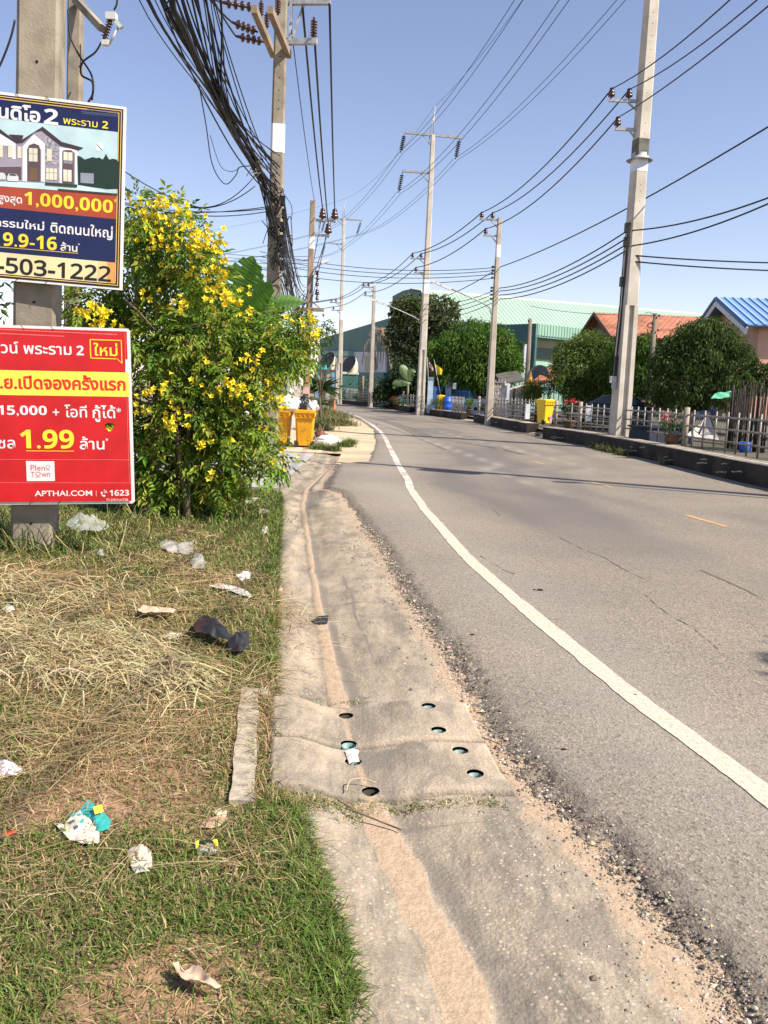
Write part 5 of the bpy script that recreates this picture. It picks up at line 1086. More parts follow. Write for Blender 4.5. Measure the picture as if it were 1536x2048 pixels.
# shrubs to the left of and behind the pole
def shrub(name, label, cat, base, cl, dens, L, Wd, pal, seed, stem=True, group=None, down=.5, r0=.03):
    t = thing(name, label, cat, base, 0, group); leaves('foliage', t, base, cl, dens, L, Wd, pal, seed, down=down)
    if stem:
        mb = MB(); rr = random.Random(seed); cc = rr.sample(cl, min(5, len(cl))); limbs(mb, base, [c for c, _ in cc], r0, seed); mb.build('stem', BARK, t, base)
    return t
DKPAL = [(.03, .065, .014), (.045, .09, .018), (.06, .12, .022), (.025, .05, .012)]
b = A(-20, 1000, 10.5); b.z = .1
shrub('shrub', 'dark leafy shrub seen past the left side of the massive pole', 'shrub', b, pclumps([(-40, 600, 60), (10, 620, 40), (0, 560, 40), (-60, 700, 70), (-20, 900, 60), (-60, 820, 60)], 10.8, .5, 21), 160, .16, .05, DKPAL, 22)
b = A(400, 930, 18.5); b.z = 0
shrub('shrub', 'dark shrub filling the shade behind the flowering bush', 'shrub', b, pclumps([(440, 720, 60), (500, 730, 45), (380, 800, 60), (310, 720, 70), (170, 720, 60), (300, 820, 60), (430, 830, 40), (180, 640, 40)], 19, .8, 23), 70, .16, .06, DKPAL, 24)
b = A(645, 800, 33); b.z = 0
shrub('young_tree', 'slim dark-leaved young tree beside the rusty pole', 'tree', b, pclumps([(648, 650, 18), (640, 668, 24), (656, 672, 20), (625, 690, 22), (640, 712, 20), (622, 735, 20), (598, 700, 22), (650, 735, 12)], 33, .5, 25), 150, .2, .07, [(.04, .085, .02), (.06, .12, .03), (.03, .06, .015)], 26)
# bins -----------------------------------------------------------
YBIN = mat('yellow_bin_plastic', (.74, .36, .012), .45, col2=(.60, .28, .012), vs=2.5, spec=.4, bump=.05, bs=20)
YBIN2 = mat('bright_yellow_plastic', (.85, .60, .015), .4, col2=(.78, .52, .015), vs=2, spec=.45)
TYRE = mat('bin_tyre', (.02, .02, .02), .8); GRIME = mat('bin_grime', (.13, .075, .03), .9, col2=(.30, .16, .03), vs=9, det=8)
def wheelie(label, loc, rz, m, group, lid=True, slot=False):
    t = thing('wheeled_bin', label, 'bin', loc, rz, group)
    mb = MB(); w0, d0, w1, d1, h = .44, .46, .54, .62, .92
    def ringp(k, z, gr=0): 
        w = w0 + (w1 - w0) * k + gr; d = d0 + (d1 - d0) * k + gr; c = .05; x, y = w / 2, d / 2
        return [(-x + c, -y, z), (x - c, -y, z), (x, -y + c, z), (x, y - c, z), (x - c, y, z), (-x + c, y, z), (-x, y - c, z), (-x, -y + c, z)]
    zs = [(0, .05, -.02), (.03, .06, 0), (.3, .32, 0), (.7, .66, 0), (.93, .86, 0), (.95, .87, .05), (1, .95, .06), (1, .97, .04)]
    v = []; [v.extend(ringp(k, z, g)) for k, z, g in zs]; f = [tuple(range(7, -1, -1)), tuple((len(zs) - 1) * 8 + j for j in range(8))]
    for i in range(len(zs) - 1): f += [(i * 8 + j, i * 8 + (j + 1) % 8, i * 8 + 8 + (j + 1) % 8, i * 8 + 8 + j) for j in range(8)]
    mb.add(v, f)
    mb.box((0, -.27, .12), (.3, .06, .1)); mb.build('body', m, t)
    mb = MB(); mb.box((0, -.345, .985), (.56, .05, .05))
    for x in (-.27, -.13, 0, .13, .27): mb.box((x, -.335, .90), (.018, .05, .14))
    mb.box((0, -.33, .835), (.55, .03, .02)); mb.build('grip_rail', m, t)
    if lid:
        mb = MB(); mb.box((0, .01, 1.0), (.58, .68, .05)); mb.box((0, .01, 1.035), (.50, .60, .03), taper=.85); mb.build('lid', m, t)
    for x in (-.25, .25):
        mb = MB(); mb.lathe([(.02, -.03), (.09, -.03), (.1, -.02), (.1, .02), (.09, .03), (.02, .03)], (x, -.23, .1), 16, 0, Matrix.Rotation(math.pi / 2, 3, 'Y')); mb.build('wheel', TYRE, t)
    mb = MB(); mb.tube([(-.27, -.23, .1), (.27, -.23, .1)], .015, 8); mb.build('axle', GALV, t)
    rr = random.Random(int(loc[0] * 100)); mb = MB()
    for k in range(26):
        x = rr.uniform(-.2, .2); z = .08 + abs(rr.gauss(0, .06)); y = -(d0 + (d1 - d0) * z / .92) / 2 - .006; s = rr.uniform(.006, .022); n = 7
        mb.poly([(x + s * rr.uniform(.5, 1.3) * math.cos(a * 6.283 / n), y - .0005 * k, z + s * .7 * rr.uniform(.5, 1.3) * math.sin(a * 6.283 / n)) for a in range(n)])
    for x, z in ((-.02, .52), (.0, .5), (-.05, .44), (.1, .3)):
        mb.poly([(x + .02 * math.cos(a), -(d0 + (d1 - d0) * z / .92) / 2 - .02, z + .012 * math.sin(a)) for a in range(0, 6)])
    mb.build('dirt_patch', GRIME, t)
    return t
def blob(name, c, rad, m, seed, amp=.28, label=None, cat=None, group=None, parent=None, n=34, sharp=1.0):
    r = rng(seed); th = np.linspace(0, math.pi, n)[:, None]; ph = np.linspace(0, 2 * math.pi, n * 2)[None, :-1]
    X = np.sin(th) * np.cos(ph); Y = np.sin(th) * np.sin(ph); Z = np.cos(th) + 0 * ph
    nz = vnoise(X * 2.2 + Y * .7 + 9, Z * 2.2 + Y * 1.3 + 5, .8, seed, 2) - .5; nz2 = np.abs(vnoise(X * 3 + Z * 2 + 9, Y * 3 - Z + 9, .45, seed + 3, 2) - .5) * sharp
    k = 1 + amp * 2 * nz - amp * 1.1 * nz2
    V = np.stack([X * k * rad[0] + c[0], Y * k * rad[1] + c[1], Z * k * rad[2] + c[2]], -1); V[..., 2] = np.maximum(V[..., 2], c[2] - rad[2] * .8); nr, nc = X.shape
    i = np.arange(nr - 1)[:, None]; j = np.arange(nc)[None, :]; a = i * nc + j; b = i * nc + (j + 1) % nc
    F = np.stack([a, a + nc, b + nc, b], -1).reshape(-1, 4)
    o = np_mesh(name, V.reshape(-1, 3), F, m, parent, tuple(c), smooth=True)
    if label: tag(o, label, cat, group)
    return o
bb1 = G(609, 894.5, .025); bb2 = G(562, 892, .025)
wheelie('full yellow wheeled bin nearer the road, topped with black and white bags', bb1, .06, YBIN, 'yellow wheeled bins')
wheelie('yellow wheeled bin half hidden by bush leaves, under a pale blue bag', bb2 + Vector((0, -.05, 0)), -.03, YBIN, 'yellow wheeled bins')
PBAG = mat('pale_blue_bag', (.66, .76, .80), .4, col2=(.80, .82, .84), vs=5, bump=.5, bs=12); BBAG = mat('black_bag', (.015, .015, .017), .25, spec=.6, bump=.6, bs=16); WBAG = mat('white_bag', (.80, .80, .78), .45, col2=(.65, .66, .66), vs=7, bump=.6, bs=16)
blob('rubbish_bag', (bb1.x - .45, bb1.y - .05, 1.20), (.33, .27, .24), PBAG, 4, .25, 'pale blue rubbish bag lying across the two yellow bins', 'rubbish bag')
blob('rubbish_bag', (bb1.x - .02, bb1.y + .02, 1.20), (.2, .2, .24), BBAG, 5, .35, 'shiny black rubbish bag on the yellow bin', 'rubbish bag')
blob('rubbish_bag', (bb1.x + .19, bb1.y - .06, 1.15), (.16, .16, .17), WBAG, 6, .4, 'small white rubbish bag on the yellow bin nearer the road', 'rubbish bag')
blob('rubbish_bag', (bb2.x - .22, bb2.y - .05, 1.1), (.14, .14, .1), WBAG, 7, .4, 'scrap of white bag behind leaves on the far left bin', 'rubbish bag')
sk = G(656, 889, .04); blob('sack', (sk.x, sk.y, .13), (.40, .26, .2), mat('white_woven_sack', (.82, .81, .80), .6, col2=(.66, .66, .67), vs=3, bump=.4, bs=25), 8, .16, 'bulging white woven sack lying on the verge beside the bins', 'sack')
q = G(632, 885, .03); mb = MB(); mb.lathe([(.12, 0), (.16, .02), (.17, .28), (.15, .28), (.13, .04), (.01, .03)], (0, 0, 0), 18, 0, Matrix.Rotation(1.1, 3, 'Y')); o = mb.build('bucket', mat('rusty_tin', (.14, .05, .03), .7, var=.4, vs=8), None); o.location = (q.x, q.y, .2); tag(o, 'rusty brown bucket tipped over between bin and white sack', 'bucket')
SCRAPS = [mat('scrap_white', (.78, .76, .72), .6), mat('scrap_pink', (.70, .40, .34), .6), mat('scrap_tan', (.55, .42, .28), .7)]
rr = random.Random(2)
def scrap(u, v, s, m, label, cat='litter', group=None, z=.05, seed=0, flat=.35, el=1.0, name='litter_scrap'):
    p = G(u, v, z); k = rng(seed + int(u)); n = 22; ring = [.35, .7, 1.0]; V = [(p.x, p.y, p.z + s * flat)]; a0 = k.random() * 6
    for t in ring:
        for j in range(n):
            a = 6.283 * j / n; q = s * t * (1 + .35 * (vnoise(np.array([math.cos(a) * 1.6 + 7]), np.array([math.sin(a) * 1.6 + u]), 1, seed, 2)[0] - .5) * 2)
            V.append((p.x + q * math.cos(a) * el, p.y + q * math.sin(a) / el, p.z + s * flat * (1 - t) + s * .5 * (k.random() - .5) * t))
    F = [(0, 1 + j, 1 + (j + 1) % n) for j in range(n)]; Q = [(1 + r0 * n + j, 1 + (r0 + 1) * n + j, 1 + (r0 + 1) * n + (j + 1) % n, 1 + r0 * n + (j + 1) % n) for r0 in range(2) for j in range(n)]
    mb = MB(); mb.add(V, F + Q, 0, True); o = mb.build(name, m, None, p); tag(o, label, cat, group); return o
for k, (u, v) in enumerate(((598, 897), (604, 899), (575, 899), (642, 903), (650, 899), (636, 905), (570, 895))): scrap(u, v, .07, SCRAPS[k % 3], 'small pale scrap of rubbish on the ground before the yellow bins', 'litter', 'scraps before the bins', .04, k)
# breeze block wall, posts and barrier
WALLW = mat('whitewashed_wall', (.62, .60, .56), .9, col2=(.45, .43, .40), vs=1.2, bump=.2, bs=20, det=8); GREYW = mat('grey_block_wall', (.42, .40, .37), .9, col2=(.30, .28, .26), vs=2, bump=.3, bs=20)
def wallq(name, label, u0, u1, vt, vb, d0, d1, m, th=.12, cat='wall', holes=None):
    a, b = A(u0, vb, d0), A(u1, vb, d1); a.z = b.z = 0; za, zb = A(u0, vt, d0).z, A(u1, vt, d1).z
    t = thing(name, label, cat, a); mb = MB(); n = Vector((-(b - a).y, (b - a).x, 0)).normalized() * th
    mb.slab([a, b, Vector((b.x, b.y, zb)), Vector((a.x, a.y, za))], n); mb.build('panel', m, t, a)
    if holes:
        for fx, fz, w, h in holes:
            p = a.lerp(b, fx) - n * .15; x = (b - a).normalized(); z0 = za * fz; mb = MB()
            mb.slab([p - x * w + Vector((0, 0, z0)), p + x * w + Vector((0, 0, z0)), p + x * w * .75 + Vector((0, 0, z0 + h)), p - x * w * .75 + Vector((0, 0, z0 + h))], n * .1); mb.build('block_opening', HOLEM, t, a)
    return t
wallq('garden_wall', 'whitewashed garden wall glimpsed left of the breeze blocks', 380, 549, 690, 830, 29, 31, WALLW)
wallq('breeze_block_wall', 'grey breeze block wall with stacked openings beside the rusty pole', 553, 600, 700, 815, 33, 35, GREYW, holes=[(f, z, .13, .16) for f in (.35, .62) for z in (.42, .56, .70, .84)])
wallq('gate_pillar', 'pale concrete pillar before the breeze block wall', 549, 556, 690, 830, 30, 30, WALLW, .25, 'pillar')
mb = MB(); p = A(580, 800, 31); p.z = 0; e = A(582, 640, 31); mb.tube([p, e], .09, 8); tag(mb.build('white_post', WHITEP, None, p), 'white painted post before the breeze block wall', 'post')
bar = thing('barrier_pole', 'black and white striped barrier pole by the rusty pole', 'barrier', A(566, 690, 31))
for k in range(5):
    a, b = A(566 + 10.4 * k, 690 + 2.2 * k, 31), A(566 + 10.4 * (k + 1), 690 + 2.2 * (k + 1), 31); mb = MB(); mb.tube([a, b], .055, 8); mb.build('stripe_section', WHITEP if k % 2 == 0 else BLACKR, bar, bar.location)
mb = MB(); p = G(553.5 + 115, 821, .04); mb.lathe([(.17, 0), (.16, .03), (.1, .04), (.05, .62), (.03, .66)], (0, 0, 0), 14); o = mb.build('traffic_cone', mat('faded_cone', (.46, .12, .07), .6), None); o.location = p + Vector((0, 0, .0)); o.scale = (1.5, 1.5, 1.7); tag(o, 'faded orange traffic cone at the far verge by the bend', 'traffic cone')
mb = MB(); q = zpix(*L4.ax, 757) + Vector((0, -.19, 0)); mb.box(q, (.3, .02, .34)); o = mb.build('sticker', mat('red_sticker', (.5, .16, .13), .6), L4.r, L4.b); mb = MB(); mb.box(q + Vector((0, -.01, -.55)), (.3, .02, .3)); mb.build('sticker', mat('pink_sticker', (.65, .42, .38), .6), L4.r, L4.b)
# yucca, weeds and roadside shrubs
yp = A(640, 800, 41); yp.z = 0.1; yc = A(641, 778, 41)
yt = thing('yucca', 'spiky yucca rosette behind the yellow bins', 'yucca', yp); r = rng(3); n = 90
d = unit(np.stack([r.normal(size=n), r.normal(size=n), np.abs(r.normal(size=n)) * .7 - .1], -1)); nn = unit(np.array([[0, 0, 1.0]]) - d * d[:, 2:3]); V, F = leaf_np(np.tile(np.array(yc)[None], (n, 1)), d, nn, .8 + .35 * r.random(n), np.full(n, .09), droop=.25)
np_mesh('blades', V, F, LEAF, yt, yp, cols=np.repeat(pick(r, [(.05, .09, .03), (.08, .13, .05), (.03, .06, .02)], n), 4, 0)); mb = MB(); mb.tube([yp - Vector((0, 0, .1)), yc], .07, 8); mb.build('stem', BARK, yt, yp)
WPAL = [(.10, .13, .03), (.16, .17, .06), (.25, .22, .10), (.07, .11, .025), (.33, .28, .15)]
far_weeds('weeds', [(640, 842, .6), (655, 850, .55), (675, 850, .5), (640, 825, .7), (620, 800, .8), (595, 800, .8), (665, 835, .6), (630, 860, .4)], 2600, .55, WPAL, 31, 'scrubby weeds on the sandy shoulder behind the bins', .03, .7)
far_weeds('weeds', [(690, 893, .3), (640, 899, .3), (665, 902, .25), (700, 888, .25), (620, 880, .2), (650, 880, .35), (540, 893, .4)], 2200, .28, [(.07, .14, .025), (.12, .18, .04), (.2, .2, .08)], 32, 'green weeds growing round the white sack', .018, .35)
b = G(672, 815, .05)
shrub('shrub', 'yellow-green roadside shrub leaning out by the bend', 'shrub', b, pclumps([(668, 775, 18), (660, 795, 20), (675, 790, 14), (680, 768, 10), (650, 805, 18), (640, 815, 16)], 44, .6, 27), 90, .18, .08, [(.07, .12, .02), (.12, .17, .03), (.2, .2, .04)], 28, r0=.04)
b = A(600, 800, 37); b.z = .05
shrub('shrub', 'dry silvery shrub before the breeze block wall', 'shrub', b, pclumps([(570, 775, 20), (590, 770, 22), (560, 800, 20), (605, 790, 20), (580, 800, 22)], 32, .6, 29), 90, .14, .04, [(.20, .19, .12), (.26, .24, .16), (.12, .13, .06)], 30)
b = A(725, 800, 92); b.z = .1
for k, (px, lab, dd) in enumerate((([(700, 775, 14), (715, 765, 16), (730, 770, 16), (745, 762, 14), (755, 775, 14), (690, 785, 12)], 'low green shrubs growing before the teal factory wall', 92), ([(640, 760, 12), (628, 770, 14), (655, 760, 10)], 'low bushes under the grey truck body', 60))):
    b = A(px[0][0], 805, dd); b.z = .1; shrub('shrub', lab, 'shrub', b, pclumps(px, dd, 1, 40 + k), 40, .3, .14, DKPAL + [(.09, .14, .03)], 44 + k, r0=.06)
# long grass round the foot of the massive pole
def longgrass():
    r = rng(71); P = []
    for u, v, m, s in ((20, 1105, 130, .16), (60, 1115, 90, .14), (5, 1080, 110, .2), (110, 1112, 60, .12), (150, 1100, 90, .22), (300, 1050, 160, .4), (430, 1045, 160, .4), (200, 1075, 100, .3), (520, 1030, 80, .2), (-60, 1080, 120, .3)):
        b = G(u, v, .08); P.append(np.stack([b.x + r.normal(size=m) * s, b.y + r.normal(size=m) * s * .6, np.full(m, .05)], -1))
    P = np.concatenate(P); m = len(P); P[:, 2] = bank_z(P[:, 0], P[:, 1]); L = .15 + .5 * r.random(m) ** 2.2; L[P[:, 0] > -2.4] *= .6
    blades('long_grass', P, L, .008 + .006 * r.random(m), r.random(m) * 6.28, .05 + .4 * r.random(m), .5 + 1.0 * r.random(m), pick(r, [(.10, .16, .035), (.16, .2, .06), (.07, .12, .025), (.38, .32, .14)], m), GRASSM, 'long uncut grass around the foot of the massive pole', 'grass')
longgrass()
# ================================================================ RIGHT SIDE: KERB WALLS, RAILINGS, GATES, HOUSES, FACTORY, TREES
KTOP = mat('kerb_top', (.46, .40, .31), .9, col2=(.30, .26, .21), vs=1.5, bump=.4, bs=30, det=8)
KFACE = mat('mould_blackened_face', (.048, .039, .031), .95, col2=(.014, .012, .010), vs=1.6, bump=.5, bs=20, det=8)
SCRATCH = mat('bare_scratch', (.36, .31, .25), .95)
KH = .50
def offs(P, d):
    P = np.array([(p[0], p[1]) for p in P], float); T = np.gradient(P, axis=0); T /= np.hypot(*T.T)[:, None]; return P + np.stack([T[:, 1], -T[:, 0]], -1) * d
def dens(P, st):
    P = np.array([(p[0], p[1]) for p in P], float); s = np.concatenate([[0], np.cumsum(np.hypot(*np.diff(P, axis=0).T))]); t = np.linspace(0, s[-1], max(2, int(s[-1] / st) + 1)); return np.stack([np.interp(t, s, P[:, 0]), np.interp(t, s, P[:, 1])], -1)
def kerb(label, P, wid=.55, scr=0, seed=1):
    D = dens(P, .35); D = D + .012 * (vnoise(D[:, 0] * 3, D[:, 1] * 3, 1, seed)[:, None] - .5); B = offs(D, wid); n = len(D); t = thing('raised_kerb', label, 'kerb wall', (D[0][0], D[0][1], 0)); o = t.location
    V = []; zt = KH + .02 * (vnoise(D[:, 1], D[:, 0], 1.2, seed + 2) - .5)
    for i in range(n): V += [(D[i][0], D[i][1], -.06), (D[i][0], D[i][1], zt[i] - .02), (D[i][0] + .02, D[i][1], zt[i]), (B[i][0], B[i][1], zt[i]), (B[i][0], B[i][1], -.06)]
    F = []; M_ = []
    for i in range(n - 1):
        for k in range(4): F.append((i * 5 + k, i * 5 + k + 1, i * 5 + 5 + k + 1, i * 5 + 5 + k)); M_.append(k)
    F = [f[::-1] for f in F]
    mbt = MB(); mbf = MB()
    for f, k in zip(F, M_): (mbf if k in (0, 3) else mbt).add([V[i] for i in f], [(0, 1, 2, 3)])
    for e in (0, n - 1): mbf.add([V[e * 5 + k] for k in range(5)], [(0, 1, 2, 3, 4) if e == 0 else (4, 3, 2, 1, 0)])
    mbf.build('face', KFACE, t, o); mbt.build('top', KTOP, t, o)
    if scr:
        r = random.Random(seed); mb = MB()
        for k in range(scr):
            i = r.randrange(n - 3); z = r.uniform(.12, .4); L = r.uniform(.1, .7); p = Vector((D[i][0], D[i][1], z)); d = Vector((D[i + 1][0] - D[i][0], D[i + 1][1] - D[i][1], 0)).normalized(); nn = Vector((-d.y, d.x, 0)); 
            pts = []; m = 7
            for j in range(m + 1): pts.append(p + nn * .006 * (1 if nn.x < 0 else -1) + d * L * j / m + Vector((0, 0, r.uniform(-.012, .012) - .1 * L * j / m)))
            for j in range(m): w = .004 + .02 * r.random(); mb.add([pts[j] - Vector((0, 0, w)), pts[j + 1] - Vector((0, 0, .008)), pts[j + 1] + Vector((0, 0, .008)), pts[j] + Vector((0, 0, w))], [(0, 1, 2, 3)])
        mb.build('scratch_mark', SCRATCH, t, o)
    return t
K1 = [(8.62, 3), (8.42, 8), (8.17, 12.5)] + [tuple(G(u, v, ROADZ)[:2]) for u, v in ((1536, 977), (1450, 957), (1350, 932), (1250, 908), (1160, 889), (1085, 876))]
K2 = [tuple(G(u, v, ROADZ)[:2]) for u, v in ((1052, 866), (1000, 855), (947, 843))]
K3 = [tuple(G(u, v, ROADZ)[:2]) for u, v in ((921, 839), (844, 829))]
K4 = [tuple(G(u, v, ROADZ)[:2]) for u, v in ((819, 825), (772, 815))]
K5 = [tuple(G(u, v, ROADZ)[:2]) for u, v in ((748, 814.5), (671, 806))]
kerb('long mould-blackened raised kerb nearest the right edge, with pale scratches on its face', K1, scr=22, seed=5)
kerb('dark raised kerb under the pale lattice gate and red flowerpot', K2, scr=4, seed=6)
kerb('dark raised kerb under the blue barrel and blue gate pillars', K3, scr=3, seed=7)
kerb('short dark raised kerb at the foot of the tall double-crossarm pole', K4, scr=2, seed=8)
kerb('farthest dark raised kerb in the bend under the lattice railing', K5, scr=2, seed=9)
RAMP = mat('ramp_concrete', (.42, .37, .30), .9, col2=(.30, .26, .21), vs=1, bump=.3, bs=30)
for a, b in ((K1[-1], K2[0]), (K2[-1], K3[0]), (K3[-1], K4[0]), (K4[-1], K5[0])):
    p, q = Vector((*a, .03)), Vector((*b, .03)); d = (q - p).normalized(); n = Vector((d.y, -d.x, 0)); n = n if n.x > 0 else -n
    mb = MB(); mb.add([p, q, q + n * 1.6 + Vector((0, 0, .3)), p + n * 1.6 + Vector((0, 0, .3))], [(0, 1, 2, 3)]); tag(mb.build('ramp', RAMP), None, None, kind='structure')
yard = [K1[0]] + K1[1:] + K2 + K3 + K4 + K5
yo = offs(yard, .5); mb = MB(); n = len(yo)
V = [(x, y, .26) for x, y in yo] + [(x + 45, y + 6, .26) for x, y in yo]; mb.add(V, [(i, n + i, n + i + 1, i + 1) for i in range(n - 1)])
tag(mb.build('yard', mat('yard_earth', (.10, .085, .06), .95, col2=(.04, .042, .025), vs=.7, bump=.5, bs=10, det=8)), None, None, kind='structure')
PIPE = mat('silver_painted_pipe', (.30, .285, .26), .5, col2=(.17, .145, .12), vs=5, metal=.25, det=6); POSTM = mat('weathered_railing_post', (.33, .285, .225), .8, col2=(.30, .25, .2), vs=4)
def railing(label, P, sp=.58, h=1.0, rails=(.27, .57, .86), thick=(), r=.026, z0=KH - .02, group='pipe railings on the raised kerb', ph=1.06):
    D = dens(P, .25); t = thing('pipe_railing', label, 'railing', (D[0][0], D[0][1], z0), 0, group); o = t.location
    s = np.concatenate([[0], np.cumsum(np.hypot(*np.diff(D, axis=0).T))]); at = lambda q: Vector((np.interp(q, s, D[:, 0]), np.interp(q, s, D[:, 1]), z0))
    for z in rails:
        mb = MB(); mb.tube([Vector((x, y, z0 + z)) for x, y in D[::2]] + [Vector((*D[-1], z0 + z))], r, 7); mb.build('rail', PIPE, t, o)
    k = int(s[-1] / sp)
    for i in range(k + 1):
        p = at(s[-1] * i / max(k, 1)); mb = MB(); mb.tube([p, p + Vector((0, 0, h))], r * .95, 7); mb.build('upright', PIPE, t, o)
    for q in thick:
        p = Vector((q[0], q[1], z0)); mb = MB(); mb.tube([p, p + Vector((0, 0, ph))], .075, 10); mb.build('post', POSTM, t, o)
    return t
gz = lambda u, v: tuple(G(u, v, KH)[:2])
F1 = [(8.85, 8), gz(1536 + 60, 930), gz(1450, 903.5), gz(1368, 891), gz(1260, 873), gz(1158, 858)]
railing('long silver pipe railing on the nearest raised kerb', F1, thick=[gz(1368, 891), gz(1158, 858)])
railing('short pipe railing behind the flowerpot between the near kerb posts', [gz(1158, 858), gz(1110, 851)], sp=.9, thick=[gz(1110, 851)])
railing('pipe railing beside the pale lattice gate and yellow bin', [gz(1056, 843), gz(990, 833), gz(957, 828.5)], thick=[gz(957, 828.5)], sp=.6, rails=(.2, .45, .7, .92), h=1.05)
railing('pipe railing right of the blue barrel', [gz(926, 829), gz(903, 824)], sp=.6, thick=[])
railing('pipe railing at the foot of the double-crossarm pole', [gz(846, 818.5), gz(803, 813)], sp=.7, thick=[gz(806, 813)], ph=1.2)
railing('white lattice railing in the bend farthest down the road', [gz(776, 808), gz(745, 805.5), gz(683, 798)], sp=.75, rails=(.25, .5, .75, .98), h=1.25, thick=[gz(776, 808)], ph=1.3, r=.035)
# flowerpots
POT = mat('brown_clay_pot', (.16, .085, .05), .6, col2=(.09, .055, .035), vs=6)
def planter(label, u, v, d, wp, plants, flowers, pal=None, seed=1, fcol=(.62, .03, .06)):
    b = A(u, v, d); w = wp * d / FPX / 2; t = thing('flowerpot', label, 'flowerpot', b)
    mb = MB(); mb.lathe([(w * .62, 0), (w * .9, w * .55), (w * 1.02, w * 1.1), (w * 1.12, w * 1.15), (w * 1.12, w * 1.32), (w * .98, w * 1.32), (w * .9, w * 1.1), (.01, w * 1.1)], b, 20); mb.build('pot', POT, t, b)
    cl = pclumps(plants, d, .25, seed); leaves('foliage', t, b, cl, 900 if d < 30 else 700, .085 if d < 30 else .12, .04 if d < 30 else .06, pal or [(.06, .13, .02), (.09, .17, .03), (.05, .10, .02)], seed, inner=.3)
    mb = MB()
    for c, _ in cl[:4]: mb.tube([b + Vector((0, 0, w)), b.lerp(Vector(c), .6), Vector(c)], [.018, .014, .006], 6)
    mb.build('stem', BARK, t, b)
    for (fu, fv, fr, k) in flowers:
        c = A(fu, fv, d - .15); leaves('flower', t, b, [(tuple(c), fr * d / FPX)], k / (fr * d / FPX) ** 2, .05 if d < 30 else .09, .045 if d < 30 else .09, [fcol, tuple(min(1, q * 1.25) for q in fcol)], seed + int(fu), inner=.2)
planter('flowerpot with pink and red blooms outside the near railing', 1343, 888, 22.9, 30, [(1340, 850, 16), (1355, 855, 14), (1330, 852, 12), (1345, 838, 10), (1362, 850, 9), (1325, 842, 8)], [(1328, 834, 4, 40), (1341, 842, 3, 26), (1333, 831, 3, 26), (1352, 836, 2, 12)], seed=3, fcol=(.75, .16, .22))
planter('dark flowerpot with small red blooms between the near kerb posts', 1138, 856, 33.5, 24, [(1138, 815, 12), (1128, 812, 9), (1148, 814, 10), (1138, 830, 5), (1138, 804, 9)], [(1145, 800, 4, 20), (1133, 802, 3, 12), (1142, 815, 2, 6), (1150, 803, 3, 10)], [(.035, .07, .018), (.06, .10, .025)], seed=4)
planter('flowerpot massed with red blooms beside the pale lattice gate', 976, 834, 47.5, 17, [(975, 815, 9), (968, 812, 7), (983, 813, 8), (976, 820, 7)], [(970, 806, 4, 20), (980, 803, 5, 40), (985, 807, 4, 24), (975, 804, 3, 20), (987, 812, 2, 8)], seed=5, fcol=(.62, .02, .05))
planter('flowerpot with a clipped leafy shrub left of the thick grey post', 938, 828, 51, 14, [(938, 805, 9), (946, 806, 7), (932, 807, 6), (940, 800, 6)], [], [(.10, .19, .03), (.14, .23, .04)], seed=6)
planter('flowerpot with a loose green plant at the foot of the blue gate pillar', 874, 820, 57, 10, [(868, 803, 7), (875, 801, 7), (880, 806, 5)], [(868, 801, 2, 6)], seed=7)
planter('flowerpot with a spreading plant at the foot of the double-crossarm pole', 833, 816, 62, 10, [(826, 798, 6), (835, 795, 7), (842, 800, 6), (832, 803, 6)], [(827, 793, 1.5, 5)], seed=8)
planter('flowerpot of dark red blooms by the stacked green sheets', 791, 810, 70, 11, [(790, 799, 6), (797, 800, 5), (785, 799, 5)], [(791, 795, 4, 24), (785, 796, 3, 12)], seed=9, fcol=(.35, .03, .05))
planter('flowerpot of orange and red blooms at the end of the lattice railing', 763, 810, 75, 10, [(763, 796, 7), (758, 795, 5), (769, 796, 5)], [(760, 790, 4, 24), (767, 790, 4, 24), (763, 787, 3, 14)], seed=10, fcol=(.72, .22, .05))
planter('flowerpot of orange blooms inside the lattice railing', 717, 804, 84, 9, [(717, 792, 7), (711, 793, 5), (723, 793, 5)], [(715, 787, 3, 16), (721, 789, 3, 10)], seed=11, fcol=(.5, .16, .06))
# right-hand bins and barrel
b = A(1088, 849, 35.5); yb = wheelie('bright yellow wheeled bin standing on the kerb with purple stickers', b, .35, YBIN2, 'yellow wheeled bins'); yb.scale = (1.0, 1.0, 1.03); yb.rotation_euler = (0, 0, .5)
for ch in list(yb.children):
    if ch.name.startswith('dirt_patch'): bpy.data.objects.remove(ch)
mb = MB(); mb.box((.09, -.315, .32), (.13, .012, .13)); mb.box((.09, -.31, .17), (.12, .012, .12)); mb.build('sticker', mat('purple_sticker', (.42, .16, .42), .5, col2=(.7, .3, .35), vs=14), yb)
b = A(881, 822, 57.3); yb2 = wheelie('small yellow bin squeezed between blue barrel and flowerpot', b, .2, YBIN2, 'yellow wheeled bins', lid=True); yb2.scale = (.75, .75, 1.05)
b = A(894, 824, 57); br = thing('barrel', 'blue plastic barrel on the kerb beside the blue gate', 'barrel', b); mb = MB(); mb.lathe([(.28, 0), (.31, .03), (.32, .3), (.335, .33), (.335, .37), (.32, .4), (.32, .68), (.335, .71), (.335, .75), (.31, .78), (.30, 1.02), (.28, 1.05), (.26, 1.05), (.26, 1.0)], (0, 0, 0), 24); mb.build('drum', mat('blue_plastic', (.02, .10, .50), .35, spec=.5), br); mb = MB(); mb.lathe([(.255, 1.0), (.255, 1.02), (.1, 1.03)], (0, 0, 0), 20); mb.build('lid', mat('blue_plastic', (.02, .1, .5), .35), br)
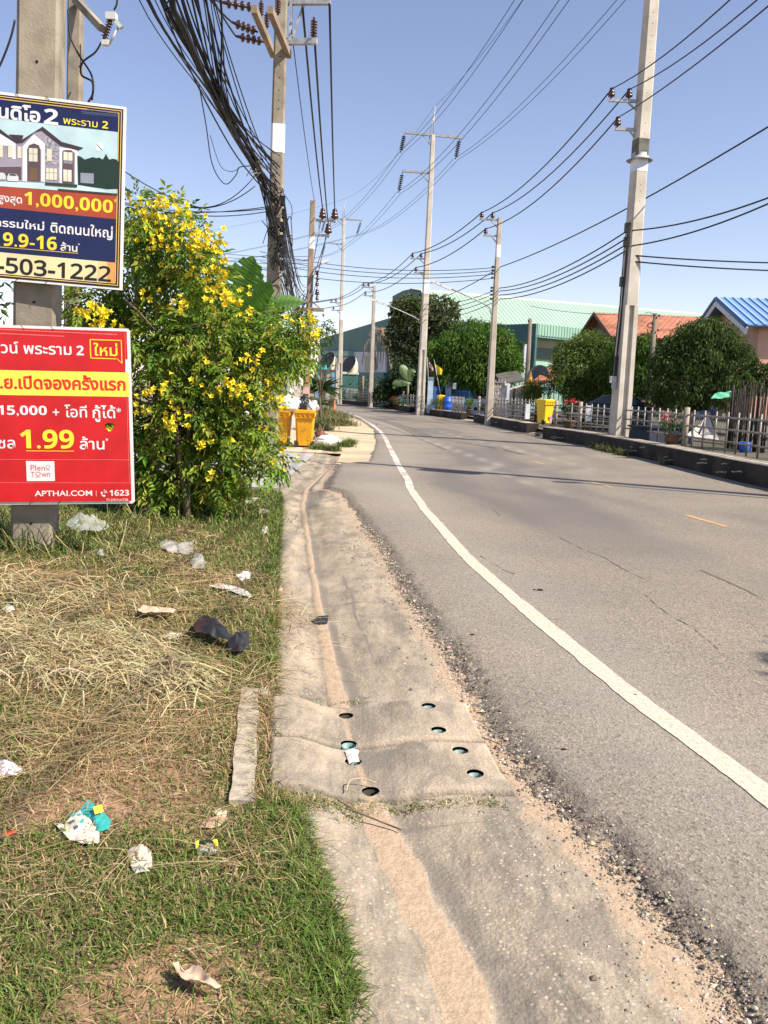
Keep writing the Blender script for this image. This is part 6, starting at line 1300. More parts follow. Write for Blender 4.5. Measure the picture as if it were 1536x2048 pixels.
# blue gate, pillars, flags
BLUEG = mat('blue_gate_paint', (.035, .13, .34), .45, spec=.5); LBLUE = mat('pale_blue_wall', (.40, .53, .68), .8, col2=(.32, .43, .56), vs=2); GREYCAP = mat('pillar_cap', (.20, .25, .33), .8)
def pillar(label, u0, u1, vt, vb, d):
    a, b = A(u0, vb, d), A(u1, vb, d); w = b.x - a.x; h = A(u0, vt, d).z - .2; c = Vector(((a.x + b.x) / 2, d, .2)); t = thing('gate_pillar', label, 'pillar', c)
    mb = MB(); mb.box((0, 0, h / 2), (w, w, h)); mb.build('column', LBLUE, t); mb = MB(); mb.box((0, 0, h + .05), (w * 1.2, w * 1.2, .1)); mb.box((0, 0, h - .1), (w * 1.08, w * 1.08, .06)); mb.build('cap', GREYCAP, t)
pillar('pale blue gate pillar left, in full view beside the kerb', 853.5, 864, 757, 819, 58); pillar('pale blue gate pillar right, joined to the blue gate leaf', 889.5, 901, 755, 812, 61)
def gate(label, a, b, h, m, sp, spikes=True, z0=.3, sheet=None):
    t = thing('gate', label, 'gate', a); a = Vector((a.x, a.y, z0)); b = Vector((b.x, b.y, z0)); L = (b - a).length; d = (b - a) / L; mb = MB()
    for z in (.05, h): mb.beam(a + Vector((0, 0, z)), b + Vector((0, 0, z)), .06, .07)
    for p in (a, b): mb.beam(p, p + Vector((0, 0, h + .05)), .07, .07)
    mb.build('frame', m, t, t.location)
    mb = MB(); k = int(L / sp)
    for i in range(k + 1):
        p = a + d * L * i / k; mb.beam(p + Vector((0, 0, .05)), p + Vector((0, 0, h + (.22 if spikes else 0))), .03, .03)
    mb.build('bars', m, t, t.location)
    if sheet:
        n = Vector((-d.y, d.x, 0)) * .03; mb = MB(); mb.slab([a + Vector((0, 0, .1)), b + Vector((0, 0, .1)), b + Vector((0, 0, h - .05)), a + Vector((0, 0, h - .05))], n); mb.build('sheet', sheet, t, t.location)
    return t
DKB = mat('dark_blue_sheet', (.025, .07, .16), .6)
gate('blue steel gate leaf with spiked bars and a pale notice, beside the barrel', A(902, 795, 61), A(939, 797, 60), 1.45, BLUEG, .14, True, .35, DKB)
mb = MB(); p = A(907, 772, 59.9); q = A(911, 772, 59.9); mb.box((p + q) / 2, (.25, .03, .42)); tag(mb.build('notice', mat('notice_white', (.7, .72, .75), .6), None, p), 'small pale notice hung on the blue gate leaf', 'notice')
gate('blue steel gate leaf ajar between the two pale blue pillars', A(865, 800, 58.5), A(885, 800, 63), 1.5, BLUEG, .14, True, .35, DKB)
def flag(label, u, v, fu, cols, d, lean=0.0):
    b = A(u, v, d); b.z = 1.2; top = A(u - 4 + lean, fu[0][1] - 8, d); t = thing('flag', label, 'flag', b); mb = MB(); mb.tube([b, top], .025, 6); mb.build('flagpole', GALV, t, b)
    n = len(cols); P = [A(x, y, d) for x, y in fu]
    for k, c in enumerate(cols):
        V = []; m = 8
        for i in range(m + 1):
            s = i / m
            for e in (k / n, (k + 1) / n):
                p = P[0].lerp(P[1], e).lerp(P[3].lerp(P[2], e), s); V.append(p + Vector((.02 * math.sin(s * 5), .12 * math.sin(s * 7 + e * 2), 0)))
        F = [(2 * i, 2 * i + 1, 2 * i + 3, 2 * i + 2) for i in range(m)]; mb = MB(); mb.add(V, F, 0, True); mb.build('cloth', c, t, b)
fr, fw, fb = mat('flag_red', (.55, .04, .08), .8, trans=.3), mat('flag_white', (.75, .72, .74), .8, trans=.3), mat('flag_blue', (.06, .07, .28), .8, trans=.3)
flag('red white and blue striped flag drooping over the blue gate', 858.5, 800, [(858.5, 722), (858.5, 736), (868, 744), (867, 736)], [fr, fw, fb, fw, fr], 58.4)
flag('plain yellow flag leaning over the blue gate', 884, 770, [(869, 727), (876, 749), (884, 750), (886, 739)], [mat('flag_yellow', (.85, .66, .06), .8, trans=.3)], 58.6, -12)
# pale blue low wall with openings, pale lattice gate
wallq('low_wall', 'pale blue low wall with openings behind the kerb pots', 903, 975, 798, 826, 60, 56, LBLUE, .15, holes=[(f, z, .22, .2) for f in (.15, .32, .5, .68, .85) for z in (.45,)])
LATT = mat('pale_pink_gate', (.66, .58, .54), .7, col2=(.52, .46, .43), vs=3)
lg = thing('gate', 'pale pinkish lattice gate between white posts beside the red flowerpot', 'gate', A(990, 838, 47.5))
a, b = A(978, 840, 47.5), A(1006, 842, 46.5); a.z = b.z = .4; h = A(978, 764, 47.5).z - .4
mb = MB(); n_ = 9
for i in range(n_ + 1): p = a.lerp(b, i / n_); mb.beam(p, p + Vector((0, 0, h + (.15 if i % 2 else 0))), .035, .035)
for i in range(-3, n_):
    for sgn in (1, -1):
        q0 = a.lerp(b, max(0, i / n_)); q1 = a.lerp(b, min(1, (i + 4) / n_)); z0, z1 = (.3, h * .9) if sgn > 0 else (h * .9, .3); mb.beam(q0 + Vector((0, -.02, z0)), q1 + Vector((0, -.02, z1)), .025, .025)
mb.build('lattice_panel', LATT, lg, lg.location)
for u, d in ((975.5, 47.5), (1008, 46.6), (1013, 46.4)):
    p = A(u, 838, d); p.z = .35; mb = MB(); mb.box(p + Vector((0, 0, h / 2)), (.15, .15, h)); mb.build('post', WHITEP, lg, lg.location)
mb = MB(); mb.beam(a + Vector((0, 0, h)), b + Vector((0, 0, h)), .08, .09); mb.beam(a + Vector((0, 0, .25)), b + Vector((0, 0, .25)), .06, .07); mb.build('frame', LATT, lg, lg.location)
# second rail across the ditch, with white posts
t = thing('white_post_rail', 'low rail with white posts behind the near railing and flowerpot', 'railing', A(1055, 845, 41))
for u, v0, v1 in ((1055, 808, 838), (1177, 811, 843), (1261, 813, 845)): p, q = A(u, v1, 38), A(u, v0, 38); mb = MB(); mb.box((p + q) / 2, (.2, .2, q.z - p.z)); mb.build('post', WHITEP, t, t.location)
for v0, v1 in ((812, 830), (820, 838), (827, 846)): mb = MB(); mb.tube([A(1015, v0 - 5, 39.5), A(1290, v1, 37.6)], .04, 7); mb.build('rail', PIPE, t, t.location)
PICK = mat('weathered_picket', (.29, .275, .24), .9, col2=(.17, .16, .135), vs=3); t = thing('picket_fence', 'pale picket fence behind the near railing and under the broad dark tree', 'fence', A(1296, 850, 34))
mb = MB(); a, b = A(1296, 852, 35), A(1536, 905, 27); a.z = b.z = .26
for i in range(58): p = a.lerp(b, i / 57); hh = .95 + .09 * math.sin(i * 2.7) + .05 * math.sin(i * 7.3); mb.box(p + Vector((0, 0, hh / 2)), (.1, .03, hh))
mb.build('pales', PICK, t, t.location); mb = MB()
for z in (.35, .85): mb.beam(a + Vector((0, .05, z)), b + Vector((0, .05, z)), .05, .07)
mb.build('stringer', PICK, t, t.location)
t = thing('bamboo_screen', 'dark weathered stick screen standing under the broad tree near the right edge', 'screen', A(1490, 890, 26)); DKW = mat('shade_darkened_stick', (.035, .028, .023), .9, var=.4, vs=6); mb = MB(); rr = random.Random(6); a, b = A(1452, 890, 26.5), A(1528, 905, 24.5); a.z = b.z = .26  # stick colour darkened to hold the shade under the tree
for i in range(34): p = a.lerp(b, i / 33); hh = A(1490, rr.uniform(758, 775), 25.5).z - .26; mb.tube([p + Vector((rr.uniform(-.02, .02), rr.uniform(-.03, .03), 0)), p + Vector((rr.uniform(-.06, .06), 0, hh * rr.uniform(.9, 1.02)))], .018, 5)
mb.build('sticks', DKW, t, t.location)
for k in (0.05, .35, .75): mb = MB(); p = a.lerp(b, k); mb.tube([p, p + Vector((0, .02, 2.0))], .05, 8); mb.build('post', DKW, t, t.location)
# draped grey sheet and props, blue tarp, green roof sheet
TARP = mat('grey_tarp', (.50, .48, .45), .7, col2=(.36, .34, .32), vs=5, bump=.4, bs=8)
def drape(name, label, P, m, cat, n=16, sagz=.15, seed=1):
    a, b, c, d = [Vector(p) for p in P]; V = []
    for i in range(n + 1):
        for j in range(n + 1):
            s, t_ = i / n, j / n; p = a.lerp(b, s).lerp(d.lerp(c, s), t_); w = math.sin(math.pi * s) * math.sin(math.pi * t_)
            p = p + Vector((0, .12 * math.sin(s * 14 + t_ * 3) * w, -sagz * w + .02 * math.sin(s * 11 + t_ * 5))); V.append(p)
    F = [(i * (n + 1) + j, i * (n + 1) + j + 1, (i + 1) * (n + 1) + j + 1, (i + 1) * (n + 1) + j) for i in range(n) for j in range(n)]; mb = MB(); mb.add(V, F, 0, True); o = mb.build(name, m, None, a); tag(o, label, cat); return o
drape('tarp', 'crumpled grey tarpaulin slung beside the flowerpot behind the near railing', [A(1372, 872, 25), A(1440, 882, 24.5), A(1418, 828, 26), A(1402, 845, 26)], TARP, 'tarpaulin')
drape('tarp', 'blue tarpaulin strip slung below the broad tree', [A(1392, 838, 29), A(1436, 832, 28), A(1434, 818, 30), A(1398, 822, 31)], mat('blue_tarp', (.006, .016, .05), .6), 'tarpaulin')
drape('roof_sheet', 'green corrugated roof sheet under the broad tree', [A(1422, 798, 31), A(1468, 794, 31), A(1465, 782, 33), A(1430, 786, 33)], mat('green_sheet', (.16, .52, .33), .5), 'roof sheet', sagz=0)
for k, (u0, v0, u1, v1) in enumerate(((1418, 825, 1438, 882), (1416, 826, 1398, 868))): mb = MB(); p, q = A(u0, v0, 25.4), A(u1, v1, 24.8); mb.tube([q, p], .03, 6); tag(mb.build('prop_stick', DKW, None, q), 'dark stick propping the grey tarpaulin, %s' % ('sloping down to the right' if k == 0 else 'sloping down to the left'), 'stick')
b = A(1490, 885, 24.5); mb = MB(); mb.lathe([(.12, 0), (.15, .05), (.165, .3), (.15, .32), (.13, .1)], (0, 0, 0), 16); o = mb.build('bucket', mat('blue_plastic', (.02, .1, .5), .35)); o.location = (b.x, b.y, .26); tag(o, 'blue plastic tub behind the near railing under the stick screen', 'tub')
b = A(1320, 880, 26); mb = MB(); mb.box((0, 0, .35), (1.9, .9, .5), taper=.9); mb.box((0, 0, .62), (1.95, .95, .05)); o = mb.build('crate', mat('dark_blue_crate', (.008, .016, .04), .6)); o.location = (b.x, b.y, .26); o.rotation_euler = (0, 0, .5); tag(o, 'dark blue covered box behind the near railing beside the flowerpot', 'box')
# parked car ------------------------------------------------------
def car(label, loc, rz):
    t = thing('parked_car', label, 'car', loc, rz); PT = mat('dark_metallic_paint', (.05, .055, .065), .18, metal=.5, spec=.6); GL = mat('car_glass', (.012, .014, .016), .06, spec=.8)
    st = [(-2.22, .45, .62, .62), (-2.15, .30, .92, .78), (-1.5, .22, .98, .84), (-.6, .2, .98, .87), (.6, .2, .96, .87), (1.5, .22, .88, .85), (2.05, .28, .74, .76), (2.25, .42, .6, .58)]
    def ringb(x, z0, z1, w): return [(x, -w * .92, z0), (x, -w, z0 + .12), (x, -w, (z0 + z1) / 2 + .05), (x, -w * .93, z1 - .05), (x, -w * .72, z1), (x, w * .72, z1), (x, w * .93, z1 - .05), (x, w, (z0 + z1) / 2 + .05), (x, w, z0 + .12), (x, w * .92, z0)]
    mb = MB(); v = []; [v.extend(ringb(*s)) for s in st]; f = [tuple(range(10)), tuple((len(st) - 1) * 10 + j for j in range(9, -1, -1))]
    for i in range(len(st) - 1): f += [(i * 10 + (j + 1) % 10, i * 10 + j, i * 10 + 10 + j, i * 10 + 10 + (j + 1) % 10) for j in range(10)]
    mb.add(v, f, 0, True)
    cb = [(-1.75, .96, .98, .70), (-1.05, .96, 1.38, .62), (-.3, .96, 1.45, .60), (.35, .96, 1.40, .60), (1.25, .92, .95, .70)]
    v = []; 
    for x, z0, z1, w in cb: v += [(x, -w - .06, z0), (x, -w + .04 * (z1 < 1), z1 - .06), (x, -w * .75, z1), (x, w * .75, z1), (x, w - .04 * (z1 < 1), z1 - .06), (x, w + .06, z0)]
    f = [tuple(range(6)), tuple(4 * 6 + j for j in range(5, -1, -1))]
    for i in range(4): f += [(i * 6 + j + 1, i * 6 + j, i * 6 + 6 + j, i * 6 + 6 + j + 1) for j in range(5)]
    mb.add(v, f, 0, True); mb.build('body', PT, t)
    mb = MB()
    for s in (-1, 1):
        for x0, x1, x2, x3 in ((-1.35, -.98, -.42, -.42), (-.34, -.34, .28, .85)):
            y0, y1 = s * .70, s * .635; mb.add([(x0, y0 + s * .012, 1.0), (x3, y0 + s * .012, 1.0), (x2, y1 + s * .012, 1.33), (x1, y1 + s * .012, 1.33)], [(0, 1, 2, 3) if s < 0 else (3, 2, 1, 0)])
    mb.build('side_window', GL, t)
    for nm, q in (('rear_window', [(-1.66, -.58, 1.03), (-1.66, .58, 1.03), (-1.12, .5, 1.37), (-1.12, -.5, 1.37)]), ('windscreen', [(1.15, -.6, 1.0), (.42, -.5, 1.38), (.42, .5, 1.38), (1.15, .6, 1.0)])):
        mb = MB(); mb.add([(x + (-.02 if nm[0] == 'r' else .02), y, z + .015) for x, y, z in q], [(0, 1, 2, 3)]); mb.build(nm, GL, t)
    for s in (-1, 1):
        mb = MB(); mb.box((-2.1, s * .68, .78), (.16, .3, .16)); mb.build('tail_light', mat('tail_lens', (.45, .015, .02), .2), t)
        mb = MB(); mb.box((2.0, s * .6, .62), (.25, .3, .14)); mb.build('headlight', mat('head_lens', (.7, .7, .72), .15), t)
        mb = MB(); mb.box((.75, s * .93, 1.0), (.12, .2, .13)); mb.build('mirror', PT, t)
        for x in (-1.35, 1.35):
            mb = MB(); M = Matrix.Rotation(math.pi / 2, 3, 'X'); mb.lathe([(.05, -.1), (.3, -.1), (.32, -.07), (.32, .07), (.3, .1), (.05, .1)], (x, s * .78, .32), 20, 0, M); w = mb.build('wheel', TYRE, t); mb = MB(); mb.lathe([(.2, 0), (.18, .02), (.04, .03)], (x, s * .885, .32), 14, 0, Matrix.Rotation(-s * math.pi / 2, 3, 'X')); mb.build('rim', GALV, w)
    return t
cp = A(1222, 838, 39.5); cc_ = car('dark grey saloon car parked behind the railing, its red tail light showing', Vector((cp.x, cp.y, .45)), 2.62)
# ---- trees
def tree(name, label, base, px, d, dj, dens, L, Wd, pal, seed, r0=.12, down=.7, group='trees beyond the railing', droop=.2, cat='tree', inner=.5):
    t = thing(name, label, cat, base, 0, group); cl = pclumps(px, d, dj, seed); rs = rng(seed + 50)
    for c, q in list(cl):                        # sprigs that break the outline
        for _ in range(2):
            dv = unit(rs.normal(size=3) * np.array([1, 1, .8])); cl.append((tuple(np.array(c) + dv * q * (.85 + .35 * rs.random())), q * (.25 + .25 * rs.random())))
    leaves('crown', t, base, cl, dens, L, Wd, pal, seed + 1, down=down, droop=droop, inner=inner)
    mb = MB(); rr = random.Random(seed); limbs(mb, base, [cl[i][0] for i in rr.sample(range(len(cl)), min(9, len(cl)))], r0, seed); mb.build('trunk', BARK, t, base); return t
def gb(u, d, z=.26): p = A(u, 820, d); p.z = z; return p
BIGP = [(.032, .062, .016), (.05, .09, .022), (.07, .12, .028), (.10, .15, .035), (.12, .165, .045)]
tree('broad_tree', 'broad dark-leaved tree before the pink house near the right edge', gb(1430, 36), [(1415, 658, 24), (1392, 665, 30), (1440, 672, 32), (1360, 688, 32), (1462, 692, 32), (1342, 722, 34), (1398, 712, 44), (1440, 722, 42), (1488, 728, 30), (1334, 762, 34), (1380, 765, 40), (1432, 770, 36), (1485, 765, 30), (1520, 762, 22), (1515, 735, 18), (1538, 745, 16), (1352, 800, 26), (1396, 805, 26), (1325, 798, 20), (1340, 690, 20), (1372, 666, 22), (1545, 770, 20), (1450, 800, 18)], 36, 1.7, 850, .21, .06, BIGP, 61, r0=.16, down=.9)
tree('feathery_tree', 'pale feathery-leaved tree between the yellow bin and the tall grooved pole', gb(1175, 46), [(1150, 690, 20), (1185, 678, 20), (1125, 700, 16), (1170, 700, 30), (1130, 725, 26), (1165, 735, 34), (1205, 700, 24), (1140, 760, 26), (1185, 765, 36), (1215, 740, 28), (1115, 755, 16), (1165, 790, 26), (1210, 785, 28), (1135, 785, 18), (1112, 730, 10)], 46, 1.5, 800, .2, .065, [(.065, .115, .022), (.10, .16, .03), (.13, .20, .04), (.15, .21, .055)], 63, r0=.1, down=.3)
tree('mango_tree', 'bright green mango tree partly behind the tall grooved pole', gb(1275, 44), [(1262, 690, 22), (1290, 685, 20), (1240, 700, 20), (1275, 715, 30), (1300, 740, 28), (1250, 735, 30), (1285, 765, 30), (1245, 770, 28), (1310, 780, 20), (1225, 720, 20), (1230, 755, 22), (1270, 795, 24)], 43, 1.3, 850, .25, .075, [(.04, .075, .016), (.06, .11, .02), (.09, .16, .025), (.11, .19, .03)], 65, r0=.1, down=1.0)
tree('mango_tree', 'dense round mango tree beside the lamp-arm pole, before the green factory', gb(955, 62), [(905, 680, 26), (940, 665, 26), (975, 663, 26), (1005, 680, 26), (1025, 705, 20), (890, 705, 24), (925, 700, 34), (970, 695, 36), (1010, 710, 26), (895, 735, 26), (940, 730, 36), (985, 730, 34), (1020, 735, 20), (910, 755, 24), (960, 755, 28), (1000, 755, 20), (870, 690, 16), (878, 722, 18), (1015, 750, 14), (1032, 722, 12)], 62, 2.2, 380, .34, .10, [(.07, .145, .02), (.10, .19, .027), (.125, .235, .035), (.055, .115, .017)], 67, r0=.2, down=.9)
tree('olive_tree', 'tall olive-dark tree behind the double-crossarm pole, before the factory gable', gb(838, 78), [(795, 612, 14), (815, 605, 14), (845, 606, 16), (872, 608, 16), (898, 612, 14), (908, 625, 10), (800, 630, 14), (830, 630, 18), (865, 630, 18), (895, 640, 14), (790, 655, 14), (820, 660, 18), (855, 660, 20), (885, 665, 16), (785, 685, 12), (812, 690, 18), (845, 695, 20), (800, 715, 16), (835, 725, 20), (865, 720, 18), (905, 648, 8)], 78, 2.0, 190, .48, .2, [(.06, .085, .026), (.09, .12, .04), (.045, .07, .02), (.19, .19, .09), (.08, .115, .035)], 69, r0=.2, down=.3, inner=.65)
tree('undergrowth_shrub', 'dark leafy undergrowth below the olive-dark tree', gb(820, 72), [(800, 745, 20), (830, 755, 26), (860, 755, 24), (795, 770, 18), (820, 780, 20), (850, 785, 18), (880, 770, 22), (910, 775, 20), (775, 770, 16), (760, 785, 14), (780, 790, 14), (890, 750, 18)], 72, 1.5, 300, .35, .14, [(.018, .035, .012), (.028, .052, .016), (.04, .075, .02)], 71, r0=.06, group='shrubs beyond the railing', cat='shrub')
tree('clipped_shrub', 'round clipped green shrub behind the railing beside the yellow bin', gb(1060, 46), [(1058, 785, 18), (1048, 790, 12), (1070, 790, 13), (1060, 776, 12)], 46, .4, 700, .12, .06, [(.06, .13, .02), (.09, .18, .03)], 73, r0=.03, down=.2, group='shrubs beyond the railing', cat='shrub')
tree('clipped_shrub', 'small flat-topped shrub right of the round clipped shrub', gb(1095, 47), [(1085, 772, 10), (1098, 772, 11), (1108, 776, 9), (1092, 780, 9)], 47, .4, 600, .12, .05, [(.045, .09, .02), (.07, .13, .03)], 75, r0=.03, down=.2, group='shrubs beyond the railing', cat='shrub')
far_weeds('weeds', [(1190, 898, .22), (1205, 902, .24), (1225, 907, .26), (1245, 912, .24), (1215, 904, .25), (1330, 931, .1), (1075, 874, .12)], 900, .36, [(.06, .10, .025), (.10, .13, .04), (.2, .18, .08)], 81, 'weeds growing from the foot of the near raised kerb', .022, .33)
far_weeds('weeds', [(1250, 868, .6), (1275, 872, .6), (1295, 876, .5)], 700, .6, [(.06, .12, .02), (.09, .16, .03)], 82, 'green weeds behind the near railing by the tall grooved pole', .04, .5)
# dead palm
dp = gb(787, 82); t = thing('dead_palm', 'dead palm with brown hanging fronds behind the short pole in the bend', 'palm tree', dp); hd = A(765, 662, 82); mb = MB(); mb.tube([dp - Vector((0, 0, .2)), A(783, 745, 82), A(772, 690, 82), hd], [.2, .17, .15, .12], 8); mb.build('trunk', mat('palm_trunk', (.17, .14, .11), .9, var=.3, vs=5), t, dp)
DEADF = mat('dead_frond', (.26, .2, .14), .9, var=.3, vs=4); mb = MB()
for dx, dz, sd in ((-1.9, -3.2, 0), (-.4, -3.6, .3), (-.1, -3.0, -.4), (-.7, -2.8, .6), (.5, -1.6, .2), (-1.3, -2.2, -.5), (.2, -3.4, .5)):
    P_ = [hd, hd + Vector((dx * .5, sd, .35)), hd + Vector((dx * .9, sd, dz * .45)), hd + Vector((dx, sd, dz))]; mb.tube(P_, [.05, .04, .03, .01], 5)
    for i in range(28):
        k = .25 + .75 * i / 28; q = k * 3; j = min(2, int(q)); p = P_[j].lerp(P_[j + 1], q - j); mb.add([p, p + Vector((.1 - .2 * (i % 2), .03, -.5 - .3 * ((i * 7) % 3) / 3)), p + Vector((.05 - .1 * (i % 2), .05, -.05))], [(0, 1, 2)])
mb.build('fronds', DEADF, t, dp)
bp2 = gb(815, 68); ban2 = thing('banana_plant', 'small pale banana plant among the dark undergrowth', 'banana plant', bp2)
for k, (a, b, c, w) in enumerate((((818, 770), (806, 750), (786, 777), .5), ((816, 760), (808, 735), (800, 732), .5), ((818, 762), (822, 738), (830, 745), .45), ((816, 768), (800, 760), (785, 768), .45))): banana_leaf(ban2, bp2, [A(*q, 67.5) for q in (a, b, c)], w * 1.6, 90 + k, col=(.10, .17, .06), tint=(.18, .24, .1))
mb = MB(); mb.tube([bp2, A(816, 765, 68)], .09, 8); mb.build('trunk', MATS['banana_trunk'], ban2, bp2)
# ---- small poles
for nm, lab, u0, v0, u1, v1, d, r0 in (('wooden_pole', 'plain wooden pole before the louvred factory wall', 1052, 790, 1061, 637, 52, .16), ('wooden_pole', 'plain wooden pole with a wire ring, left of the broad dark tree', 1297, 790, 1311, 627, 41, .14)):
    a, b = A(u0, v0, d), A(u1, v1, d); a2 = a + (a - b) * ((a.z - .2) / (b.z - a.z)); t = thing(nm, lab, 'pole', a2); mb = MB(); mb.tube([a2, a, b], [r0, r0 * .95, r0 * .75], 9); mb.build('shaft', mat('weathered_pole_wood', (.22, .18, .14), .9, col2=(.13, .11, .09), vs=5, stretch=(1, 1, .15)), t, a2)
    mb = MB()
    if u0 > 1200:
        for k in range(3): q = b - Vector((0, 0, .1 + .35 * k)); mb.lathe([(.02, -.06), (.06, 0), (.02, .06)], q + Vector((.15 * (-1) ** k, -.12, 0)), 8)
        mb.tube([A(1300 + 5 * math.cos(x * .63), 651 + 5 * math.sin(x * .63), d - .2) for x in range(11)], .02, 5); mb.tube([b + Vector((0, -.1, -.1)), b + Vector((-.35, -.1, .05)), b + Vector((-.55, -.1, -.02))], .015, 5)
    else: mb.lathe([(.02, -.06), (.07, 0), (.02, .06)], A(1057, 642, d - .2), 8); mb.beam(A(1063, 678, d), A(1068, 672, d), .06, .06)
    mb.build('insulator', BLACKR, t, a2)
wire('service_wire', 'service wire between the wire-ring pole and the wooden pole by the factory', A(1310, 630, 41), A(1061, 612, 60), .2, .015, 'service wires by the houses')
# ================================================================ HOUSES AND FACTORY
TEALW = mat('teal_cladding', (.055, .155, .15), .6, col2=(.045, .13, .125), vs=.3); MINT = mat('mint_roofing', (.30, .415, .35), .6, col2=(.275, .385, .325), vs=.2); MINT2 = mat('pale_mint_cladding', (.25, .42, .335), .6, col2=(.215, .37, .29), vs=.4)
def extr(name, m, parent, org, pts, vec, mi=None):
    mb = MB(); mb.slab(pts, vec); return mb.build(name, m, parent, org)
def ribs(parent, org, m, a, b, vec, sp, w=.06, h=.05, name='ribbing'):
    """raised seams on a sheet: lines from a..b carried along vec"""
    a, b, vec = Vector(a), Vector(b), Vector(vec); L = vec.length; n = int(L / sp); up = vec.cross(b - a).normalized(); mb = MB()
    for i in range(n + 1): o = vec * (i / n); mb.beam(a + o + up * h * .4, b + o + up * h * .4, w, h, up=up)
    return mb.build(name, m, parent, org)
C0 = A(880, 638, 105); rdir = Vector((.93, .36, 0)).normalized(); gdir = Vector((-.36, .93, 0)).normalized()
def gp_(u, v):                         # a point of the gable plane through C0
    d = ray(u, v); n = Vector((rdir.x, rdir.y, 0)); t = (C0 - Vector((0, 0, CAMZ))).dot(n) / d.dot(n); return Vector((0, 0, CAMZ)) + d * t
fac = thing('factory', 'large teal and mint-green factory building behind the round mango tree', 'factory', (C0.x, C0.y, 0)); fo = fac.location
up_ = [gp_(880, 640), gp_(842, 584), gp_(820, 580), gp_(806, 583), gp_(785, 594)]; low = gp_(785, 636); lowl = gp_(640, 679)
near = gp_(880, 640); Z0 = lambda p: Vector((p.x, p.y, 0))
RV = rdir * 62
extr('gable_wall', TEALW, fac, fo, [Z0(near), near, up_[1], up_[2], up_[3], up_[4], Z0(up_[4])][::-1], rdir * .4)
extr('lower_gable_wall', TEALW, fac, fo, [Z0(lowl), Z0(low), low, lowl], rdir * .4)
e0 = near - gdir * .6 - Vector((0, 0, .15)); r1 = up_[1]
th = Vector((0, 0, .12))
extr('roof', MINT, fac, fo, [e0, r1, r1 + th, e0 + th], RV); ribs(fac, fo, mat('mint_seam', (.25, .36, .30), .6), e0 + th, r1 + th, RV, .62, .10, .03)
extr('ridge_cap', mat('ridge_flashing', (.62, .66, .55), .5), fac, fo, [up_[1] + th * 1.1, up_[2] + th * 1.1, up_[2] + th * 2, up_[1] + th * 2.4], RV)
extr('back_roof', TEALW, fac, fo, [up_[2], up_[3], up_[4], up_[4] + th, up_[3] + th, up_[2] + th], RV); extr('low_roof', TEALW, fac, fo, [low, lowl, lowl + th, low + th], RV)
extr('side_wall', TEALW, fac, fo, [Z0(near), near, near + gdir * .3, Z0(near + gdir * .3)], RV)
extr('gutter', mat('dark_gutter', (.035, .09, .10), .5), fac, fo, [e0 - Vector((0, 0, .2)), e0 - gdir * .25 - Vector((0, 0, .2)), e0 - gdir * .25 + th, e0 + th], RV)
# barge edge and window band on the gable, white lower wall, awning
def gq(name, m, u0, v0, u1, v1, off=.5):
    a, b, c, d = gp_(u0, v1), gp_(u1, v1), gp_(u1, v0), gp_(u0, v0); return extr(name, m, fac, fo, [a - rdir * off, b - rdir * off, c - rdir * off, d - rdir * off], rdir * (off - .05))
WHW = mat('factory_white_wall', (.58, .60, .62), .8, col2=(.50, .52, .54), vs=.5); DKWIN = mat('dark_window', (.035, .03, .03), .3)
gq('white_wall', WHW, 640, 704, 775, 746, .35); gq('window', DKWIN, 735, 713, 757, 741, .5); gq('window', DKWIN, 668, 714, 715, 733, .5); gq('base_wall', TEALW, 640, 745, 775, 790, .6); gq('awning', MINT2, 655, 703, 712, 713, 1.3)
# annex in front of the long side
AN = A(1073, 647, 84); AZ = AN.z; x1 = A(1240, 652, 92)
anx = thing('factory_annex', 'mint-clad factory annex with louvred wall behind the wooden pole', 'building', (AN.x, AN.y, 0)); ao = anx.location; v = Vector((x1.x - AN.x, x1.y - AN.y, 0)); bk = gdir * 9
zb = A(1073, 674, 84).z
extr('fascia', MINT2, anx, ao, [AN - Vector((0, 0, AZ - zb)), AN, AN + gdir * .3, AN + gdir * .3 - Vector((0, 0, AZ - zb))], v); ribs(anx, ao, mat('mint_shade', (.19, .33, .26), .5), AN - Vector((0, 0, AZ - zb)), AN, v, .42, .07, .05)
extr('side_panel', TEALW, anx, ao, [Z0(AN), AN, AN + bk * 1.4 - rdir * 6, Z0(AN + bk * 1.4 - rdir * 6)], rdir * .2)
w0 = AN + gdir * 2.2; zl = A(1073, 690, 86).z
extr('soffit', TEALW, anx, ao, [Vector((AN.x, AN.y, zb + .05)), Vector((w0.x, w0.y, zb + .05)), Vector((w0.x, w0.y, zb + .2)), Vector((AN.x, AN.y, zb + .2))], v)
a = Vector((w0.x, w0.y, 0)); extr('wall', mat('cream_factory_wall', (.50, .47, .36), .8, col2=(.36, .34, .26), vs=.6), anx, ao, [a, a + Vector((0, 0, zb + .1)), a + gdir * .3 + Vector((0, 0, zb + .1)), a + gdir * .3], v)
LOUV = mat('louvre_green', (.10, .19, .16), .6); dv_ = v.normalized()
for s0, s1 in ((1.0, 5.6), (6.5, 11.0)):
    z1 = A(1090, 694, 86).z; z0 = A(1090, 718, 86).z
    mb = MB(); f0, f1 = a + dv_ * s0 - gdir * .12, a + dv_ * s1 - gdir * .12; mb.slab([f0 + Vector((0, 0, z0)), f1 + Vector((0, 0, z0)), f1 + Vector((0, 0, z1)), f0 + Vector((0, 0, z1))], gdir * .1); w = mb.build('louvre_panel', DKWIN, anx, ao)
    mb = MB(); k = 9
    for i in range(k): z = z0 + (z1 - z0) * (i + .5) / k; mb.beam(f0 + Vector((0, 0, z)) - gdir * .05, f1 + Vector((0, 0, z)) - gdir * .05, .12, .06)
    mb.build('louvre_blade', LOUV, w, (0, 0, 0)).location = (ao.x * 0, 0, 0)
    bpy.context.view_layer.update()
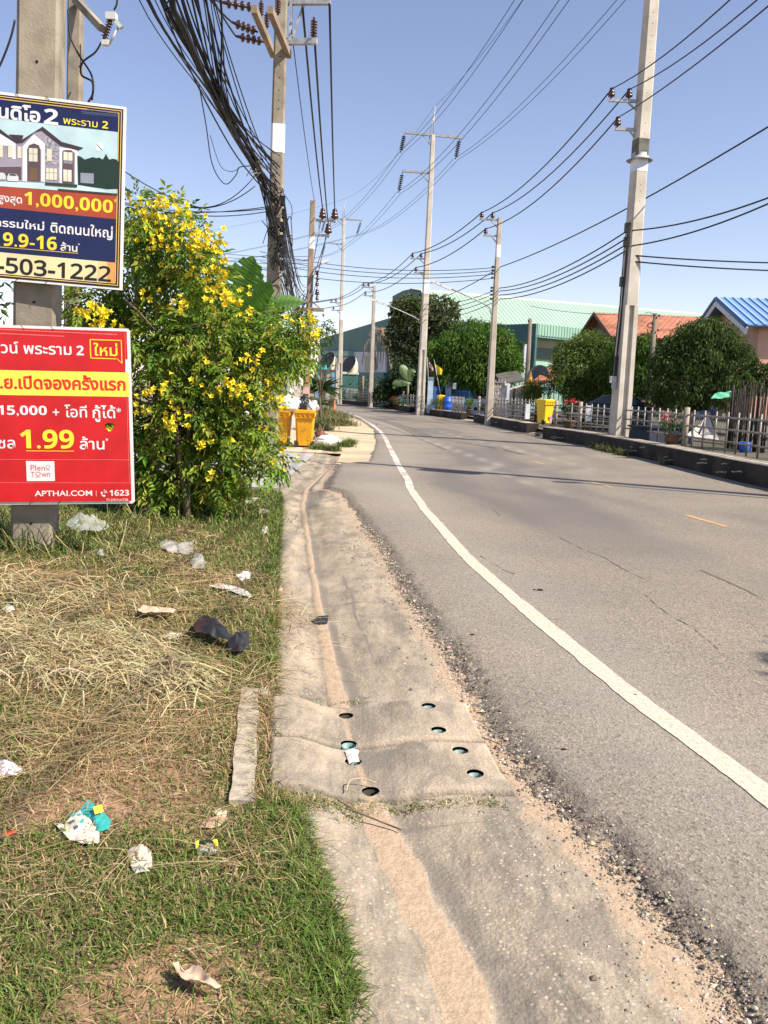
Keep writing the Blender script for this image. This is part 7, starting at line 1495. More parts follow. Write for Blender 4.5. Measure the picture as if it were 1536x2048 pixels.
for o in [c for c in anx.children if c.name.startswith('louvre_panel')]:
    for c in o.children:
        for vv in c.data.vertices: vv.co = vv.co - ao
z1 = A(1090, 722, 85).z; f0 = a - gdir * 1.6; extr('lean_to_roof', MINT2, anx, ao, [f0 + Vector((0, 0, z1 - .5)), a + Vector((0, 0, z1)), a + Vector((0, 0, z1 + .1)), f0 + Vector((0, 0, z1 - .4))], dv_ * 9)
wf = A(1046, 745, 84); extr('white_end_wall', WHW, anx, ao, [Vector((wf.x, wf.y, 0)), Vector((wf.x, wf.y, A(1046, 688, 84).z)), Vector((wf.x + .7, wf.y + .2, A(1046, 688, 84).z)), Vector((wf.x + .7, wf.y + .2, 0))], gdir * .3)
gf = A(1000, 755, 76); g2 = A(1130, 762, 78); t = thing('sheet_fence', 'mint corrugated sheet fence below the louvred factory wall', 'fence', (gf.x, gf.y, 0)); h = A(1000, 743, 76).z; vv_ = Vector((g2.x - gf.x, g2.y - gf.y, 0)); b0 = Vector((gf.x, gf.y, 0)); extr('sheet', MINT2, t, t.location, [b0, b0 + Vector((0, 0, h)), b0 + Vector((0, .08, h)), b0 + Vector((0, .08, 0))], vv_); ribs(t, t.location, MATS['mint_shade'], b0, b0 + Vector((0, 0, h)), vv_, .5, .08, .06)
# air-intake cowls and grey truck body at the left of the factory
COWL = mat('cream_cowl', (.70, .66, .52), .6, col2=(.60, .56, .44), vs=1.2)
for lab, u0, u1, vt, vb, d in (('big cream air cowl left of the farthest tall pole, above the grey truck body', 641, 672, 708, 742, 78), ('big cream air cowl right of the farthest tall pole', 686, 714, 707, 746, 92)):
    a, b = A(u0, vb, d), A(u1, vb, d); w = b.x - a.x; h = A(u1, vt, d).z - b.z; t = thing('air_cowl', lab, 'air cowl', (a.x, a.y, a.z)); n = 16; mb = MB(); V = []
    for i in range(n + 1):
        k = i / n; ang = k * 1.08; gr = 1 + .42 * k
        for j in range(12):                       # each ring hinges about the low left corner, growing into a horn
            q = 2 * math.pi * j / 12; px_ = w * .5 * (1 + math.cos(q)) * gr; sy = math.sin(q) * w * .5 * gr
            V.append((a.x + px_ * math.cos(ang), d + sy, a.z + px_ * math.sin(ang)))
    ctr = Vector((a.x + w / 2, d, 0)); V = [Vector((ctr.x + (p[0] - ctr.x) * math.cos(.75) - (p[1] - d) * math.sin(.75), d + (p[0] - ctr.x) * math.sin(.75) + (p[1] - d) * math.cos(.75), p[2])) for p in V]
    F = [(i * 12 + j, i * 12 + (j + 1) % 12, (i + 1) * 12 + (j + 1) % 12, (i + 1) * 12 + j) for i in range(n) for j in range(12)]
    mb.add(V, F, 0, True); mb.build('hood', COWL, t, t.location); mb = MB(); mb.add(V[-12:], [tuple(range(12))]); mb.build('mouth', DKWIN, t, t.location)
    mb = MB(); mb.box((a.x + w / 2, d, a.z / 2 + .0), (w * 1.12, w * .9, a.z)); mb.build('base', TEALW, t, t.location); mb = MB(); mb.box((a.x + w / 2, d, a.z), (w * 1.2, w * 1.0, .25)); mb.build('skirt', COWL, t, t.location)
GREYB = mat('grey_truck_panel', (.40, .38, .35), .6, col2=(.32, .31, .29), vs=1); a, b = A(628, 795, 66), A(671, 795, 66); t = thing('truck_body', 'grey panelled truck body with blue stripes and cyan sheet, behind the yucca', 'truck body', (a.x, a.y, .8)); h = A(650, 740, 66).z; w = b.x - a.x
mb = MB(); mb.box((a.x + w / 2, 67.2, (h + .8) / 2), (w, 2.4, h - .8)); mb.build('box', GREYB, t, t.location)
for f in (.08, .82): mb = MB(); mb.box((a.x + w * f + .1, 65.97, (h + .8) / 2), (.3, .04, h - 1.0)); mb.build('stripe', mat('light_blue_stripe', (.18, .38, .55), .6), t, t.location)
mb = MB()
for f in (0.01, .45, .52, .98): mb.box((a.x + w * f, 65.95, (h + .8) / 2), (.06, .06, h - .8))
mb.box((a.x + w / 2, 65.95, h), (w, .1, .12)); mb.build('frame_bars', mat('brown_steel', (.16, .11, .08), .7), t, t.location)
mb = MB(); mb.box((a.x + .45, 66.4, h + .2), (1.0, 1.0, .4), taper=.8); mb.build('cyan_sheet', mat('cyan_tarp', (.03, .42, .58), .5), t, t.location)
mb = MB(); mb.box((a.x + w / 2, 66.2, .5), (w, .3, .4)); mb.build('chassis', BLACKR, t, t.location)
mb = MB(); q = A(725, 802, 88); q.z = .1; mb.tube([q, A(726, 752, 88)], .14, 8); tag(mb.build('wooden_post', MATS['weathered_pole_wood'], None, q), 'weathered post before the teal wall between two poles in the bend', 'post')
# stacked green sheets beside the short kerb
GS = mat('green_stack_sheet', (.06, .22, .14), .6); 
for k, (u0, v0, u1, v1) in enumerate(((758, 812, 800, 796), (760, 813, 815, 798), (770, 812, 828, 799), (764, 806, 812, 790))):
    a, b = A(u0, v0, 73 + k), A(u1, v1, 75 + k); mb = MB(); mb.beam(a, b, .9, .06); tag(mb.build('corrugated_sheet', GS if k != 3 else mat('pale_stack_sheet', (.55, .60, .55), .6), None, a), 'green sheet in the stack leaning by the dark red flowerpot' if k != 3 else 'pale sheet topmost in the stack leaning by the dark red flowerpot', 'sheet', 'stacked sheets by the road')
# tiled house
def tile_mat(name, c1, c2, row, colw, mortar):
    m = bpy.data.materials.new(name); m.use_nodes = True; n = m.node_tree; L = n.links; b = n.nodes['Principled BSDF']; b.inputs['Roughness'].default_value = .8
    at = n.nodes.new('ShaderNodeAttribute'); at.attribute_name = 'tile_uv'; br = n.nodes.new('ShaderNodeTexBrick'); br.inputs['Scale'].default_value = 1; br.inputs['Brick Width'].default_value = colw; br.inputs['Row Height'].default_value = row; br.inputs['Mortar Size'].default_value = .03
    br.inputs['Color1'].default_value = (*c1, 1); br.inputs['Color2'].default_value = (*c2, 1); br.inputs['Mortar'].default_value = (*mortar, 1); L.new(at.outputs['Vector'], br.inputs['Vector'])
    no = n.nodes.new('ShaderNodeTexNoise'); no.inputs['Scale'].default_value = .8; no.inputs['Detail'].default_value = 6; tc = n.nodes.new('ShaderNodeTexCoord'); L.new(tc.outputs['Object'], no.inputs['Vector'])
    rp = n.nodes.new('ShaderNodeValToRGB'); rp.color_ramp.elements[0].color = (.6, .58, .56, 1); rp.color_ramp.elements[0].position = .35; rp.color_ramp.elements[1].color = (1.1, 1.1, 1.1, 1); rp.color_ramp.elements[1].position = .65; L.new(no.outputs['Fac'], rp.inputs[0])
    mx = n.nodes.new('ShaderNodeMix'); mx.data_type = 'RGBA'; mx.blend_type = 'MULTIPLY'; mx.inputs[0].default_value = 1; L.new(br.outputs['Color'], mx.inputs[6]); L.new(rp.outputs[0], mx.inputs[7]); L.new(mx.outputs[2], b.inputs['Base Color'])
    bp = n.nodes.new('ShaderNodeBump'); bp.inputs['Strength'].default_value = .6; bp.inputs['Distance'].default_value = .05; L.new(br.outputs['Fac'], bp.inputs['Height']); bp.invert = True; L.new(bp.outputs[0], b.inputs['Normal']); return m
def roof_plane(name, m, parent, org, e0, r0, vec, th=.12):
    e0, r0, vec = Vector(e0), Vector(r0), Vector(vec); up = vec.cross(r0 - e0).normalized(); up = up if up.z > 0 else -up
    mb = MB(); mb.slab([e0, r0, r0 + up * th, e0 + up * th], vec); o = mb.build(name, m, parent, org)
    a = o.data.attributes.new('tile_uv', 'FLOAT_VECTOR', 'POINT'); X = vec.normalized(); Yv = (r0 - e0).normalized()
    for i, vtx in enumerate(o.data.vertices): p = vtx.co + Vector(org) - e0; a.data[i].vector = (p.dot(X), p.dot(Yv), 0)
    return o
TILE = tile_mat('clay_tiles', (.47, .19, .105), (.40, .155, .085), .32, .38, (.19, .075, .045)); OCH = mat('brown_timber', (.13, .08, .055), .8, var=.2, vs=2); ap = A(1187, 628, 60); eR = A(1218, 673, 55.5); eL = A(1150, 682, 64); eL.z = eR.z = (eL.z + eR.z) / 2
ap = (eL + eR) / 2; ap.z = A(1187, 628, ap.y).z; ap.x = A(1187, 628, ap.y).x
rv = Vector(((eR - eL).y, -(eR - eL).x, 0)).normalized(); rv = rv if rv.x > 0 else -rv; rv = rv * 15
h1 = thing('tiled_house', 'house with a weathered orange tiled roof behind the tall grooved pole', 'house', (ap.x, ap.y, .26)); ho = h1.location
roof_plane('roof', TILE, h1, ho, eR + (eR - ap) * .12, ap, rv); roof_plane('roof', TILE, h1, ho, eL + (eL - ap) * .12, ap, rv)
gg = lambda p: Vector((p.x, p.y, .2)); ins = rv.normalized() * .7
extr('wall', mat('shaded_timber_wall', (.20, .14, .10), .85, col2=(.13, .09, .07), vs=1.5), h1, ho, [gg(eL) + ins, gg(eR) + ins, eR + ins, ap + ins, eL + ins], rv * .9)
mb = MB(); mb.beam(ap + ins * .0 + Vector((0, 0, .05)), eR + (eR - ap) * .12, .06, .25); mb.beam(ap, eL + (eL - ap) * .12, .06, .25); mb.build('barge_board', OCH, h1, ho)
l0 = A(1123, 692, 58); l1 = A(1175, 664, 60); lv = Vector((3.5, 1.2, 0)); roof_plane('side_roof', TILE, h1, ho, l0, l1, lv, .1)
# small white outhouse with brown door and dark roof; brown pavilion roof; dish; shrine ornaments
a, b = A(1013, 805, 54), A(1062, 806, 53); t = thing('outhouse', 'low white outhouse with a brown plank door behind the pale lattice gate', 'building', (a.x, a.y, .26)); h = A(1040, 772, 54).z; o_ = t.location
mb = MB(); mb.slab([Vector((a.x, a.y, .2)), Vector((b.x, b.y, .2)), Vector((b.x, b.y, h + .2)), Vector((a.x, a.y, h - .35))], (0, 3, 0)); mb.build('wall', WALLW, t, o_); mb = MB(); p, q = A(1024, 803, 53.8), A(1048, 803, 53.6); mb.slab([Vector((p.x, p.y - .1, .3)), Vector((q.x, q.y - .1, .3)), Vector((q.x, q.y - .1, A(1036, 777, 53.8).z)), Vector((p.x, p.y - .1, A(1036, 777, 53.8).z))], (0, .12, 0)); mb.build('door', mat('plank_door', (.16, .11, .085), .8, var=.4, vs=9, stretch=(6, 1, .3)), t, o_)
mb = MB(); p, q = A(1003, 771, 52.5), A(1050, 763, 52.5); mb.slab([p, q, q + Vector((0, 3.5, .7)), p + Vector((0, 3.5, .7))], (0, 0, .08)); mb.build('roof', mat('dark_asbestos_roof', (.10, .09, .075), .9, var=.3, vs=2), t, o_)
a = A(1068, 763, 50); t = thing('pavilion', 'small pavilion with a flat-pitched brown tiled roof beside the feathery tree', 'pavilion', (a.x, a.y, .26)); b = A(1150, 765, 50); k = A(1150, 728, 53); roof_plane('roof', TILE, t, t.location, a, A(1100, 735, 53), Vector((b.x - a.x, 0, 0)), .1); mb = MB(); mb.beam(a, b, .1, .16); mb.build('fascia', mat('maroon_fascia', (.14, .05, .04), .7), t, t.location)
for u in (1075, 1140): p = A(u, 790, 50.4); p.z = .26; mb = MB(); mb.beam(p, A(u, 764, 50.4), .14, .14); mb.build('post', OCH, t, t.location)
p = A(1076, 752, 51); t = thing('satellite_dish', 'dark mesh satellite dish behind the gold shrine ornaments', 'satellite dish', p); M = Matrix.Rotation(-1.0, 3, 'Y') @ Matrix.Rotation(.9, 3, 'X'); mb = MB(); mb.lathe([(.02, -.2), (.3, -.17), (.55, -.08), (.72, .03), (.7, .04), (.5, -.06), (.02, -.18)], p, 20, 0, M); mb.build('reflector', mat('dark_mesh', (.10, .11, .11), .6), t, p); mb = MB(); mb.tube([p + Vector((0, 0, -.1)), Vector((p.x, p.y, .3))], .04, 6); mb.build('mast', GALV, t, p)
GOLDO = mat('gold_ornament', (.75, .38, .04), .35, metal=.5)
for k, (u, v, s) in enumerate(((1060, 770, 1.0), (1075, 775, .85))):
    p = A(u, v, 47); t = thing('spirit_shrine', ('taller' if k == 0 else 'shorter') + ' gold spirit shrine spire rising over the clipped shrub', 'shrine', (p.x, p.y, .26)); mb = MB(); mb.lathe([(.3, -.12), (.32, .0), (.2, .08), (.24, .14), (.13, .24), (.15, .3), (.07, .4), (.02, .75)], p, 8, 0, Matrix.Scale(s, 3), smooth=False); mb.build('spire', GOLDO, t, t.location); mb = MB(); mb.box((p.x, p.y, p.z - .35), (.55 * s, .5, .4)); mb.box((p.x, p.y, p.z - .12), (.7 * s, .6, .06)); mb.tube([Vector((p.x, p.y, .26)), Vector((p.x, p.y, p.z - .5))], .08, 8); mb.build('house_box', mat('shrine_red', (.30, .08, .04), .6), t, t.location)
# pink house with blue roof
BLUER = mat('blue_roof_sheet', (.15, .285, .53), .45, spec=.4, col2=(.13, .255, .49), vs=.5); PINK = mat('pink_render', (.68, .40, .30), .85, col2=(.60, .34, .25), vs=.8); WT = mat('white_trim', (.72, .73, .76), .6)
eR = A(1486, 645, 41); eL = A(1386, 645, 49); eL.z = eR.z; ap = (eR + eL) / 2; ap = A(1433, 597, ap.y); rv = Vector(((eR - eL).y, -(eR - eL).x, 0)).normalized(); rv = (rv if rv.x > 0 else -rv) * 12
h2_ = thing('pink_house', 'pink house with a bright blue sheet roof at the right edge', 'house', (eR.x, eR.y, .26)); ho = h2_.location
roof_plane('roof', BLUER, h2_, ho, eR + (eR - ap) * .14, ap, rv, .07); roof_plane('roof', BLUER, h2_, ho, eL + (eL - ap) * .14, ap, rv, .07)
e_ = eR + (eR - ap) * .14; upn = rv.cross(ap - e_).normalized(); upn = upn if upn.z > 0 else -upn; ribs(h2_, ho, mat('blue_seam', (.30, .44, .70), .35), e_ + upn * .07, ap + upn * .07, rv, .42, .1, .07)
ins = rv.normalized() * .8; extr('wall', PINK, h2_, ho, [gg(eL) + ins, gg(eR) + ins, eR + ins, ap + ins - Vector((0, 0, .1)), eL + ins], rv * .85)
mb = MB(); q = Vector((0, 0, -.22)); mb.beam(ap + q, eR + (eR - ap) * .14 + q, .07, .34); mb.beam(ap + q, eL + (eL - ap) * .14 + q, .07, .34); mb.build('barge_board', WT, h2_, ho)
mb = MB(); q = -rv.normalized() * .06; mb.beam(ap + q, eR + (eR - ap) * .14 + q, .1, .14); mb.beam(ap + q, eL + (eL - ap) * .14 + q, .1, .14); mb.build('roof_edge', mat('deep_blue_edge', (.015, .06, .25), .4), h2_, ho)
rn = rv.normalized(); gn = Vector((eR.x - eL.x, eR.y - eL.y, 0)).normalized()
w0 = eR + ins; zt, zb2 = A(1515, 664, 42).z, A(1515, 703, 42).z
for s in (1.0, 4.0):
    p = w0 + rn * s + gn * .02; f = lambda u, z, o=0: Vector((p.x, p.y, 0)) + rn * u + gn * o + Vector((0, 0, z)); mb = MB(); mb.slab([f(0, zb2), f(1.6, zb2), f(1.6, zt), f(0, zt)], gn * .06); w = mb.build('window', mat('window_frame_dark', (.04, .035, .035), .5), h2_, ho)
    mb = MB(); mb.slab([f(.1, zb2 + .08, .06), f(.75, zb2 + .08, .06), f(.75, zt - .08, .06), f(.1, zt - .08, .06)], gn * .01); mb.slab([f(.85, zb2 + .08, .06), f(1.5, zb2 + .08, .06), f(1.5, zt - .08, .06), f(.85, zt - .08, .06)], gn * .01); o = mb.build('pane', mat('curtained_pane', (.10, .16, .17), .15), w, ho)
mb = MB(); p = ap.lerp(eR, .55) + ins - rn * .05; 
for k in range(3): q = ap.lerp(eR, .18 + .16 * k) + ins - rn * .06 - Vector((0, 0, .75)); mb.box(q, (.5, .1, .35))
mb.build('gable_vent', DKWIN, h2_, ho)
# ---- poles outside the frame, and an added tree, casting shadows on the road
SD = Vector((-SUND.x, -SUND.y, 0)) / SUND.z
tip = Vector((-1.0, 18.7, ROADZ)); zt = 11.2; sp = tip - SD * zt; Q = thing('utility_pole', 'concrete pole standing beyond the right edge, throwing the long shadow across the road', 'utility pole', (sp.x, sp.y, .2), 0, 'utility poles along the road'); mb = MB(); shaft(mb, (sp.x, sp.y, .1), (sp.x, sp.y, zt + .1), .3, .18, .2, n=4); mb.build('shaft', CPOLE2, Q, Q.location)
for z, w in ((zt - .25, 1.0), (zt - 1.1, .8)): mb = MB(); mb.beam((sp.x - .1, sp.y, z), (sp.x - w, sp.y + .25, z), .1, .12); mb.build('crossarm', GALV, Q, Q.location)
mb = MB(); mb.lathe([(.28, -.5), (.3, .4), (.1, .5)], (sp.x + .1, sp.y - .4, zt - 2.4), 12); mb.build('transformer', GALV, Q, Q.location)
tip = Vector((3.72, 15.98, ROADZ)); zt = 6.6; sp = tip - SD * zt; Q = thing('lamp_post', 'slim steel lamp post standing beyond the right edge of the road', 'lamp post', (sp.x, sp.y, .2)); mb = MB(); mb.tube([(sp.x, sp.y, .1), (sp.x, sp.y, zt * .9), (sp.x - .05, sp.y, zt)], .06, 8); mb.build('post', GALV, Q, Q.location); mb = MB(); mb.box((sp.x - .2, sp.y, zt), (.5, .2, .1)); mb.build('lamp_head', LAMPM, Q, Q.location)
tip = Vector((3.15, 4.75, ROADZ)); c = tip - SD * 6.2 + Vector((0, 0, 6.2)); t = thing('added_shadow_tree', 'slender roadside tree beyond the right edge, its crown shading the asphalt', 'tree', (c.x, c.y, .1)); leaves('crown', t, t.location, [(tuple(c + Vector((dx, dy, dz))), rr_) for dx, dy, dz, rr_ in ((0, 0, 0, .6), (.5, .3, .3, .6), (.6, -.4, -.2, .6), (1.1, 0, .2, .7), (-.25, .1, .1, .35))], 260, .2, .09, DKPAL, 99); mb = MB(); limbs(mb, (c.x + .3, c.y, .1), [c, c + Vector((.6, .3, .2)), c + Vector((1, 0, .2))], .07, 5); mb.build('trunk', BARK, t, t.location)  # unseen tree, added only to throw a shadow blob on the asphalt
# ================================================================ LITTER AND LOOSE THINGS ON THE VERGE
def gzv(u, v):
    p = G(u, v, .05)
    for _ in range(4):
        z = float(bank_z(np.array([p.x]), np.array([p.y]))[0]) if p.x < float(gLx(np.array([p.y]))[0]) else float(gut_z(np.array([p.x]), np.array([p.y]))[0]); p = G(u, v, z + .012)
    return p
def sheet(name, label, outline, m, h=.03, seed=0, cat='litter', rings=5, curl=0.0, group=None, parent=None, lift=.02, freq=.05):
    """a crumpled thin sheet: its outline, measured on the photo, laid on the ground"""
    P = [gzv(u, v) for u, v in outline]; c = sum(P, Vector()) / len(P); n = 48; per = []
    L = len(P)
    for k in range(n):
        t = k / n * L; i = int(t); f = t - i; per.append(P[i % L].lerp(P[(i + 1) % L], f))
    V = [c.copy()]; r = rng(seed)
    for q in range(1, rings + 1):
        for p in per: V.append(c.lerp(p, q / rings))
    X = np.array([list(v) for v in V]); nz = vnoise(X[:, 0], X[:, 1], freq, seed, 3) - .5; ridge = np.abs(vnoise(X[:, 0] + 5, X[:, 1], freq * 1.7, seed + 5, 2) - .5)
    rad = np.concatenate([[0], np.repeat(np.arange(1, rings + 1) / rings, n)])
    X[:, 2] = np.array([float(bank_z(np.array([x]), np.array([y]))[0]) if x < float(gLx(np.array([y]))[0]) else float(gut_z(np.array([x]), np.array([y]))[0]) for x, y in X[:, :2]]) + .42 * lift + .55 * h * (1 - .6 * rad ** 2) * (.6 + 1.4 * nz) - h * .5 * ridge + curl * rad ** 3
    F = [(0, 1 + k, 1 + (k + 1) % n) for k in range(n)]; Q = [(1 + a * n + k, 1 + (a + 1) * n + k, 1 + (a + 1) * n + (k + 1) % n, 1 + a * n + (k + 1) % n) for a in range(rings - 1) for k in range(n)]
    mb = MB(); mb.add(X.tolist(), F + Q, 0, True); o = mb.build(name, m, parent, c if parent is None else parent.location)
    if parent is None: tag(o, label, cat, group)
    return o
PW = mat('white_plastic_film', (.58, .57, .54), .35, spec=.5, trans=.35, col2=(.40, .38, .34), vs=25, bump=.6, bs=40); PCLR = mat('clear_plastic_film', (.66, .67, .64), .2, spec=.6, alpha=.4, bump=.7, bs=35); PAPER = mat('white_paper', (.66, .64, .60), .8, col2=(.50, .47, .42), vs=22, bump=.5, bs=50); PFOAM = mat('off_white_padding', (.66, .61, .52), .85, col2=(.48, .43, .35), vs=35, bump=.5, bs=60)
TEALP = mat('turquoise_packet', (.03, .38, .36), .5, col2=(.05, .30, .29), vs=25, bump=.5, bs=40); YELP = mat('yellow_packet', (.80, .66, .06), .5); BLKP = mat('black_plastic_sheet', (.022, .023, .026), .4, spec=.5); CARD = mat('brown_card', (.40, .27, .18), .85, var=.2, vs=14); CARD2 = mat('pale_brown_card', (.50, .37, .27), .85, var=.15, vs=18); BEIGE = mat('soiled_cup_paper', (.55, .48, .38), .8, var=.2, vs=14)
t = thing('soiled_packet', 'turquoise and white packet spread open on the near grass', 'litter', gzv(160, 1650))
def part(nm, out, m, **k): return sheet(nm, None, out, m, parent=t, **k)
part('padding', [(108, 1650), (130, 1645), (160, 1625), (185, 1640), (200, 1655), (198, 1688), (165, 1690), (140, 1683)], PFOAM, h=.05, seed=3, lift=.035)
part('cover', [(150, 1630), (178, 1604), (200, 1622), (223, 1645), (218, 1662), (196, 1668), (185, 1645), (165, 1632)], TEALP, h=.03, seed=4, lift=.045)
part('yellow_patch', [(186, 1631), (203, 1625), (208, 1640), (190, 1646)], YELP, h=.006, seed=5, lift=.11)
for k, (u, v) in enumerate(((140, 1655), (152, 1654), (158, 1668))): part('blue_print', [(u, v), (u + 8, v - 3), (u + 12, v + 1), (u + 5, v + 5)], TEALP, h=.001, seed=6 + k, lift=.15)
sheet('crushed_cup', 'crushed beige paper cup half sunk in the near grass', [(253, 1702), (285, 1692), (303, 1700), (305, 1735), (280, 1740), (262, 1732)], BEIGE, h=.07, seed=8, lift=.02)
sheet('cup_liner', 'grey torn liner under the crushed beige cup', [(262, 1732), (285, 1728), (300, 1742), (270, 1748)], mat('grey_liner', (.42, .42, .40), .6), h=.03, seed=9)
t = thing('snack_wrapper', 'small yellow black and white wrapper on dry grass below the edging strip', 'litter', gzv(412, 1694))
part('foil', [(390, 1700), (405, 1690), (435, 1683), (437, 1698), (425, 1708), (395, 1708)], PW, h=.03, seed=10, lift=.02); part('yellow_end', [(424, 1684), (434, 1682), (437, 1696), (431, 1697)], YELP, h=.012, seed=11, lift=.046); part('yellow_corner', [(390, 1688), (398, 1685), (396, 1704), (391, 1704)], YELP, h=.012, seed=15, lift=.046); part('black_print', [(400, 1686), (424, 1683), (426, 1688), (402, 1692)], BLKP, h=.004, seed=12, lift=.05)
sheet('card_scrap', 'large curled scrap of brown card on bare soil at the bottom of the view', [(345, 1948), (358, 1944), (365, 1962), (385, 1946), (400, 1955), (418, 1980), (445, 1998), (430, 2001), (400, 1993), (380, 1984), (370, 1990)], CARD2, h=.09, seed=13, lift=.05, curl=.02)
sheet('card_scrap', 'long faded brown card strip in the hay above the black plastic', [(275, 1236), (285, 1226), (310, 1231), (352, 1232), (345, 1243), (305, 1242), (285, 1243)], CARD2, h=.06, seed=14, lift=.16)
sheet('dead_leaf', 'curled brown dead leaf by the foot of the edging strip', [(395, 1652), (410, 1640), (440, 1632), (455, 1638), (440, 1650), (420, 1656)], CARD, h=.05, seed=16, lift=.02)
sheet('dead_leaf', 'small tan leaf curled against the edging strip end', [(424, 1622), (440, 1615), (455, 1620), (452, 1632), (432, 1632)], CARD2, h=.05, seed=17, lift=.02)
t = thing('black_sheet', 'torn black plastic sheet folded in the hay beside the gutter', 'plastic sheet', gzv(445, 1285)); part('fold', [(386, 1268), (398, 1256), (412, 1258), (440, 1272), (462, 1292), (460, 1302), (435, 1294), (410, 1290), (392, 1284)], BLKP, h=.22, seed=18, lift=.16, freq=.09); part('crumple', [(455, 1300), (470, 1282), (498, 1280), (498, 1310), (480, 1322), (462, 1316)], BLKP, h=.16, seed=19, lift=.12)
sheet('black_scrap', 'small square black plastic scrap lying across the gutter', [(622, 1240), (635, 1233), (657, 1230), (655, 1247), (640, 1250)], BLKP, h=.03, seed=20, lift=.02)
sheet('plastic_bag', 'crumpled clear plastic bag behind the foot of the massive pole', [(130, 1060), (145, 1044), (170, 1040), (205, 1050), (220, 1062), (212, 1074), (180, 1078), (150, 1074)], PCLR, h=.28, seed=21, lift=.12, freq=.16)
sheet('plastic_bag', 'white torn plastic bag on the grass before the flowering bush', [(318, 1092), (335, 1085), (360, 1090), (388, 1086), (386, 1108), (365, 1114), (345, 1108), (325, 1104)], PW, h=.14, seed=22, lift=.06, freq=.11)
sheet('plastic_cup', 'clear crushed plastic cup just below the white torn bag', [(380, 1126), (388, 1112), (405, 1114), (414, 1130), (405, 1143), (386, 1140)], PCLR, h=.12, seed=23, lift=.05)
sheet('tissue', 'crumpled white tissue above the long white strip', [(470, 1154), (485, 1148), (502, 1150), (500, 1162), (482, 1164)], PAPER, h=.08, seed=24, lift=.05)
sheet('foam_strip', 'long curved white strip lying on the hay beside the gutter', [(417, 1175), (440, 1170), (470, 1176), (495, 1186), (504, 1194), (500, 1199), (480, 1193), (455, 1183), (430, 1179)], PAPER, h=.04, seed=25, lift=.06, freq=.4)
sheet('paper_scrap', 'square white paper scrap at the top of the verge beside the driveway', [(488, 1003), (500, 995), (517, 996), (510, 1007), (494, 1008)], PAPER, h=.05, seed=26, lift=.04)
sheet('paper_scrap', 'narrow white paper scrap below the square one at the verge top', [(516, 1024), (525, 1019), (541, 1021), (538, 1027), (522, 1028)], PAPER, h=.05, seed=27, lift=.05)
sheet('paper_scrap', 'small greyish paper scrap standing in the grass beside the gutter', [(523, 1062), (527, 1054), (535, 1058), (535, 1070), (528, 1072)], mat('grey_scrap', (.55, .5, .46), .8), h=.1, seed=28, lift=.05)
sheet('pink_scrap', 'pink plastic scrap at the left edge of the gutter', [(555, 1178), (560, 1170), (566, 1176), (563, 1188), (557, 1186)], SCRAPS[1], h=.03, seed=29)
sheet('wrapper', 'pale lilac wrapper with a clear end at the left edge', [(-20, 1528), (5, 1522), (28, 1532), (47, 1543), (30, 1556), (0, 1552), (-20, 1548)], mat('lilac_film', (.62, .55, .66), .3, spec=.6, var=.2, vs=12), h=.06, seed=30, lift=.04)
sheet('tissue', 'crumpled whitish tissue lying in the hay at the left edge', [(5, 1222), (14, 1212), (28, 1218), (30, 1226), (14, 1230)], PAPER, h=.07, seed=31, lift=.06)
sheet('wrapper', 'red and white wrapper scrap in the hay left of the black plastic', [(210, 1276), (222, 1270), (240, 1274), (236, 1282), (218, 1283)], mat('red_white_film', (.70, .35, .28), .5, col2=(.78, .74, .70), vs=9), h=.05, seed=32, lift=.05)
sheet('paper_scrap', 'shredded white paper in the hay beside the black plastic', [(320, 1272), (340, 1266), (366, 1268), (360, 1276), (335, 1280)], PAPER, h=.05, seed=33, lift=.03)
sheet('plastic_cup', 'small crushed clear cup near the pole foot, under the bush', [(194, 1112), (198, 1102), (206, 1103), (208, 1114), (200, 1117)], PCLR, h=.12, seed=34, lift=.06)
sheet('red_scrap', 'torn red scrap in the grass at the left edge', [(3, 1664), (14, 1658), (34, 1660), (30, 1666), (12, 1670)], mat('red_scrap_film', (.55, .08, .04), .6), h=.03, seed=35)
sheet('paper_scrap', 'tiny white peg-shaped scrap on the near gutter concrete', [(650, 1822), (655, 1820), (658, 1836), (651, 1838)], PAPER, h=.012, seed=36, lift=.008)
sheet('tissue', 'torn white tissue stuck in a hole of the nearer drain cover', [(690, 1511), (701, 1506), (718, 1509), (715, 1519), (719, 1532), (707, 1532), (698, 1537), (694, 1523)], PAPER, h=.02, seed=37, lift=.075)
def twig(label, pts, r, m=BARK):
    P = [gzv(u, v) + Vector((0, 0, z)) for u, v, z in pts]; mb = MB(); curve3(mb, P, r, 5, 4); tag(mb.build('twig', m, None, P[0]), label, 'twig')
twig('dark bent twig lying over the sand before the drain covers', [(690, 1625, .02), (720, 1640, .03), (760, 1652, .02), (803, 1665, .012)], .004); twig('short dark twig at the near edge of the drain covers', [(675, 1610, .02), (700, 1628, .03), (715, 1636, .015)], .003)
twig('pale curled stem lying over a hole in the nearer drain cover', [(692, 1595, .03), (700, 1582, .05), (725, 1579, .05), (750, 1582, .04)], .003, mat('pale_stem', (.46, .36, .22), .8)); twig('thin dark twig on the sand at the asphalt edge', [(962, 1478, .01), (985, 1488, .015), (1005, 1497, .012)], .003)
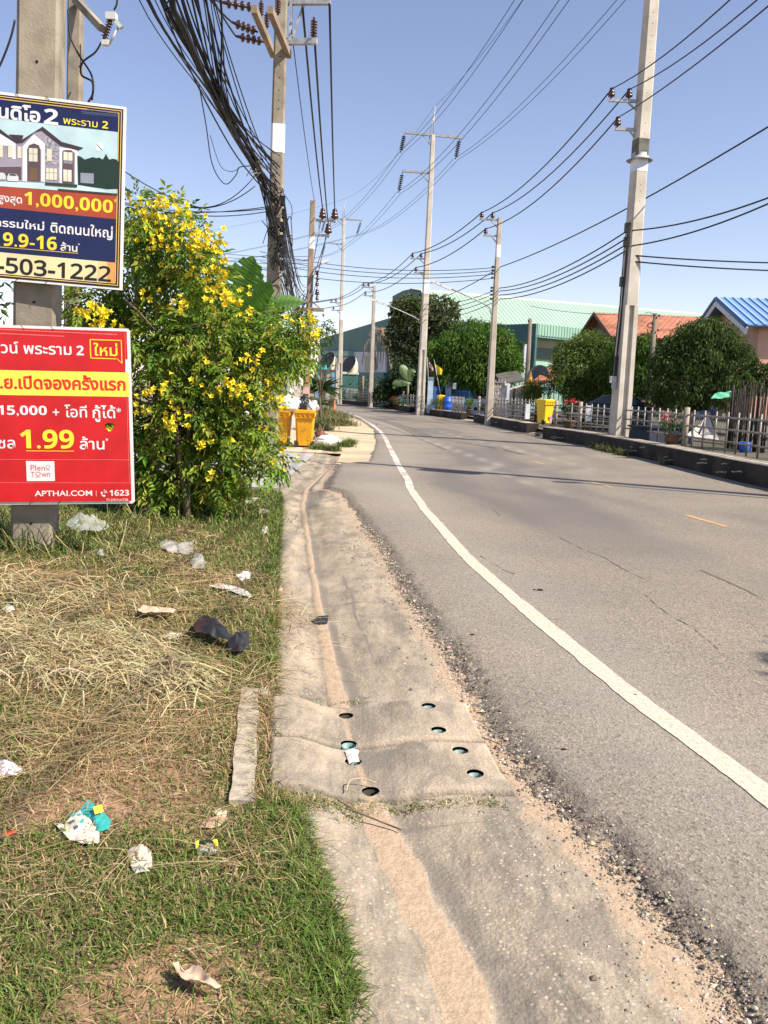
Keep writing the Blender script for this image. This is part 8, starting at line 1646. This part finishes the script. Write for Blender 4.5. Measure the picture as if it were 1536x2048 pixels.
twig('tall dry pale stalk standing in the grass under the red board', [(232, 1118, 0), (245, 1090, .05), (252, 1070, .1), (253, 1062, .12)], .004, MATS['pale_stem']); twig('tall dry bent stalk lying in the hay', [(240, 1170, .05), (225, 1140, .06), (205, 1120, .08)], .003, MATS['pale_stem'])
for k, (u, v, s) in enumerate(((1080, 1181, .022), (1069, 1180, .01), (945, 1270, .012), (1128, 1500, .01), (1270, 1390, .008))):
    p = G(u, v, ROADZ); mb = MB(); mb.lathe([(.001, -.3 * s), (s * .8, -.2 * s), (s, .2 * s), (s * .6, .7 * s), (.001, .8 * s)], (0, 0, 0), 7, smooth=False); o = mb.build('dark_lump', mat('dark_clod', (.025, .02, .016), .9)); o.location = (p.x, p.y, ROADZ + .003); o.scale = (1.4, .8, .7); tag(o, 'small dark clod lying on the asphalt beside the white line', 'clod', 'dark clods on the road')
# tufts in the joints round the drain covers
def tufts():
    r = rng(55); P = []
    for a, b, m, sd in (((560, 1592), (1000, 1602), 650, .018), ((560, 1600), (760, 1612), 500, .03), ((690, 1640), (740, 1610), 250, .03), ((590, 1602), (660, 1612), 350, .03), ((545, 1486), (600, 1498), 90, .012), ((600, 1498), (690, 1505), 60, .01), ((660, 1412), (720, 1400), 200, .02), ((556, 1396), (640, 1398), 60, .012), ((490, 1600), (540, 1600), 300, .05), ((515, 1400), (520, 1600), 700, .035), ((570, 985), (600, 990), 60, .03)):
        p, q = gzv(*a), gzv(*b); t_ = r.random(m)[:, None]; X = np.array(p)[None] * (1 - t_) + np.array(q)[None] * t_; X[:, :2] += r.normal(size=(m, 2)) * sd; P.append(X)
    P = np.concatenate(P); m = len(P); y = P[:, 1]; ins = P[:, 0] < gLx(y); P[:, 2] = np.where(ins, bank_z(P[:, 0], y), gut_z(P[:, 0], y)) - .004
    dry = r.random(m) < .6; c = np.where(dry[:, None], pick(r, [(.46, .36, .18), (.36, .27, .13), (.52, .43, .25)], m), pick(r, [(.07, .13, .022), (.11, .18, .035)], m))
    blades('joint_grass', P, .02 + .045 * r.random(m), .003 + .0015 * r.random(m), r.random(m) * 6.28, .2 + .8 * r.random(m), .5 + r.random(m), c, GRASSM, 'dry grass tufts growing in the joints round the drain covers', 'grass')
tufts()
